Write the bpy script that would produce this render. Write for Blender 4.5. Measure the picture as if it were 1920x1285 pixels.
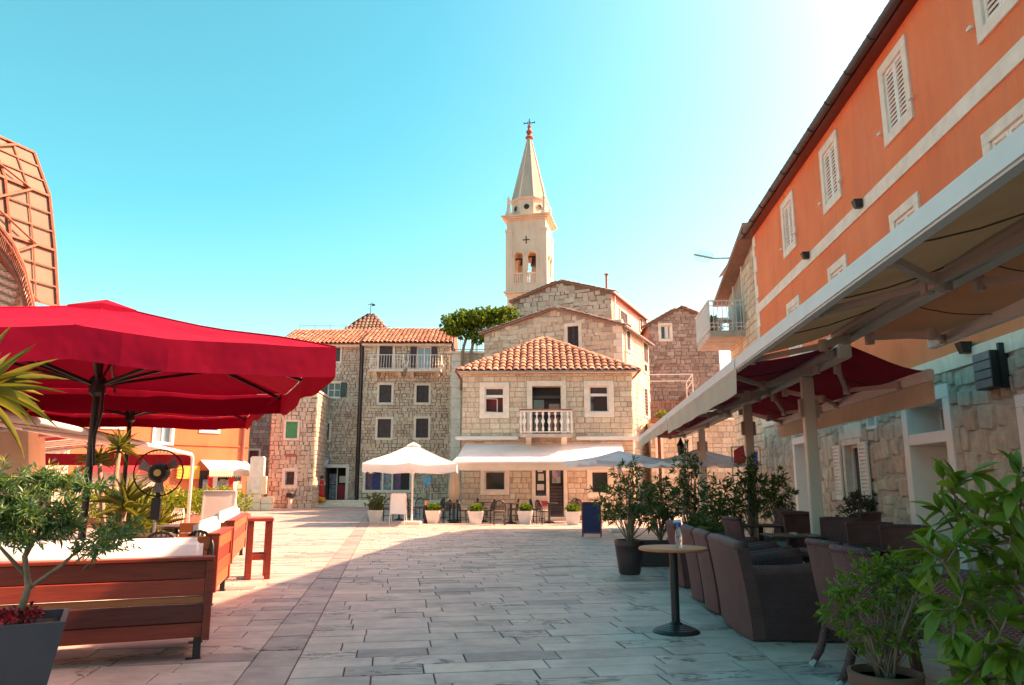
import bpy, bmesh, math, random
import numpy as np
from mathutils import Vector, Matrix
for _o in list(bpy.data.objects): bpy.data.objects.remove(_o)
SC = bpy.context.scene
COL = SC.collection
R = math.radians
# ------------------------------------------------------------------ camera
F, CH, PITCH = 1400.0, 1.4, math.atan(266/1400.0)
cam = bpy.data.cameras.new('camera'); camo = bpy.data.objects.new('camera', cam); COL.objects.link(camo)
cam.sensor_width = 36; cam.lens = F/1920*36; cam.clip_start = .05; cam.clip_end = 2000
camo.location = (0, 0, CH); camo.rotation_euler = (math.pi/2+PITCH, 0, 0); SC.camera = camo
# ------------------------------------------------------------------ sky, sun, exposure
SUN_AZ, SUN_EL = R(77), R(42)           # azimuth from +Y towards +X
W = bpy.data.worlds.new('World'); SC.world = W; W.use_nodes = True
wn = W.node_tree; bg = wn.nodes['Background']
sky = wn.nodes.new('ShaderNodeTexSky'); sky.sky_type = 'NISHITA'; sky.sun_disc = False
sky.sun_elevation = SUN_EL; sky.sun_rotation = SUN_AZ; sky.altitude = 0
sky.air_density = 1.0; sky.dust_density = 2.6; sky.ozone_density = 1.0
hsv = wn.nodes.new('ShaderNodeHueSaturation'); hsv.inputs['Hue'].default_value = .447; hsv.inputs['Saturation'].default_value = 1.6; hsv.inputs['Value'].default_value = .62
gm_ = wn.nodes.new('ShaderNodeGamma'); gm_.inputs[1].default_value = 1.2; wn.links.new(sky.outputs[0], gm_.inputs[0]); wn.links.new(gm_.outputs[0], hsv.inputs['Color']); wn.links.new(hsv.outputs[0], bg.inputs[0])
bg.inputs[1].default_value = .15
sl = bpy.data.lights.new('sun', 'SUN'); sl.energy = 4.2; sl.angle = R(.5); sl.color = (1, .84, .64)
so = bpy.data.objects.new('sun', sl); COL.objects.link(so)
sdir = Vector((math.sin(SUN_AZ)*math.cos(SUN_EL), math.cos(SUN_AZ)*math.cos(SUN_EL), math.sin(SUN_EL)))
so.rotation_euler = sdir.to_track_quat('Z', 'Y').to_euler(); so.location = (30, 30, 40)
SC.view_settings.view_transform = 'Standard'; SC.view_settings.look = 'None'
SC.view_settings.exposure = 1.7; SC.view_settings.use_white_balance = True; SC.view_settings.white_balance_temperature = 10200; SC.view_settings.white_balance_tint = 44; SC.view_settings.gamma = 1; SC.view_settings.use_curve_mapping = False

# ------------------------------------------------------------------ photo pixel -> place
cp, sp_ = math.cos(PITCH), math.sin(PITCH)
def ray(u, v):
    x = (u-960)/F; y = (642.5-v)/F
    return Vector((x, cp-y*sp_, sp_+y*cp))
def G(u, v, z=0.0):
    d = ray(u, v); t = (z-CH)/d.z
    return Vector((d.x*t, d.y*t, z))
def PY(u, v, Y):
    d = ray(u, v); t = Y/d.y
    return Vector((d.x*t, Y, CH+d.z*t))
class Frame:
    "a vertical plane: a runs along it, n out of it, z up"
    def __init__(s, ox, oy, ang):
        s.o = Vector((ox, oy, 0)); s.ang = ang
        s.d = Vector((math.cos(ang), math.sin(ang), 0)); s.n = Vector((math.sin(ang), -math.cos(ang), 0))
    def pt(s, a, n, z): return s.o+s.d*a+s.n*n+Vector((0, 0, z))
    def px(s, u, v, n=0.0):
        r = ray(u, v); c = Vector((0, 0, CH)); o = s.o+s.n*n
        t = (o-c).dot(s.n)/r.dot(s.n); p = c+r*t
        return (p-s.o).dot(s.d), p.z
    def rect(s, u0, v0, u1, v1, n=0.0):
        a0, zt = s.px(u0, (v0+v1)/2, n)[0], s.px((u0+u1)/2, v0, n)[1]
        a1, zb = s.px(u1, (v0+v1)/2, n)[0], s.px((u0+u1)/2, v1, n)[1]
        return a0, a1, zb, zt
# ------------------------------------------------------------------ objects
WR = {}
def setp(o, label=None, cat=None, group=None, kind=None):
    if label: o['label'] = label
    if cat: o['category'] = cat
    if group: o['group'] = group
    if kind: o['kind'] = kind
    return o
def thing(name, label, cat, loc=(0, 0, 0), rz=0, group=None, world=False):
    o = bpy.data.objects.new(name, None); COL.objects.link(o); o.empty_display_size = .2
    o.location = loc; o.rotation_euler = (0, 0, rz); setp(o, label, cat, group)
    if world: WR[o.name] = Vector(loc)
    return o
def link(name, me, parent=None, kind=None):
    o = bpy.data.objects.new(name, me); COL.objects.link(o)
    if parent is not None:
        o.parent = parent
        if parent.name in WR: o.matrix_parent_inverse = Matrix.Translation(-WR[parent.name])
    if kind: o['kind'] = kind
    return o
def copy_thing(root, loc, rz=0, label=None, sc=None, skip=()):
    def rec(o, p):
        c = o.copy(); COL.objects.link(c); c.parent = p
        for ch in o.children:
            if ch.name.split('.')[0] not in skip: rec(ch, c)
        return c
    r = rec(root, None); r.location = loc; r.rotation_euler = (0, 0, rz)
    if sc: r.scale = (sc,)*3 if not hasattr(sc, '__len__') else sc
    if label: r['label'] = label
    return r
class MB:
    def __init__(s): s.v = []; s.f = []; s.r = []; s.cr = 0.0; s.mi = []; s.cm = 0
    def add(s, vs, fs):
        o = len(s.v); s.v += [tuple(v) for v in vs]
        for f in fs: s.f.append(tuple(i+o for i in f)); s.r.append(s.cr); s.mi.append(s.cm)
        return s
    BF = [(0, 3, 2, 1), (4, 5, 6, 7), (0, 1, 5, 4), (1, 2, 6, 5), (2, 3, 7, 6), (3, 0, 4, 7)]
    def box(s, c, d, rz=0, M=None):
        m = M if M is not None else Matrix.Translation(Vector(c)) @ Matrix.Rotation(rz, 4, 'Z')
        x, y, z = d[0]/2, d[1]/2, d[2]/2
        return s.add([m @ Vector(p) for p in ((-x, -y, -z), (x, -y, -z), (x, y, -z), (-x, y, -z), (-x, -y, z), (x, -y, z), (x, y, z), (-x, y, z))], s.BF)
    def bx(s, x0, x1, y0, y1, z0, z1): return s.box(((x0+x1)/2, (y0+y1)/2, (z0+z1)/2), (x1-x0, y1-y0, z1-z0))
    def fb(s, fr, a0, a1, n0, n1, z0, z1):
        p = fr.pt
        return s.add([p(a0, n1, z0), p(a1, n1, z0), p(a1, n0, z0), p(a0, n0, z0), p(a0, n1, z1), p(a1, n1, z1), p(a1, n0, z1), p(a0, n0, z1)], s.BF)
    def bar(s, p, q, w, h=None, up=(0, 0, 1)):
        p = Vector(p); q = Vector(q); h = h or w; d = (q-p).normalized(); u = Vector(up)
        if abs(d.dot(u)) > .98: u = Vector((0, 1, 0))
        x = d.cross(u).normalized(); u = x.cross(d)
        x = x*w/2; u = u*h/2
        return s.add([p-x-u, p+x-u, q+x-u, q-x-u, p-x+u, p+x+u, q+x+u, q-x+u], s.BF)
    def quad(s, *p): return s.add(p, [tuple(range(len(p)))])
    def sheet(s, p, t):
        "thin solid from a quad/polygon p with thickness vector t"
        n = len(p); t = Vector(t); q = [Vector(x)+t for x in p]
        return s.add(list(p)+q, [tuple(range(n))[::-1], tuple(range(n, 2*n))]+[(i, (i+1) % n, n+(i+1) % n, n+i) for i in range(n)])
    def tube(s, pts, r, n=8, cap=True):
        pts = [Vector(p) for p in pts]; k = len(pts); rs = r if hasattr(r, '__len__') else [r]*k
        vs = []; ref = None
        for i, p in enumerate(pts):
            d = (pts[min(i+1, k-1)]-pts[max(i-1, 0)]).normalized()
            if ref is None: ref = Vector((0, 0, 1)) if abs(d.z) < .9 else Vector((1, 0, 0))
            x = d.cross(ref).normalized(); y = x.cross(d); ref = y
            for j in range(n):
                t = 2*math.pi*j/n; vs.append(p+(x*math.cos(t)+y*math.sin(t))*rs[i])
        fs = [(i*n+j, i*n+(j+1) % n, (i+1)*n+(j+1) % n, (i+1)*n+j) for i in range(k-1) for j in range(n)]
        if cap: fs += [tuple(range(n))[::-1], tuple(range((k-1)*n, k*n))]
        return s.add(vs, fs)
    def lathe(s, prof, n=20, o=(0, 0, 0), a0=0, flat=None):
        vs = []; k = len(prof); o = Vector(o)
        for r, z in prof:
            for j in range(n):
                t = 2*math.pi*j/n+a0; vs.append(o+Vector((r*math.cos(t), r*math.sin(t), z)))
        fs = [(i*n+j, i*n+(j+1) % n, (i+1)*n+(j+1) % n, (i+1)*n+j) for i in range(k-1) for j in range(n)]
        fs += [tuple(range(n))[::-1], tuple(range((k-1)*n, k*n))]
        return s.add(vs, fs)
    def mesh(s, name, mat, smooth=False, bevel=0, seg=2):
        me = bpy.data.meshes.new(name); me.from_pydata(s.v, [], s.f)
        mats = mat if isinstance(mat, (list, tuple)) else [mat]
        for m in mats: me.materials.append(MT[m] if isinstance(m, str) else m)
        if len(mats) > 1: me.polygons.foreach_set('material_index', s.mi)
        if any(s.r):
            at = me.attributes.new('rnd', 'FLOAT', 'FACE'); at.data.foreach_set('value', s.r)
        if bevel:
            bm = bmesh.new(); bm.from_mesh(me)
            es = [e for e in bm.edges if len(e.link_faces) == 2 and e.calc_face_angle(0) > .5]
            bmesh.ops.bevel(bm, geom=es, offset=bevel, segments=seg, affect='EDGES', clamp_overlap=True)
            bm.to_mesh(me); bm.free()
        if smooth:
            me.polygons.foreach_set('use_smooth', [True]*len(me.polygons))
            if smooth is not True: me.set_sharp_from_angle(angle=R(smooth))
        me.update(); return me
    def build(s, name, mat, parent=None, smooth=False, bevel=0, seg=2, kind=None):
        return link(name, s.mesh(name, mat, smooth, bevel, seg), parent, kind)
def arc(c, r, a0, a1, n, ax=(1, 0, 0), ay=(0, 0, 1)):
    c = Vector(c); ax = Vector(ax); ay = Vector(ay)
    return [c+ax*(r*math.cos(R(a0+(a1-a0)*i/n)))+ay*(r*math.sin(R(a0+(a1-a0)*i/n))) for i in range(n+1)]
# ------------------------------------------------------------------ materials
MT = {}
class NT:
    def __init__(s, name):
        m = bpy.data.materials.new(name); m.use_nodes = True; MT[name] = m; s.m = m
        s.t = m.node_tree; s.b = s.t.nodes['Principled BSDF']; s.out = s.t.nodes['Material Output']
    def n(s, typ, **kw):
        d = s.t.nodes.new('ShaderNode'+typ)
        for k, v in kw.items():
            if k.startswith('i_'):
                k = k[2:]; d.inputs[int(k) if k.isdigit() else k.replace('_', ' ')].default_value = v
            else: setattr(d, k, v)
        return d
    def l(s, a, b): s.t.links.new(a, b)
    def pos(s): return s.n('NewGeometry').outputs['Position']
    def obj(s): return s.n('TexCoord').outputs['Object']
    def noise(s, scale, detail=4, vec=None, rough=.6, stretch=None, dist=0):
        d = s.n('TexNoise', i_Scale=scale, i_Detail=detail, i_Roughness=rough, i_Distortion=dist)
        v = vec or s.pos()
        if stretch:
            mp = s.n('Mapping'); mp.inputs['Scale'].default_value = stretch; s.l(v, mp.inputs[0]); v = mp.outputs[0]
        s.l(v, d.inputs['Vector']); return d.outputs['Fac']
    def ramp(s, fac, stops, interp='LINEAR'):
        d = s.n('ValToRGB'); d.color_ramp.interpolation = interp; e = d.color_ramp.elements
        while len(e) < len(stops): e.new(.5)
        for k, (p, c) in enumerate(stops):
            e[k].position = p; e[k].color = (c, c, c, 1) if not hasattr(c, '__len__') else (*c[:3], 1)
        s.l(fac, d.inputs[0]); return d.outputs[0]
    def mix(s, fac, a, b, mode='MIX'):
        d = s.n('Mix', data_type='RGBA', blend_type=mode)
        for k, x in ((0, fac), (6, a), (7, b)):
            if hasattr(x, 'is_output') or isinstance(x, bpy.types.NodeSocket): s.l(x, d.inputs[k])
            elif hasattr(x, '__len__'): d.inputs[k].default_value = (*x[:3], 1)
            else: d.inputs[k].default_value = x
        return d.outputs[2]
    def math(s, op, a, b=None):
        d = s.n('Math', operation=op)
        for k, x in ((0, a), (1, b)):
            if x is None: continue
            if isinstance(x, bpy.types.NodeSocket): s.l(x, d.inputs[k])
            else: d.inputs[k].default_value = x
        return d.outputs[0]
    def rnd(s):
        a = s.n('Attribute', attribute_name='rnd').outputs['Fac']; o = s.n('ObjectInfo').outputs['Random']
        return s.math('FRACT', s.math('ADD', a, o))
    def bump(s, h, strength=.3, dist=.01):
        d = s.n('Bump', i_Strength=strength, i_Distance=dist); s.l(h, d.inputs['Height']); s.l(d.outputs[0], s.b.inputs['Normal'])
    def col(s, c):
        if isinstance(c, bpy.types.NodeSocket): s.l(c, s.b.inputs['Base Color'])
        else: s.b.inputs['Base Color'].default_value = (*c, 1)
    def set(s, rough=None, metal=None, spec=None, trans=None, coat=None):
        b = s.b.inputs
        if rough is not None: b['Roughness'].default_value = rough
        if metal is not None: b['Metallic'].default_value = metal
        if spec is not None: b['Specular IOR Level'].default_value = spec
        if trans is not None: b['Transmission Weight'].default_value = trans
        if coat is not None: b['Coat Weight'].default_value = coat
def sc3(c, k): return tuple(min(1, x*k) for x in c)
def plain(name, c, rough=.6, var=.18, scale=5, metal=0, bump=.15, bscale=60, rnd=0, c2=None, spec=.5):
    t = NT(name); f = t.noise(scale, 5)
    c_ = t.mix(t.ramp(f, [(.3, 0), (.7, 1)]), sc3(c, 1-var), sc3(c, 1+var))
    if rnd or c2:
        r = t.rnd()
        if c2: c_ = t.mix(t.math('MULTIPLY', r, 1), c_, t.mix(t.ramp(f, [(.3, 0), (.7, 1)]), sc3(c2, 1-var), sc3(c2, 1+var)))
        if rnd: c_ = t.mix(1, c_, t.ramp(t.math('FRACT', t.math('MULTIPLY', r, 7.31)), [(0, 1-rnd), (1, 1)]), 'MULTIPLY')
    t.col(c_); t.set(rough, metal, spec)
    if bump: t.bump(t.noise(bscale, 4), bump, .01)
    return t
def stone_mat(name, stops, var=.25, bump=.6, scale=9):
    t = NT(name); r = t.rnd(); c = t.ramp(r, stops)
    f = t.noise(scale, 6, rough=.7)
    c = t.mix(1, c, t.ramp(f, [(.25, 1-var*1.4), (.75, 1.0)]), 'MULTIPLY')
    g = t.noise(1.1, 4)
    c = t.mix(t.ramp(g, [(.5, 0), (.75, .35)]), c, (.30, .22, .17))
    hs = t.n('HueSaturation', i_Saturation=.84); t.l(c, hs.inputs['Color']); c = hs.outputs[0]
    t.col(c); t.set(.9, 0, .25); t.bump(t.noise(35, 6, rough=.75), bump, .02)
# limestone walls in several tones
stone_mat('stone_warm', [(0, (0.69, 0.47, 0.31)), (.25, (0.85, 0.64, 0.44)), (.5, (0.76, 0.55, 0.38)), (.75, (0.86, 0.72, 0.53)), (1, (0.61, 0.39, 0.26))])
stone_mat('stone_grey', [(0, (0.58, 0.43, 0.33)), (.3, (0.77, 0.61, 0.46)), (.6, (0.66, 0.52, 0.41)), (.85, (0.85, 0.70, 0.56)), (1, (0.55, 0.34, 0.25))])
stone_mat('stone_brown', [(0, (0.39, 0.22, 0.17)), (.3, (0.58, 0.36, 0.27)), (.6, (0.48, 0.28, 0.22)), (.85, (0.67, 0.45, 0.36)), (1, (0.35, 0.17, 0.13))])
stone_mat('stone_rubble', [(0, (0.73, 0.49, 0.37)), (.3, (0.88, 0.69, 0.52)), (.6, (0.86, 0.55, 0.39)), (.85, (0.88, 0.79, 0.59)), (1, (0.81, 0.43, 0.28))], .35, 1.0, 6)
plain('mortar', (.40, .31, .25), .95, .25, 3, bump=.5)
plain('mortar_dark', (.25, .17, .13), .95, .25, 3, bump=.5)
plain('mortar_pale', (.50, .42, .36), .95, .25, 3, bump=.5)
plain('limestone', (.78, .67, .56), .8, .12, 4, bump=.25)
plain('white_paint', (.82, .75, .69), .5, .05, 3, bump=.08)
plain('white_metal', (.72, .68, .65), .4, .05, 3, bump=0)
plain('arm_metal', (.50, .36, .31), .45, .05, 3, bump=0)
plain('cream_post', (.68, .55, .46), .5, .06, 2, bump=0)
plain('white_fabric_solid', (.80, .79, .77), .8, .04, 3, bump=.1)
plain('pot_white', (.74, .71, .67), .6, .08, 5, bump=.5, bscale=25)
plain('dark_interior', (.018, .012, .012), .6, .3, 2, bump=0)
plain('red_interior', (.16, .012, .012), .6, .3, 2, bump=0)
plain('shutter_dark', (.055, .035, .035), .6, .3, 6, bump=.1)
plain('shutter_green', (.02, .30, .13), .55, .15, 6, bump=.1)
plain('shutter_teal', (.018, .06, .06), .55, .2, 6, bump=.1)
plain('shutter_white', (.82, .75, .68), .5, .06, 4, bump=.05)
plain('black_metal', (.014, .013, .014), .42, .3, 8, bump=.05)
plain('grey_metal', (.34, .34, .34), .35, .15, 6, metal=.6, bump=0)
plain('gutter', (.05, .035, .038), .4, .2, 3, bump=0)
plain('rust', (.33, .10, .055), .7, .3, 6, bump=.2)
plain('terracotta_pot', (.27, .085, .055), .75, .15, 6, bump=.15)
plain('brown_pot', (.07, .032, .032), .45, .15, 6, bump=.05)
plain('slate_pot', (.065, .068, .085), .5, .1, 6, bump=.05)
plain('soil', (.05, .03, .02), 1, .5, 30, bump=1, bscale=60)
plain('bark', (.28, .19, .13), .9, .3, 14, bump=.8, bscale=50)
plain('twig', (.30, .15, .10), .8, .3, 20, bump=.4)
plain('yellow_fascia', (.75, .36, .06), .6, .1, 3, bump=0)
plain('red_fascia', (.55, .03, .04), .6, .1, 3, bump=0)
plain('pink_stucco', (.80, .40, .34), .85, .06, 2, bump=.2)
plain('pale_stucco', (.72, .62, .50), .85, .08, 2, bump=.2)
plain('board_blue', (.014, .018, .075), .75, .2, 6, bump=.05)
plain('board_red', (.22, .03, .022), .5, .15, 8, bump=.05)
plain('table_dark', (.06, .032, .032), .35, .2, 8, bump=.05)
plain('seat_pad', (.30, .22, .19), .9, .12, 10, bump=.2)
plain('skin', (.55, .30, .2), .5, .05, 5, bump=0)
plain('hair', (.06, .03, .02), .6, .2, 40, bump=.2)
plain('dress_red', (.72, .04, .03), .8, .12, 6, bump=.1)
plain('dress_orange', (.95, .30, .02), .8, .2, 6, bump=.1)
plain('paper', (.75, .73, .68), .8, .05, 6, bump=0)
plain('poster_blue', (.12, .45, .62), .6, .5, 5, bump=0)
plain('poster_navy', (.012, .03, .16), .5, .6, 14, bump=0)
plain('display_purple', (.10, .05, .13), .3, .6, 5, bump=0)
plain('cushion_white', (.80, .79, .77), .85, .03, 4, bump=.5, bscale=5)
plain('fan_brass', (.60, .40, .16), .35, .1, 8, metal=.7, bump=0)
plain('slat_grey', (.17, .17, .18), .5, .15, 6, bump=.1)
plain('cream_wall', (.82, .66, .46), .8, .08, 1.5, bump=.2)
plain('flower_red', (.60, .02, .03), .6, .3, 30, bump=0, rnd=.5)
plain('flower_pink', (.85, .07, .28), .6, .2, 30, bump=0)
plain('blue_plastic', (.03, .07, .45), .3, .1, 6, bump=0)
plain('pale_plastic', (.45, .70, .80), .3, .1, 6, bump=0)
plain('mauve_cloth', (.45, .13, .12), .8, .15, 6, bump=.1)
plain('blue_cloth', (.03, .12, .5), .8, .15, 6, bump=.1)
def tile_mat(name, stops):
    t = NT(name); c = t.ramp(t.rnd(), stops); f = t.noise(10, 6, rough=.7)
    c = t.mix(1, c, t.ramp(f, [(.3, .6), (.7, 1)]), 'MULTIPLY')
    c = t.mix(t.ramp(t.noise(2.3, 4), [(.55, 0), (.75, .45)]), c, (.20, .13, .10))
    hs = t.n('HueSaturation', i_Saturation=.86, i_Value=.9); t.l(c, hs.inputs['Color']); c = hs.outputs[0]
    t.col(c); t.set(.85, 0, .25); t.bump(t.noise(50, 4), .3, .01)
tile_mat('roof_tile', [(0, (.50, .17, .08)), (.35, (.62, .26, .14)), (.6, (.44, .13, .065)), (.85, (.70, .36, .22)), (1, (.38, .12, .07))])
tile_mat('roof_tile_dull', [(0, (.26, .12, .08)), (.35, (.34, .18, .12)), (.6, (.24, .11, .07)), (.85, (.38, .24, .17)), (1, (.20, .10, .07))])
tile_mat('roof_tile_old', [(0, (.42, .17, .10)), (.35, (.55, .28, .18)), (.6, (.38, .15, .09)), (.85, (.60, .36, .25)), (1, (.30, .13, .09))])
# orange render with faint streaks
def stucco(name, a, b, dirt):
    t = NT(name); c = t.mix(t.ramp(t.noise(.6, 6), [(.3, 0), (.7, 1)]), a, b)
    c = t.mix(t.ramp(t.noise(1.6, 6, stretch=(1, 1, .14), rough=.7), [(.48, 0), (.8, .55)]), c, dirt)
    c = t.mix(t.ramp(t.noise(7, 6, rough=.75), [(.55, 0), (.8, .3)]), c, sc3(b, 1.25))
    t.col(c); t.set(.92, 0, .2); t.bump(t.noise(28, 6, rough=.7), .35, .02)
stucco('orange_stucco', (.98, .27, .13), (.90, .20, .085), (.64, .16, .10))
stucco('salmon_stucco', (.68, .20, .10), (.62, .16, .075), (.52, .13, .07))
stucco('tower_stone', (.76, .62, .49), (.68, .54, .42), (.34, .26, .21))
stucco('spire_stone', (.56, .46, .37), (.48, .39, .31), (.22, .17, .14))
# paving: pale limestone, worn smooth, with dark stylolite marks
def paving(name, stops):
    t = NT(name); r = t.rnd(); c = t.ramp(r, stops)
    f = t.noise(2.2, 7, rough=.7)
    c = t.mix(1, c, t.ramp(f, [(.25, .55), (.6, 1)]), 'MULTIPLY')
    c = t.mix(t.ramp(t.noise(.35, 5), [(.45, 0), (.7, .5)]), c, (.33, .27, .255))
    # cracks: thin contour of a distorted noise, only on some slabs
    v = t.noise(3.6, 3, dist=1.6, stretch=(.55, 1.5, 1)); v = t.math('ABSOLUTE', t.math('SUBTRACT', v, .5))
    line = t.ramp(v, [(.012, 1), (.042, 0)])
    sel = t.ramp(t.math('FRACT', t.math('MULTIPLY', r, 13.7)), [(.7, 0), (.72, 1)], 'CONSTANT')
    patch = t.ramp(t.noise(1.7, 2), [(.46, 0), (.52, 1)])
    k = t.math('MULTIPLY', t.math('MULTIPLY', line, sel), patch)
    c = t.mix(t.math('MULTIPLY', k, .9), c, (.08, .06, .055))
    spot = t.ramp(t.noise(17, 2), [(.72, 0), (.76, .7)]); c = t.mix(spot, c, (.16, .11, .10))
    t.col(c); t.l(t.ramp(t.noise(5, 5), [(.3, .36), (.7, .62)]), t.b.inputs['Roughness']); t.set(spec=.45)
    t.bump(t.noise(14, 6, rough=.7), .25, .012)
paving('paving', [(0, (0.526, 0.392, 0.344)), (.3, (0.613, 0.457, 0.405)), (.55, (0.492, 0.369, 0.323)), (.62, (0.328, 0.232, 0.216)), (.7, (0.579, 0.428, 0.365)), (1, (0.656, 0.493, 0.424))])
paving('paving_band', [(0, (0.381, 0.269, 0.250)), (.7, (0.431, 0.312, 0.276)), (.9, (0.483, 0.348, 0.310)), (1, (0.381, 0.269, 0.242))])
plain('grout', (.09, .07, .068), .95, .3, 6, bump=.4)
def wood(name, a, b, vecscale=(1.2, 14, 14), rough=.45, rnd=.4):
    t = NT(name); o = t.obj(); f = t.noise(2.5, 6, vec=o, stretch=vecscale, dist=.6)
    c = t.mix(t.ramp(f, [(.3, 0), (.7, 1)]), a, b)
    c = t.mix(1, c, t.ramp(t.math('FRACT', t.math('MULTIPLY', t.n('ObjectInfo').outputs['Random'], 5.3)), [(0, 1-rnd), (1, 1.0)]), 'MULTIPLY')
    t.col(c); t.set(rough, 0, .4); t.bump(f, .15, .004)
wood('wood_red', (.46, .065, .035), (.28, .038, .024))
wood('wood_orange', (.50, .15, .055), (.38, .10, .04))
wood('wood_top', (.80, .21, .08), (.62, .13, .05), (1.2, 10, 10), .55, 0)
wood('wood_dark', (.20, .036, .028), (.12, .022, .018))
def fabric(name, c, tr=.45, c2=None):
    t = NT(name); f = t.noise(1.3, 5); cc = t.mix(t.ramp(f, [(.3, 0), (.7, 1)]), sc3(c, .9), sc3(c, 1.08))
    t.col(cc); t.set(.9, 0, .1); t.bump(t.noise(1.6, 3), .35, .06)
    tb = t.n('BsdfTranslucent'); t.l(cc, tb.inputs[0]); mx = t.n('MixShader'); mx.inputs[0].default_value = tr
    t.l(t.b.outputs[0], mx.inputs[1]); t.l(tb.outputs[0], mx.inputs[2]); t.l(mx.outputs[0], t.out.inputs[0])
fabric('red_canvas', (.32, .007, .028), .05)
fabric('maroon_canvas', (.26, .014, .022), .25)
fabric('wine_canvas', (.26, .02, .03), .2)
fabric('white_canvas', (.80, .78, .76), .3)
fabric('cream_canvas', (.74, .62, .50), .35)
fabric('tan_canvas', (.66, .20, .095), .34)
fabric('grey_canvas', (.62, .66, .70), .3)
fabric('poly_panel', (.22, .17, .135), .12)
def leafmat(name, stops, tr=.3, rough=.45):
    t = NT(name); c = t.ramp(t.rnd(), stops); t.col(c); t.set(rough, 0, .4)
    tb = t.n('BsdfTranslucent'); t.l(t.mix(1, c, (1.0, 1.15, .5), 'MULTIPLY'), tb.inputs[0]); mx = t.n('MixShader'); mx.inputs[0].default_value = tr
    t.l(t.b.outputs[0], mx.inputs[1]); t.l(tb.outputs[0], mx.inputs[2]); t.l(mx.outputs[0], t.out.inputs[0])
leafmat('leaf_rosemary', [(0, (.04, .13, .08)), (.4, (.07, .21, .11)), (.7, (.12, .27, .08)), (.9, (.24, .32, .08)), (1, (.30, .20, .08))])
leafmat('leaf_oleander', [(0, (.045, .085, .022)), (.5, (.085, .14, .035)), (.85, (.13, .19, .05)), (1, (.22, .14, .07))])
leafmat('leaf_bright', [(0, (0.065, 0.144, 0.018)), (.5, (0.108, 0.216, 0.025)), (.9, (0.173, 0.274, 0.032)), (1, (0.259, 0.274, 0.036))], .35, .4)
leafmat('leaf_vine', [(0, (.04, .10, .012)), (.5, (.09, .19, .02)), (1, (.22, .32, .04))])
leafmat('leaf_yucca', [(0, (0.070, 0.098, 0.017)), (.5, (0.140, 0.168, 0.028)), (1, (0.252, 0.238, 0.049))])
leafmat('leaf_hedge', [(0, (.10, .16, .02)), (.5, (.20, .28, .03)), (1, (.36, .36, .05))])
leafmat('leaf_dry', [(0, (.07, .04, .025)), (.6, (.12, .08, .04)), (1, (.10, .12, .04))])
def weave(name, a, b, k=55, axes='xz'):
    t = NT(name); o = t.obj(); sx = t.n('SeparateXYZ'); t.l(o, sx.inputs[0])
    h = t.math('ADD', sx.outputs[0], sx.outputs[1])
    ax = t.math('SINE', t.math('MULTIPLY', h, k*math.pi)); row = t.math('MULTIPLY', sx.outputs[2], k*1.5)
    par = t.math('SUBTRACT', t.math('MULTIPLY', t.math('MODULO', t.math('FLOOR', row), 2.0), 2.0), 1.0)
    over = t.math('MULTIPLY', ax, par)
    rr = t.math('ABSOLUTE', t.math('SINE', t.math('MULTIPLY', row, math.pi)))
    hgt = t.math('MULTIPLY', t.math('ADD', t.math('MULTIPLY', over, .5), .5), rr)
    c = t.mix(t.ramp(hgt, [(.05, 0), (.55, 1)]), a, b)
    c = t.mix(t.ramp(t.noise(6, 4), [(.4, 0), (.8, .35)]), c, sc3(b, 1.5))
    t.col(c); t.set(.5, 0, .4); t.bump(hgt, .9, .006)
weave('wicker', (.075, .019, .02), (.24, .066, .06), 56)
weave('wicker_dark', (.045, .012, .015), (.16, .044, .045), 56)
def glass(name, c, rough=.03):
    t = NT(name); t.col(c); t.set(rough, 0, .9)
glass('pane_dark', (.025, .028, .032)); glass('pane_sky', (.20, .30, .36), .08); glass('pane_red', (.20, .02, .02))
t = NT('clear_plastic'); t.col((.9, .95, .97)); t.set(.05, 0, .5, .9)
t = NT('lamp_lit'); t.col((1, .9, .7)); t.b.inputs['Emission Color'].default_value = (1, .85, .6, 1); t.b.inputs['Emission Strength'].default_value = 3
t = NT('mixed_goods'); c = t.n('TexVoronoi', i_Scale=6.0); t.l(t.pos(), c.inputs['Vector'])
hs = t.n('HueSaturation', i_Saturation=.55, i_Value=.5); t.l(c.outputs['Color'], hs.inputs['Color']); t.col(hs.outputs[0]); t.set(.7)
# ------------------------------------------------------------------ stone walls
_stone = {}
def stone_variant(mat, k, jag):
    key = (mat, k, jag)
    if key not in _stone:
        rg = random.Random(k*31+int(jag*100)); c = .06+jag*.5
        o = []
        for sx, sz in ((-1, -1), (1, -1), (1, 1), (-1, 1)):
            j = lambda: rg.uniform(0, c)
            p = [(sx*.5, sz*(.5-j())), (sx*(.5-j()), sz*.5)]
            o += p if sx*sz > 0 else p[::-1]
        q = [(x*(.93-jag*.3), z*(.90-jag*.3)) for x, z in o]
        tl = rg.uniform(-.25, .25)
        vs = [(x, 0, z) for x, z in o]+[(x, -1+tl*x, z) for x, z in q]+[(rg.uniform(-.2, .2), -1.12, rg.uniform(-.2, .2))]
        m = MB(); m.add(vs, [(i, (i+1) % 8, 8+(i+1) % 8, 8+i) for i in range(8)]+[(8+i, 8+(i+1) % 8, 16) for i in range(8)])
        _stone[key] = (m.mesh('stone', mat), m)
    return _stone[key]
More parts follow.
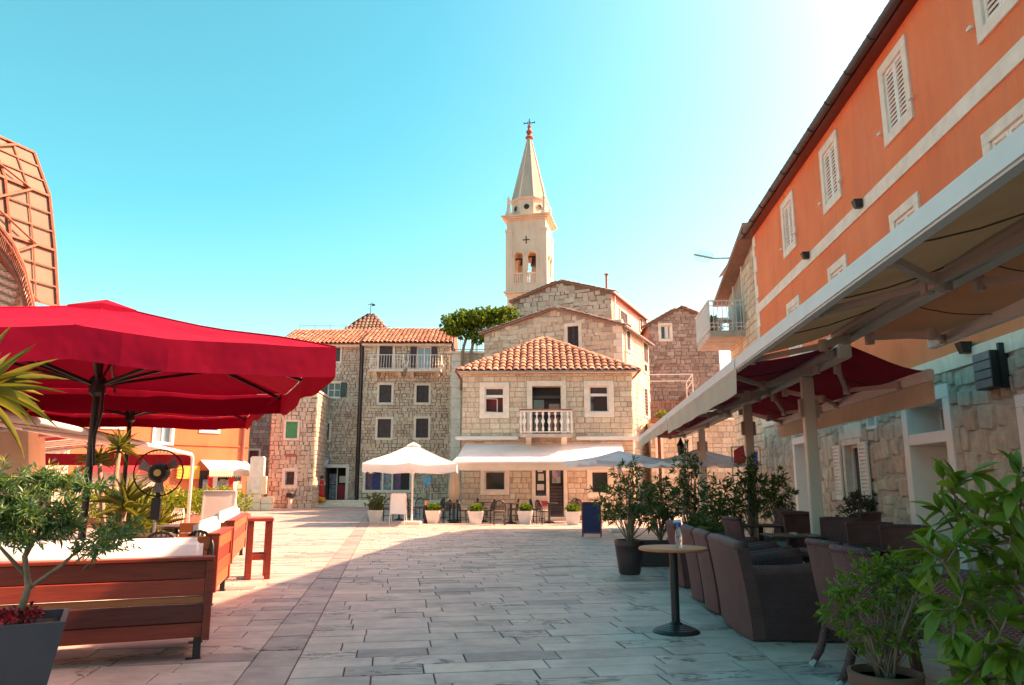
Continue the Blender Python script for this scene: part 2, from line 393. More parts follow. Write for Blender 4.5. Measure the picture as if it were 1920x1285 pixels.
def cut_rows(span, z0, z1, holes, rows, widths, rg):
    out = []; z = z0
    while z < z1-.05:
        h = min(rg.uniform(*rows), z1-z)
        if z1-z-h < rows[0]*.6: h = z1-z
        lo = span(z); hi = span(z+h); A0, A1 = max(lo[0], hi[0]), min(lo[1], hi[1])
        a = A0+0.0; first = rg.uniform(.3, 1)
        while a < A1-.03:
            w = rg.uniform(*widths)*first; first = 1
            if A1-a-w < widths[0]*.55: w = A1-a
            cells = [(a, a+w, z, z+h)]
            for (h0, h1, g0, g1) in holes:
                nc = []
                for (p, q, s, t_) in cells:
                    if q <= h0 or p >= h1 or t_ <= g0 or s >= g1: nc.append((p, q, s, t_)); continue
                    if p < h0: nc.append((p, h0, s, t_))
                    if q > h1: nc.append((h1, q, s, t_))
                    m0, m1 = max(p, h0), min(q, h1)
                    if s < g0: nc.append((m0, m1, s, g0))
                    if t_ > g1: nc.append((m0, m1, g1, t_))
                cells = nc
            out += [c for c in cells if c[1]-c[0] > .04 and c[3]-c[2] > .035]
            a += w
        z += h
    return out
def stone_wall(fr, span, z0, z1, holes, mat, parent, rows=(.16, .28), widths=(.2, .5), gap=.014, proud=.03, jag=.12, seed=1, limit=300, view=None, n=0, zj=0):
    rg = random.Random(seed)
    if not callable(span): s0 = span; span = lambda z: s0
    cs = cut_rows(span, z0, z1, holes, rows, widths, rg)
    def key(c):
        p = fr.pt((c[0]+c[1])/2, n, (c[2]+c[3])/2); d = (p-Vector((0, 0, CH))).length
        vis = 0 if (view and not view(c)) else 1
        return -vis*(c[1]-c[0])*(c[3]-c[2])/(d*d)
    cs.sort(key=key); mb = MB()
    for i, (a0, a1, s, t_) in enumerate(cs):
        w, h = a1-a0-gap, t_-s-gap
        if w < .02 or h < .02: continue
        k = rg.randrange(7); pr = proud*rg.uniform(.6, 1.3); tw = 0
        if zj: w *= rg.uniform(.8, 1.15); dz = h*rg.uniform(-zj, zj); h *= rg.uniform(.85, 1.3); s += dz; t_ += dz; tw = rg.uniform(-.12, .12)
        me, m = stone_variant(mat, k, jag)
        p = fr.pt((a0+a1)/2, n, (s+t_)/2)
        if i < limit:
            o = link('stone', me, parent); o.location = p; o.rotation_euler = (0, tw, fr.ang); o.scale = (w, pr, h)
        else:
            mb.cr = rg.random(); d = fr.d; nn = fr.n
            mb.add([p+d*(x*w)+nn*(-y*pr)+Vector((0, 0, z*h)) for x, y, z in m.v], m.f)
    if mb.v: mb.build('stonework', mat, parent, kind='stuff')
def wall_grid(mb, fr, a0, a1, z0, z1, holes, n=0):
    xs = sorted({a0, a1}|{x for h in holes for x in h[:2] if a0 < x < a1})
    zs = sorted({z0, z1}|{z for h in holes for z in h[2:] if z0 < z < z1})
    for i in range(len(xs)-1):
        for j in range(len(zs)-1):
            x, z = (xs[i]+xs[i+1])/2, (zs[j]+zs[j+1])/2
            if any(h[0] < x < h[1] and h[2] < z < h[3] for h in holes): continue
            mb.quad(fr.pt(xs[i], n, zs[j]), fr.pt(xs[i+1], n, zs[j]), fr.pt(xs[i+1], n, zs[j+1]), fr.pt(xs[i], n, zs[j+1]))
def house_body(name, fr, a0, a1, z0, z1, depth, holes, mat, parent, gable=None):
    "front wall with openings, sides, back; gable = (apex_a, apex_z) adds the triangle"
    mb = MB(); wall_grid(mb, fr, a0, a1, z0, z1, holes)
    p = fr.pt
    for a in (a0, a1): mb.quad(p(a, 0, z0), p(a, -depth, z0), p(a, -depth, z1), p(a, 0, z1))
    mb.quad(p(a0, -depth, z0), p(a1, -depth, z0), p(a1, -depth, z1), p(a0, -depth, z1))
    if gable:
        ga, gz = gable
        for n in (0, -depth): mb.quad(p(a0, n, z1), p(a1, n, z1), p(ga, n, gz))
    else: mb.quad(p(a0, 0, z1), p(a1, 0, z1), p(a1, -depth, z1), p(a0, -depth, z1))
    return mb.build(name, mat, parent)
def grow(h, k): return (h[0]-k, h[1]+k, h[2]-k, h[3]+k)
# ------------------------------------------------------------------ windows and doors
def frame_boxes(mb, fr, r, w, n0, n1, bottom=True):
    a0, a1, z0, z1 = r
    mb.fb(fr, a0-w, a0, n0, n1, z0, z1); mb.fb(fr, a1, a1+w, n0, n1, z0, z1)
    mb.fb(fr, a0-w, a1+w, n0, n1, z1, z1+w)
    if bottom: mb.fb(fr, a0-w, a1+w, n0, n1+.003, z0-w, z0)
def leaf_boxes(mb, fr, a0, a1, z0, z1, n0, n1, slats, st=.05):
    mb.fb(fr, a0, a0+st, n0, n1, z0, z1); mb.fb(fr, a1-st, a1, n0, n1, z0, z1)
    mb.fb(fr, a0+st, a1-st, n0, n1, z0, z0+st); mb.fb(fr, a0+st, a1-st, n0, n1, z1-st, z1)
def shutter_leaf(fr, parent, a0, a1, z0, z1, n0, n1, mat, slats=10, slat_mat=None, each=False, st=.05):
    mb = MB(); leaf_boxes(mb, fr, a0, a1, z0, z1, n0, n1, slats, st)
    nm = (n0+n1)/2
    if slats == 0: mb.fb(fr, a0+st, a1-st, n0+.01, n1-.012, z0+st, z1-st)
    o = mb.build('shutter', mat, parent)
    if slats:
        mb = MB(); h = (z1-z0-2*st)/slats
        for i in range(slats):
            zc = z0+st+h*(i+.5); th = .012; e = h*.52; q = .55
            A, B = fr.pt(a0+st, nm, zc), fr.pt(a1-st, nm, zc)
            up = Vector((0, 0, e)) - fr.n*(n1-n0)*.45; t_ = fr.n*.006+Vector((0, 0, .006))
            mb.add([A-up-t_, B-up-t_, B+up-t_, A+up-t_, A-up+t_, B-up+t_, B+up+t_, A+up+t_], MB.BF)
            if each: mb.build('slat', slat_mat or mat, o) if False else None
        if each:
            k = 8
            for i in range(slats):
                m2 = MB(); m2.add(mb.v[i*k:(i+1)*k], MB.BF); m2.build('slat', slat_mat or mat, o)
        else: mb.build('slats', slat_mat or mat, o, kind='stuff')
    return o
def window(fr, parent, r, fw=.14, fm='limestone', style='shut', sm='shutter_dark', slats=9, proud=.05, rec=.22, pane='pane_dark', name='window', bottom=True, bars=(1, 1), each=False, sash='white_paint', back='dark_interior', off=0):
    if off: q_ = fr.pt(0, off, 0); fr = Frame(q_.x, q_.y, fr.ang)
    mb = MB(); frame_boxes(mb, fr, r, fw, -rec, proud, bottom); w = mb.build(name, fm, parent, bevel=.008, seg=1)
    a0, a1, z0, z1 = r; mid = (a0+a1)/2
    mb = MB(); mb.quad(fr.pt(a0, -rec, z0), fr.pt(a1, -rec, z0), fr.pt(a1, -rec, z1), fr.pt(a0, -rec, z1)); mb.build('recess', back, w)
    if style == 'shut':
        for p, q in ((a0, mid-.004), (mid+.004, a1)): shutter_leaf(fr, w, p, q, z0, z1, -.11, -.06, sm, slats, each=each)
    elif style == 'plank':
        n = max(2, int((a1-a0)/.16)); d = (a1-a0)/n
        for i in range(n): MB().fb(fr, a0+i*d+.004, a0+(i+1)*d-.004, -.10, -.06-(i % 2)*.004, z0, z1).build('plank', sm, w)
        m = MB()
        for z in (z0+(z1-z0)*.2, z0+(z1-z0)*.8): m.fb(fr, a0+.03, a1-.03, -.06, -.04, z-.05, z+.05)
        m.build('batten', sm, w)
    elif style in ('glass', 'open'):
        m = MB(); sw = .045
        frame_boxes(m, fr, (a0+sw, a1-sw, z0+sw, z1-sw), sw, -.17, -.10)
        nx, nz = bars
        for i in range(1, nx+1): x = a0+(a1-a0)*i/(nx+1); m.fb(fr, x-.025, x+.025, -.165, -.105, z0+sw, z1-sw)
        for i in range(1, nz+1):
            z = z0+(z1-z0)*i/(nz+1)
            for j in range(nx+1):
                x0 = a0+(a1-a0)*j/(nx+1)+.026; x1 = a0+(a1-a0)*(j+1)/(nx+1)-.026
                m.fb(fr, max(x0, a0+sw), min(x1, a1-sw), -.162, -.108, z-.018, z+.018)
        m.build('sash', sash, w)
        for j in range(nx+1):
            x0 = a0+(a1-a0)*j/(nx+1); x1 = a0+(a1-a0)*(j+1)/(nx+1)
            MB().fb(fr, x0+.03, x1-.03, -.15, -.14, z0+.03, z1-.03).build('pane', pane, w)
        if style == 'open':
            ww = (a1-a0)*.5
            shutter_leaf(fr, w, a0-ww-.02, a0-.02, z0, z1, proud+.01, proud+.05, sm, slats, each=each)
            shutter_leaf(fr, w, a1+.02, a1+ww+.02, z0, z1, proud+.01, proud+.05, sm, slats, each=each)
    return w
# ------------------------------------------------------------------ barrel-tile roofs
_tile = {}
def tile_mesh(mat, n=6):
    if mat not in _tile:
        m = MB(); vs = []
        for y, r in ((-.5, .56), (.5, .46)):
            for i in range(n+1):
                t = math.pi*i/n; vs.append((r*math.cos(t), y, r*math.sin(t)*.9))
        for i in range(n+1):
            t = math.pi*i/n; vs.append((.47*math.cos(t), -.5, .47*math.sin(t)*.9-.02))
        k = n+1
        m.add(vs, [(i, i+1, k+i+1, k+i) for i in range(n)]+[(i+1, i, 2*k+i, 2*k+i+1) for i in range(n)])
        me = m.mesh('tile', mat, smooth=50); _tile[mat] = (me, m)
    return _tile[mat]
def tile_plane(P, across, up, nrm, inside, ncol, cw, nrow, rl, mat, parent, limit, rg, base=True):
    "P eave start; columns along across, rows up the slope; inside(a, s) tests whether a tile belongs"
    me, m = tile_mesh(mat); mb = MB(); cnt = 0
    rot = Matrix((across, up, nrm)).transposed().to_4x4()
    for i in range(ncol):
        for j in range(nrow):
            a, s = (i+.5)*cw, (j+.5)*rl
            if not inside(a, s): continue
            p = P+across*(a+rg.uniform(-.012, .012))+up*(s+rg.uniform(-.02, .02))+nrm*(.02+rg.uniform(0, .012))
            tl = Matrix.Rotation(-.06+rg.uniform(-.02, .02), 4, 'X')
            M = Matrix.Translation(p) @ rot @ tl @ Matrix.Diagonal((cw*.98, rl*1.12, cw*.9, 1))
            if cnt < limit:
                o = link('tile', me, parent); o.matrix_basis = M; cnt += 1
            else:
                mb.cr = rg.random(); mb.add([M @ Vector(v) for v in m.v], m.f)
    if mb.v: mb.build('tiles', mat, parent, smooth=50, kind='stuff')
    return cnt
def ridge_tiles(p, q, parent, mat, limit, rg, r=.15, l=.4):
    me, m = tile_mesh(mat); p = Vector(p); q = Vector(q); d = (q-p); L = d.length; d.normalize()
    x = d.cross(Vector((0, 0, 1))).normalized(); z = x.cross(d); rot = Matrix((x, d, z)).transposed().to_4x4()
    for i in range(max(1, int(L/l))):
        if i >= limit: break
        o = link('ridge_tile', me, parent)
        o.matrix_basis = Matrix.Translation(p+d*((i+.5)*l)+Vector((0, 0, .03))) @ rot @ Matrix.Rotation(-.05, 4, 'X') @ Matrix.Diagonal((r*2, l*1.12, r*1.5, 1))
# ------------------------------------------------------------------ foliage
def leaves(name, mat, parent, base, dirs, L, Wd, rg, droop=.25, kind=None, seg=1):
    "base (N,3), dirs (N,3) unit; one folded leaf each"
    base = np.asarray(base, float); dirs = np.asarray(dirs, float); N = len(base)
    dirs /= np.linalg.norm(dirs, axis=1, keepdims=True)+1e-9
    rnd = rg.normal(size=(N, 3)); side = np.cross(dirs, rnd); side /= np.linalg.norm(side, axis=1, keepdims=True)+1e-9
    L = L*rg.uniform(.65, 1.25, (N, 1)); w = Wd*rg.uniform(.7, 1.25, (N, 1))
    nr = np.cross(dirs, side)
    mid = base+dirs*L*.5; tip = base+dirs*L-np.array([0, 0, 1])*L*droop
    fold = nr*w*.35
    V = np.stack([base, mid+side*w/2+fold, tip, mid-side*w/2+fold], 1).reshape(-1, 3)
    F_ = np.arange(N*4).reshape(-1, 4); tri = np.concatenate([F_[:, [0, 1, 2]], F_[:, [0, 2, 3]]], 1).reshape(-1, 3)
    me = bpy.data.meshes.new(name); me.from_pydata(V.tolist(), [], tri.tolist()); me.materials.append(MT[mat])
    at = me.attributes.new('rnd', 'FLOAT', 'FACE'); at.data.foreach_set('value', np.repeat(rg.random(N), 2).astype(np.float32))
    return link(name, me, parent, kind)
def blob_tips(blobs, n, rg, shell=.45):
    vol = np.array([b[3]*b[4]*b[5] for b in blobs]); vol = vol/vol.sum(); P = []; D = []
    for b, k in zip(blobs, vol):
        m = max(1, int(n*k)); d = rg.normal(size=(m, 3)); d /= np.linalg.norm(d, axis=1, keepdims=True)
        r = rg.uniform(shell, 1, (m, 1))**.6*rg.uniform(.85, 1.18, (m, 1))
        P.append(np.array(b[:3])+d*r*np.array(b[3:])); D.append(d)
    return np.concatenate(P), np.concatenate(D)
def tuft_leaves(P, D, per, spread, rg, back=0.0):
    N = len(P); b = np.repeat(P, per, 0); d = np.repeat(D, per, 0)
    j = rg.normal(size=b.shape)*spread; d = d+j+np.array([0, 0, .25]); d /= np.linalg.norm(d, axis=1, keepdims=True)
    t = rg.uniform(-1, .2, (len(b), 1))*back; b = b+np.repeat(D, per, 0)*t
    return b, d
def bush(parent, mat, blobs, ntip, per, L, Wd, seed, spread=.8, droop=.2, shell=.35, stems=None, stem_r=.012, stem_mat='bark', back=.06, name='foliage'):
    rg = np.random.default_rng(seed); P, D = blob_tips(blobs, ntip, rg, shell)
    b, d = tuft_leaves(P, D, per, spread, rg, back)
    o = leaves(name, mat, parent, b, d, L, Wd, rg, droop)
    if stems is not None:
        sb = Vector(stems); mb = MB(); k = min(len(P), 26)
        for i in rg.choice(len(P), k, False):
            e = Vector(P[i]); m = sb.lerp(e, .5)+Vector(rg.normal(size=3)*.06*(e-sb).length); m.z = max(m.z, sb.z+.02)
            mb.tube([sb+Vector((rg.uniform(-.03, .03), rg.uniform(-.03, .03), 0)), m, e], [stem_r, stem_r*.7, stem_r*.3], 5, False)
        mb.build('branches', stem_mat, parent, smooth=True)
    return o
# ================================================================== THE SETTING
TH = math.atan2(-226, 1400)                       # paving runs a little to the left of the view
pf = Vector((math.sin(TH), math.cos(TH), 0)); pr = Vector((math.cos(TH), -math.sin(TH), 0))
def st(p): return p.dot(pr), p.dot(pf)
gm = MB(); gm.quad((-500, -60, -.014), (500, -60, -.014), (500, 900, -.014), (-500, 900, -.014))
plaza = gm.build('plaza_ground', 'grout', None); plaza['kind'] = 'structure'
sL = (st(G(440, 1274))[0]+st(G(623, 1049))[0])/2; sR = (st(G(527, 1285))[0]+st(G(665, 1037))[0])/2
b0, b1 = G(1503, 1285), G(1218, 1058); (q0, t0), (q1, t1) = st(b0), st(b1)
def sB(t): return q0+(q1-q0)*(t-t0)/(t1-t0)
slabs = []; rgp = random.Random(3)
def rows_of(tmin, tmax, dep, s_lo, s_hi, wid, mat):
    t = tmin; i = 0
    while t < tmax:
        d = dep*rgp.uniform(.93, 1.07); lo = (s_lo(t), s_lo(t+d)); hi = (s_hi(t), s_hi(t+d))
        L = (lo[0]+lo[1])/2; H = (hi[0]+hi[1])/2; s = L; first = rgp.uniform(.4, 1)
        while s < H-.02:
            w = rgp.uniform(*wid)*first; first = 1
            if H-s-w < wid[0]*.6: w = H-s
            a = lo if s <= L else (s, s); b = hi if s+w >= H-.001 else (s+w, s+w)
            slabs.append((a[0], b[0], b[1], a[1], t, t+d, mat)); s += w
        t += d
K = lambda x: (lambda t: x)
rows_of(2.0, 50, .31, K(sR), sB, (.42, 1.0), 'paving')
rows_of(2.0, 50, .62, K(sL), K(sR), (9, 10), 'paving_band')
rows_of(2.0, 50, .31, K(sL-16), K(sL), (.42, 1.0), 'paving')
rows_of(2.0, 34, .36, sB, lambda t: sB(t)+6.5, (.45, .9), 'paving')
def slab_poly(c, g=.006):
    a, b, c2, d, t, t2, m = c
    return [pr*(a+g)+pf*(t+g), pr*(b-g)+pf*(t+g), pr*(c2-g)+pf*(t2-g), pr*(d+g)+pf*(t2-g)]
def inview(c):
    p = pr*((c[0]+c[1])/2)+pf*c[4]
    return p.y > 4.2 and abs(p.x) < p.y*.75
slabs.sort(key=lambda c: (0 if inview(c) else 1, ((c[0]+c[1])/2)**2+c[4]**2))
us = {}
def unit_slab(mat):
    if mat not in us:
        m = MB(); e = .012
        m.add([(-.5, -.5, -1), (.5, -.5, -1), (.5, .5, -1), (-.5, .5, -1), (-.5, -.5, -.25), (.5, -.5, -.25), (.5, .5, -.25), (-.5, .5, -.25), (-.5+e, -.5+e*2, 0), (.5-e, -.5+e*2, 0), (.5-e, .5-e*2, 0), (-.5+e, .5-e*2, 0)],
              [(i, (i+1) % 4, 4+(i+1) % 4, 4+i) for i in range(4)]+[(4+i, 4+(i+1) % 4, 8+(i+1) % 4, 8+i) for i in range(4)]+[(8, 9, 10, 11)])
        us[mat] = m.mesh('paving_slab', mat)
    return us[mat]
jm = {'paving': MB(), 'paving_band': MB()}; cnt = 0
for c in slabs:
    a, b, c2, d, t, t2, m = c; zz = rgp.uniform(-.0035, .0025)
    if cnt < 300 and inview(c):
        cnt += 1
        if abs(a-d) < 1e-4 and abs(b-c2) < 1e-4:
            o = link('paving_slab', unit_slab(m), plaza); p = pr*((a+b)/2)+pf*((t+t2)/2)
            o.location = (p.x, p.y, zz); o.rotation_euler = (rgp.uniform(-.0015, .0015), rgp.uniform(-.0015, .0015), -TH); o.scale = (b-a-.012, t2-t-.012, .016)
        else:
            P = slab_poly(c); MB().sheet([Vector((p.x, p.y, -.014)) for p in P], (0, 0, .014+zz)).build('paving_slab', m, plaza)
    else:
        if t > 40 and a < -14: continue
        P = slab_poly(c, .007); mb = jm[m]; mb.cr = rgp.random()
        mb.sheet([Vector((p.x, p.y, -.014)) for p in P], (0, 0, .014+zz))
for m in jm: jm[m].build('far_paving', m, plaza, kind='stuff')
# far ground beyond the paved square
m = MB(); m.quad((-60, 50, -.010), (60, 50, -.010), (60, 140, -.010), (-60, 140, -.010)); o = m.build('street_ground', 'paving', None); o['kind'] = 'structure'

# ================================================================== ORANGE BUILDING (right)
WK = 125/1400.0; WA = math.atan(WK); WX = 5.3
WY1 = 21.4
ofr = Frame(WX+WK*WY1, WY1, -math.pi/2-WA)         # a runs from the far corner towards the camera
WL = (WY1+6)/math.cos(WA)
ob = thing('orange_building', 'long orange rendered building with stone ground floor and white shutters on the right', 'building', ofr.pt(0, 0, 0), world=True)
zb = ofr.px(1649, 737)[1]; zb2 = zb+.22; zc = ofr.px(1445, 558)[1]; ze = ofr.px(1406, 455)[1]; ztop = ofr.px(1540, 222, .25)[1]
zc0, zc1 = zc-.13, zc+.13
print('orange levels', zb, zc, ze)
def orect(u0, v0, u1, v1): return ofr.rect(u0, v0, u1, v1)
up_w = [(1650, 75, 1715, 280), (1538, 247, 1580, 397), (1466, 362, 1494, 475)]
ups = []
for u0, v0, u1, v1 in up_w:
    a0, zt = ofr.px(u0, 0)[0], 0
    a0 = ofr.px(u0+0, (v0+v1)/2)[0]; a1 = ofr.px(u1, (v0+v1)/2)[0]; ups.append((a0, a1))
    print('upper window', a0, a1, ofr.px((u0+u1)/2, v0*.5+v1*.5)[1])
uz0, uz1 = ofr.px(1682, 253)[1], ofr.px(1682, 100)[1]
step = ups[0][0]-ups[1][0]; print('step', step, 'uz', uz0, uz1)
wW = .74; fw = .17
cents = [(a+b)/2 for a, b in ups]
cents = cents+[ofr.px(1880, 20)[0], ofr.px(1880, 20)[0]+step]
uz0, uz1 = zc1+.62, zc1+1.72
mz0, mz1 = zc0-1.75, zc0-.62
mc = [ofr.px(1700, 425)[0], ofr.px(1573, 520)[0], ofr.px(1489, 580)[0], ofr.px(1895, 275)[0]]
mc = mc+[mc[3]+step]
holes = []
for c in cents: holes.append((c-wW/2, c+wW/2, uz0, uz1))
mid = [(c-wW/2, c+wW/2, mz0, mz1) for c in mc]
mb = MB(); wall_grid(mb, ofr, 0, WL, zb2, ztop, [grow(h, .06) for h in holes+mid])
mb.quad(ofr.pt(0, 0, 0), ofr.pt(0, -9, 0), ofr.pt(0, -9, ztop), ofr.pt(0, 0, ztop))
mb.quad(ofr.pt(0, -9, 0), ofr.pt(WL, -9, 0), ofr.pt(WL, -9, ztop), ofr.pt(0, -9, ztop))
mb.quad(ofr.pt(WL, 0, 0), ofr.pt(WL, -9, 0), ofr.pt(WL, -9, ztop), ofr.pt(WL, 0, ztop))
mb.build('upper_wall', 'orange_stucco', ob)
for i, h in enumerate(holes): window(ofr, ob, h, fw, 'limestone', 'shut', 'shutter_white', 13, each=True, proud=-.02, off=.06)
for i, h in enumerate(mid): window(ofr, ob, h, fw, 'limestone', 'shut', 'shutter_white', 13, each=True, proud=-.02, off=.06)
hk = MB()
for h in holes+mid:
    for s in (-.24, wW+.24):
        p = ofr.pt(h[0]+s, .02, h[2]+.12); hk.bar(p, p+ofr.n*.07, .02); hk.bar(p+ofr.n*.06+ofr.d*-.05, p+ofr.n*.06+ofr.d*.05, .03, .04)
hk.build('shutter_catches', 'white_metal', ob)
MB().fb(ofr, -.03, WL, -.02, .035, zc0, zc1).build('upper_string_course', 'limestone', ob, bevel=.006, seg=1)
a = -.04; rg = random.Random(5)
while a < WL:
    w = rg.uniform(1.4, 2.2); MB().fb(ofr, a, min(a+w-.006, WL), -.02, .05+rg.uniform(0, .006), zb, zb2+rg.uniform(0, .004)).build('lower_string_course', 'limestone', ob, bevel=.006, seg=1); a += w
# corner quoins
z = zb2+.02; k = 0
while z < ztop-.3:
    h = rg.uniform(.32, .5); w = (.34 if k % 2 else .2); MB().fb(ofr, -.012, w, -.2, .022, z, min(z+h-.008, ztop-.12)).build('quoin', 'limestone', ob, bevel=.008, seg=1); z += h; k += 1
# roof: eave, gutter, tiles
ov = .24
p = ofr.pt; rf = MB()
rf.sheet([p(-.18, ov, ztop+.02), p(WL, ov, ztop+.02), p(WL, -4.5, ztop+2.1), p(-.18, -4.5, ztop+2.1)], (0, 0, .1))
rf.sheet([p(-.18, -4.5, ztop+2.1), p(WL, -4.5, ztop+2.1), p(WL, -9.5, ztop+.0), p(-.18, -9.5, ztop+.0)], (0, 0, .1))
roof = rf.build('roof', 'roof_tile_old', ob)
g = MB(); g.quad(p(0, 0, ztop), p(0, -9, ztop), p(0, -4.5, ztop+2.05)); g.build('gable_wall', 'orange_stucco', ob)
prof = arc((0, 0, 0), .085, 180, 360, 8)
gp = [p(-.2, ov+.06, ztop+.02), p(WL, ov+.06, ztop+.02)]
g = MB(); vs = []
for e in (0, 1):
    for q in prof: vs.append(gp[e]+ofr.n*q.x+Vector((0, 0, q.z)))
    for q in prof[::-1]: vs.append(gp[e]+ofr.n*q.x*.88+Vector((0, 0, q.z*.88)))
n_ = len(vs)//2
g.add(vs, [(i, (i+1) % n_, n_+(i+1) % n_, n_+i) for i in range(n_)]+[tuple(range(n_))])
gut = g.build('gutter', 'gutter', ob)
a = .3
while a < WL:
    g = MB(); g.tube([p(a, ov+.06, ztop+.02)+ofr.n*q.x*1.08+Vector((0, 0, q.z*1.08)) for q in arc((0, 0, 0), .085, 180, 360, 8)], .012, 5); g.build('gutter_bracket', 'gutter', gut); a += 1.1
MB().fb(ofr, -.18, WL, .0, ov-.02, ztop-.06, ztop).build('eave_soffit', 'wood_dark', ob)
me, m_ = tile_mesh('roof_tile_old'); jt = MB(); a = -.2
while a < WL:
    P = p(a, ov-.16, ztop+.09); Mx = Matrix.Translation(P) @ Matrix((ofr.d, -ofr.n, Vector((0, 0, 1)))).transposed().to_4x4() @ Matrix.Rotation(.4, 4, 'X') @ Matrix.Diagonal((.22, .5, .2, 1))
    jt.cr = rg.random(); jt.add([Mx @ Vector(v) for v in m_.v], m_.f); a += .23
jt.build('eave_tiles', 'roof_tile_old', ob, smooth=50, kind='stuff')
# stone ground floor, door, windows
dr = ofr.rect(1706, 755, 1783, 1010); d_a1 = ofr.px(1783, 850)[0]; d_a0 = ofr.px(1712, 850)[0]
print('door a', d_a0, d_a1)
door = (d_a0, d_a1, .02, 2.62)
d2 = (ofr.px(1497, 900)[0], ofr.px(1526, 900)[0], .02, 2.35)
wn_a = (ofr.px(1589, 870)[0], ofr.px(1612, 870)[0]); wz = (1.05, 2.3)
win = (wn_a[0], wn_a[1]+.12, 1.12, 2.15)
sw = (ofr.px(1630, 780)[0], ofr.px(1644, 780)[0], zb-.55, zb-.32)
w9 = (ofr.px(1925, 760)[0], ofr.px(1925, 760)[0]+.7, 1.3, 2.3)
low = [door, d2, win, sw, w9]; lw = [.2, .16, .12, .06, .15]
lowh = [grow(h, f) for h, f in zip(low, lw)]; lowh[2] = (lowh[2][0], lowh[2][1], lowh[2][2]-.22, lowh[2][3]+.1)
mb = MB(); wall_grid(mb, ofr, 0, WL, 0, zb, [grow(h, .02) for h in low]); gw = mb.build('ground_floor_wall', 'mortar_pale', ob)
stone_wall(ofr, (0, WL), 0, zb-.01, lowh, 'stone_rubble', gw, (.17, .34), (.2, .5), .02, .04, .3, 11, 300, view=lambda c: 2 < c[0] < 15.5 and c[3] > .6, zj=.22)
# door with transom
mb = MB(); frame_boxes(mb, ofr, door, .2, -.55, .05, False); mb.fb(ofr, door[0], door[1], -.55, .045, 2.0, 2.17)
dd = mb.build('door_frame', 'white_paint', ob, bevel=.008, seg=1)
MB().fb(ofr, door[0], door[1], -.55, -.50, .02, 2.0).build('door_leaf', 'shutter_white', dd)
m = MB()
for z0_, z1_ in ((.2, .8), (.95, 1.85)): leaf_boxes(m, ofr, door[0]+.12, door[1]-.12, z0_, z1_, -.50, -.475, 0, .03)
m.build('door_moulding', 'limestone', dd)
MB().fb(ofr, door[0], door[1], -.56, -.50, 2.17, 2.62).build('transom_pane', 'pane_dark', dd)
m = MB(); frame_boxes(m, ofr, (door[0]+.05, door[1]-.05, 2.22, 2.57), .05, -.50, -.46); m.bar(ofr.pt(door[0]+.3, -.47, 2.25), ofr.pt(door[1]-.15, -.47, 2.52), .03); m.build('transom_sash', 'shutter_white', dd)
mb = MB(); frame_boxes(mb, ofr, d2, .16, -.45, .05, False); dd = mb.build('door_frame', 'white_paint', ob, bevel=.008, seg=1)
MB().fb(ofr, d2[0], d2[1], -.45, -.40, .02, 2.35).build('door_leaf', 'shutter_white', dd)
w = window(ofr, ob, win, .11, 'limestone', 'glass', pane='pane_dark', bars=(1, 0))
for a0, a1 in ((win[0]-.52, win[0]-.12), (win[1]+.12, win[1]+.52)): shutter_leaf(ofr, w, a0, a1, win[2]-.02, win[3]+.02, .06, .10, 'shutter_white', 14, each=True)
MB().fb(ofr, win[0]-.2, win[1]+.2, -.02, .05, win[3]+.115, win[3]+.4).build('lintel', 'limestone', w, bevel=.01, seg=1)
MB().fb(ofr, win[0]-.2, win[1]+.2, -.02, .07, win[2]-.40, win[2]-.12).build('sill', 'limestone', w, bevel=.01, seg=1)
window(ofr, ob, sw, .06, 'white_paint', 'glass', bars=(0, 0)); window(ofr, ob, w9, .15, 'white_paint', 'glass', bars=(1, 0))
# window plant
fp = thing('window_box_plant', 'small dark plant trailing over the sill between the white louvred shutters', 'plant', ofr.pt((win[0]+win[1])/2, .09, win[2]-.12), world=True)
c_ = ofr.pt((win[0]+win[1])/2, .02, win[2]+.05); MB().fb(ofr, win[0]+.02, win[1]-.02, -.06, .07, win[2]-.12, win[2]-.02).build('trough', 'brown_pot', fp)
bush(fp, 'leaf_dry', [(c_.x, c_.y, c_.z, .1, .2, .12)], 80, 5, .06, .02, 3)
# small black wall lights
def wall_light(u, v, label):
    a, z = ofr.px(u, v); t_ = thing('wall_light', label, 'wall light', ofr.pt(a, 0, z), world=True, group='small black lights on the orange wall')
    m = MB(); c = ofr.pt(a, .1, z); m.fb(ofr, a-.02, a+.02, -.01, .05, z-.03, z+.03); m.build('bracket', 'black_metal', t_)
    m = MB(); m.add([ofr.pt(a-.055, .05, z-.07), ofr.pt(a+.055, .05, z-.07), ofr.pt(a+.055, .16, z-.07), ofr.pt(a-.055, .16, z-.07), ofr.pt(a-.085, .05, z+.08), ofr.pt(a+.085, .05, z+.08), ofr.pt(a+.085, .2, z+.08), ofr.pt(a-.085, .2, z+.08)], MB.BF)
    m.build('shade', 'black_metal', t_)
for u, v, lb in ((1620, 383, 'black wall light just above the upper white string course, nearer the camera'), (1520, 480, 'black wall light just above the upper white string course, farther away'),
              (1825, 653, 'black wall light above the lower stone band, nearest the slatted grey box'), (1650, 713, 'black wall light above the lower stone band, beside the awning corner')): wall_light(u, v, lb)
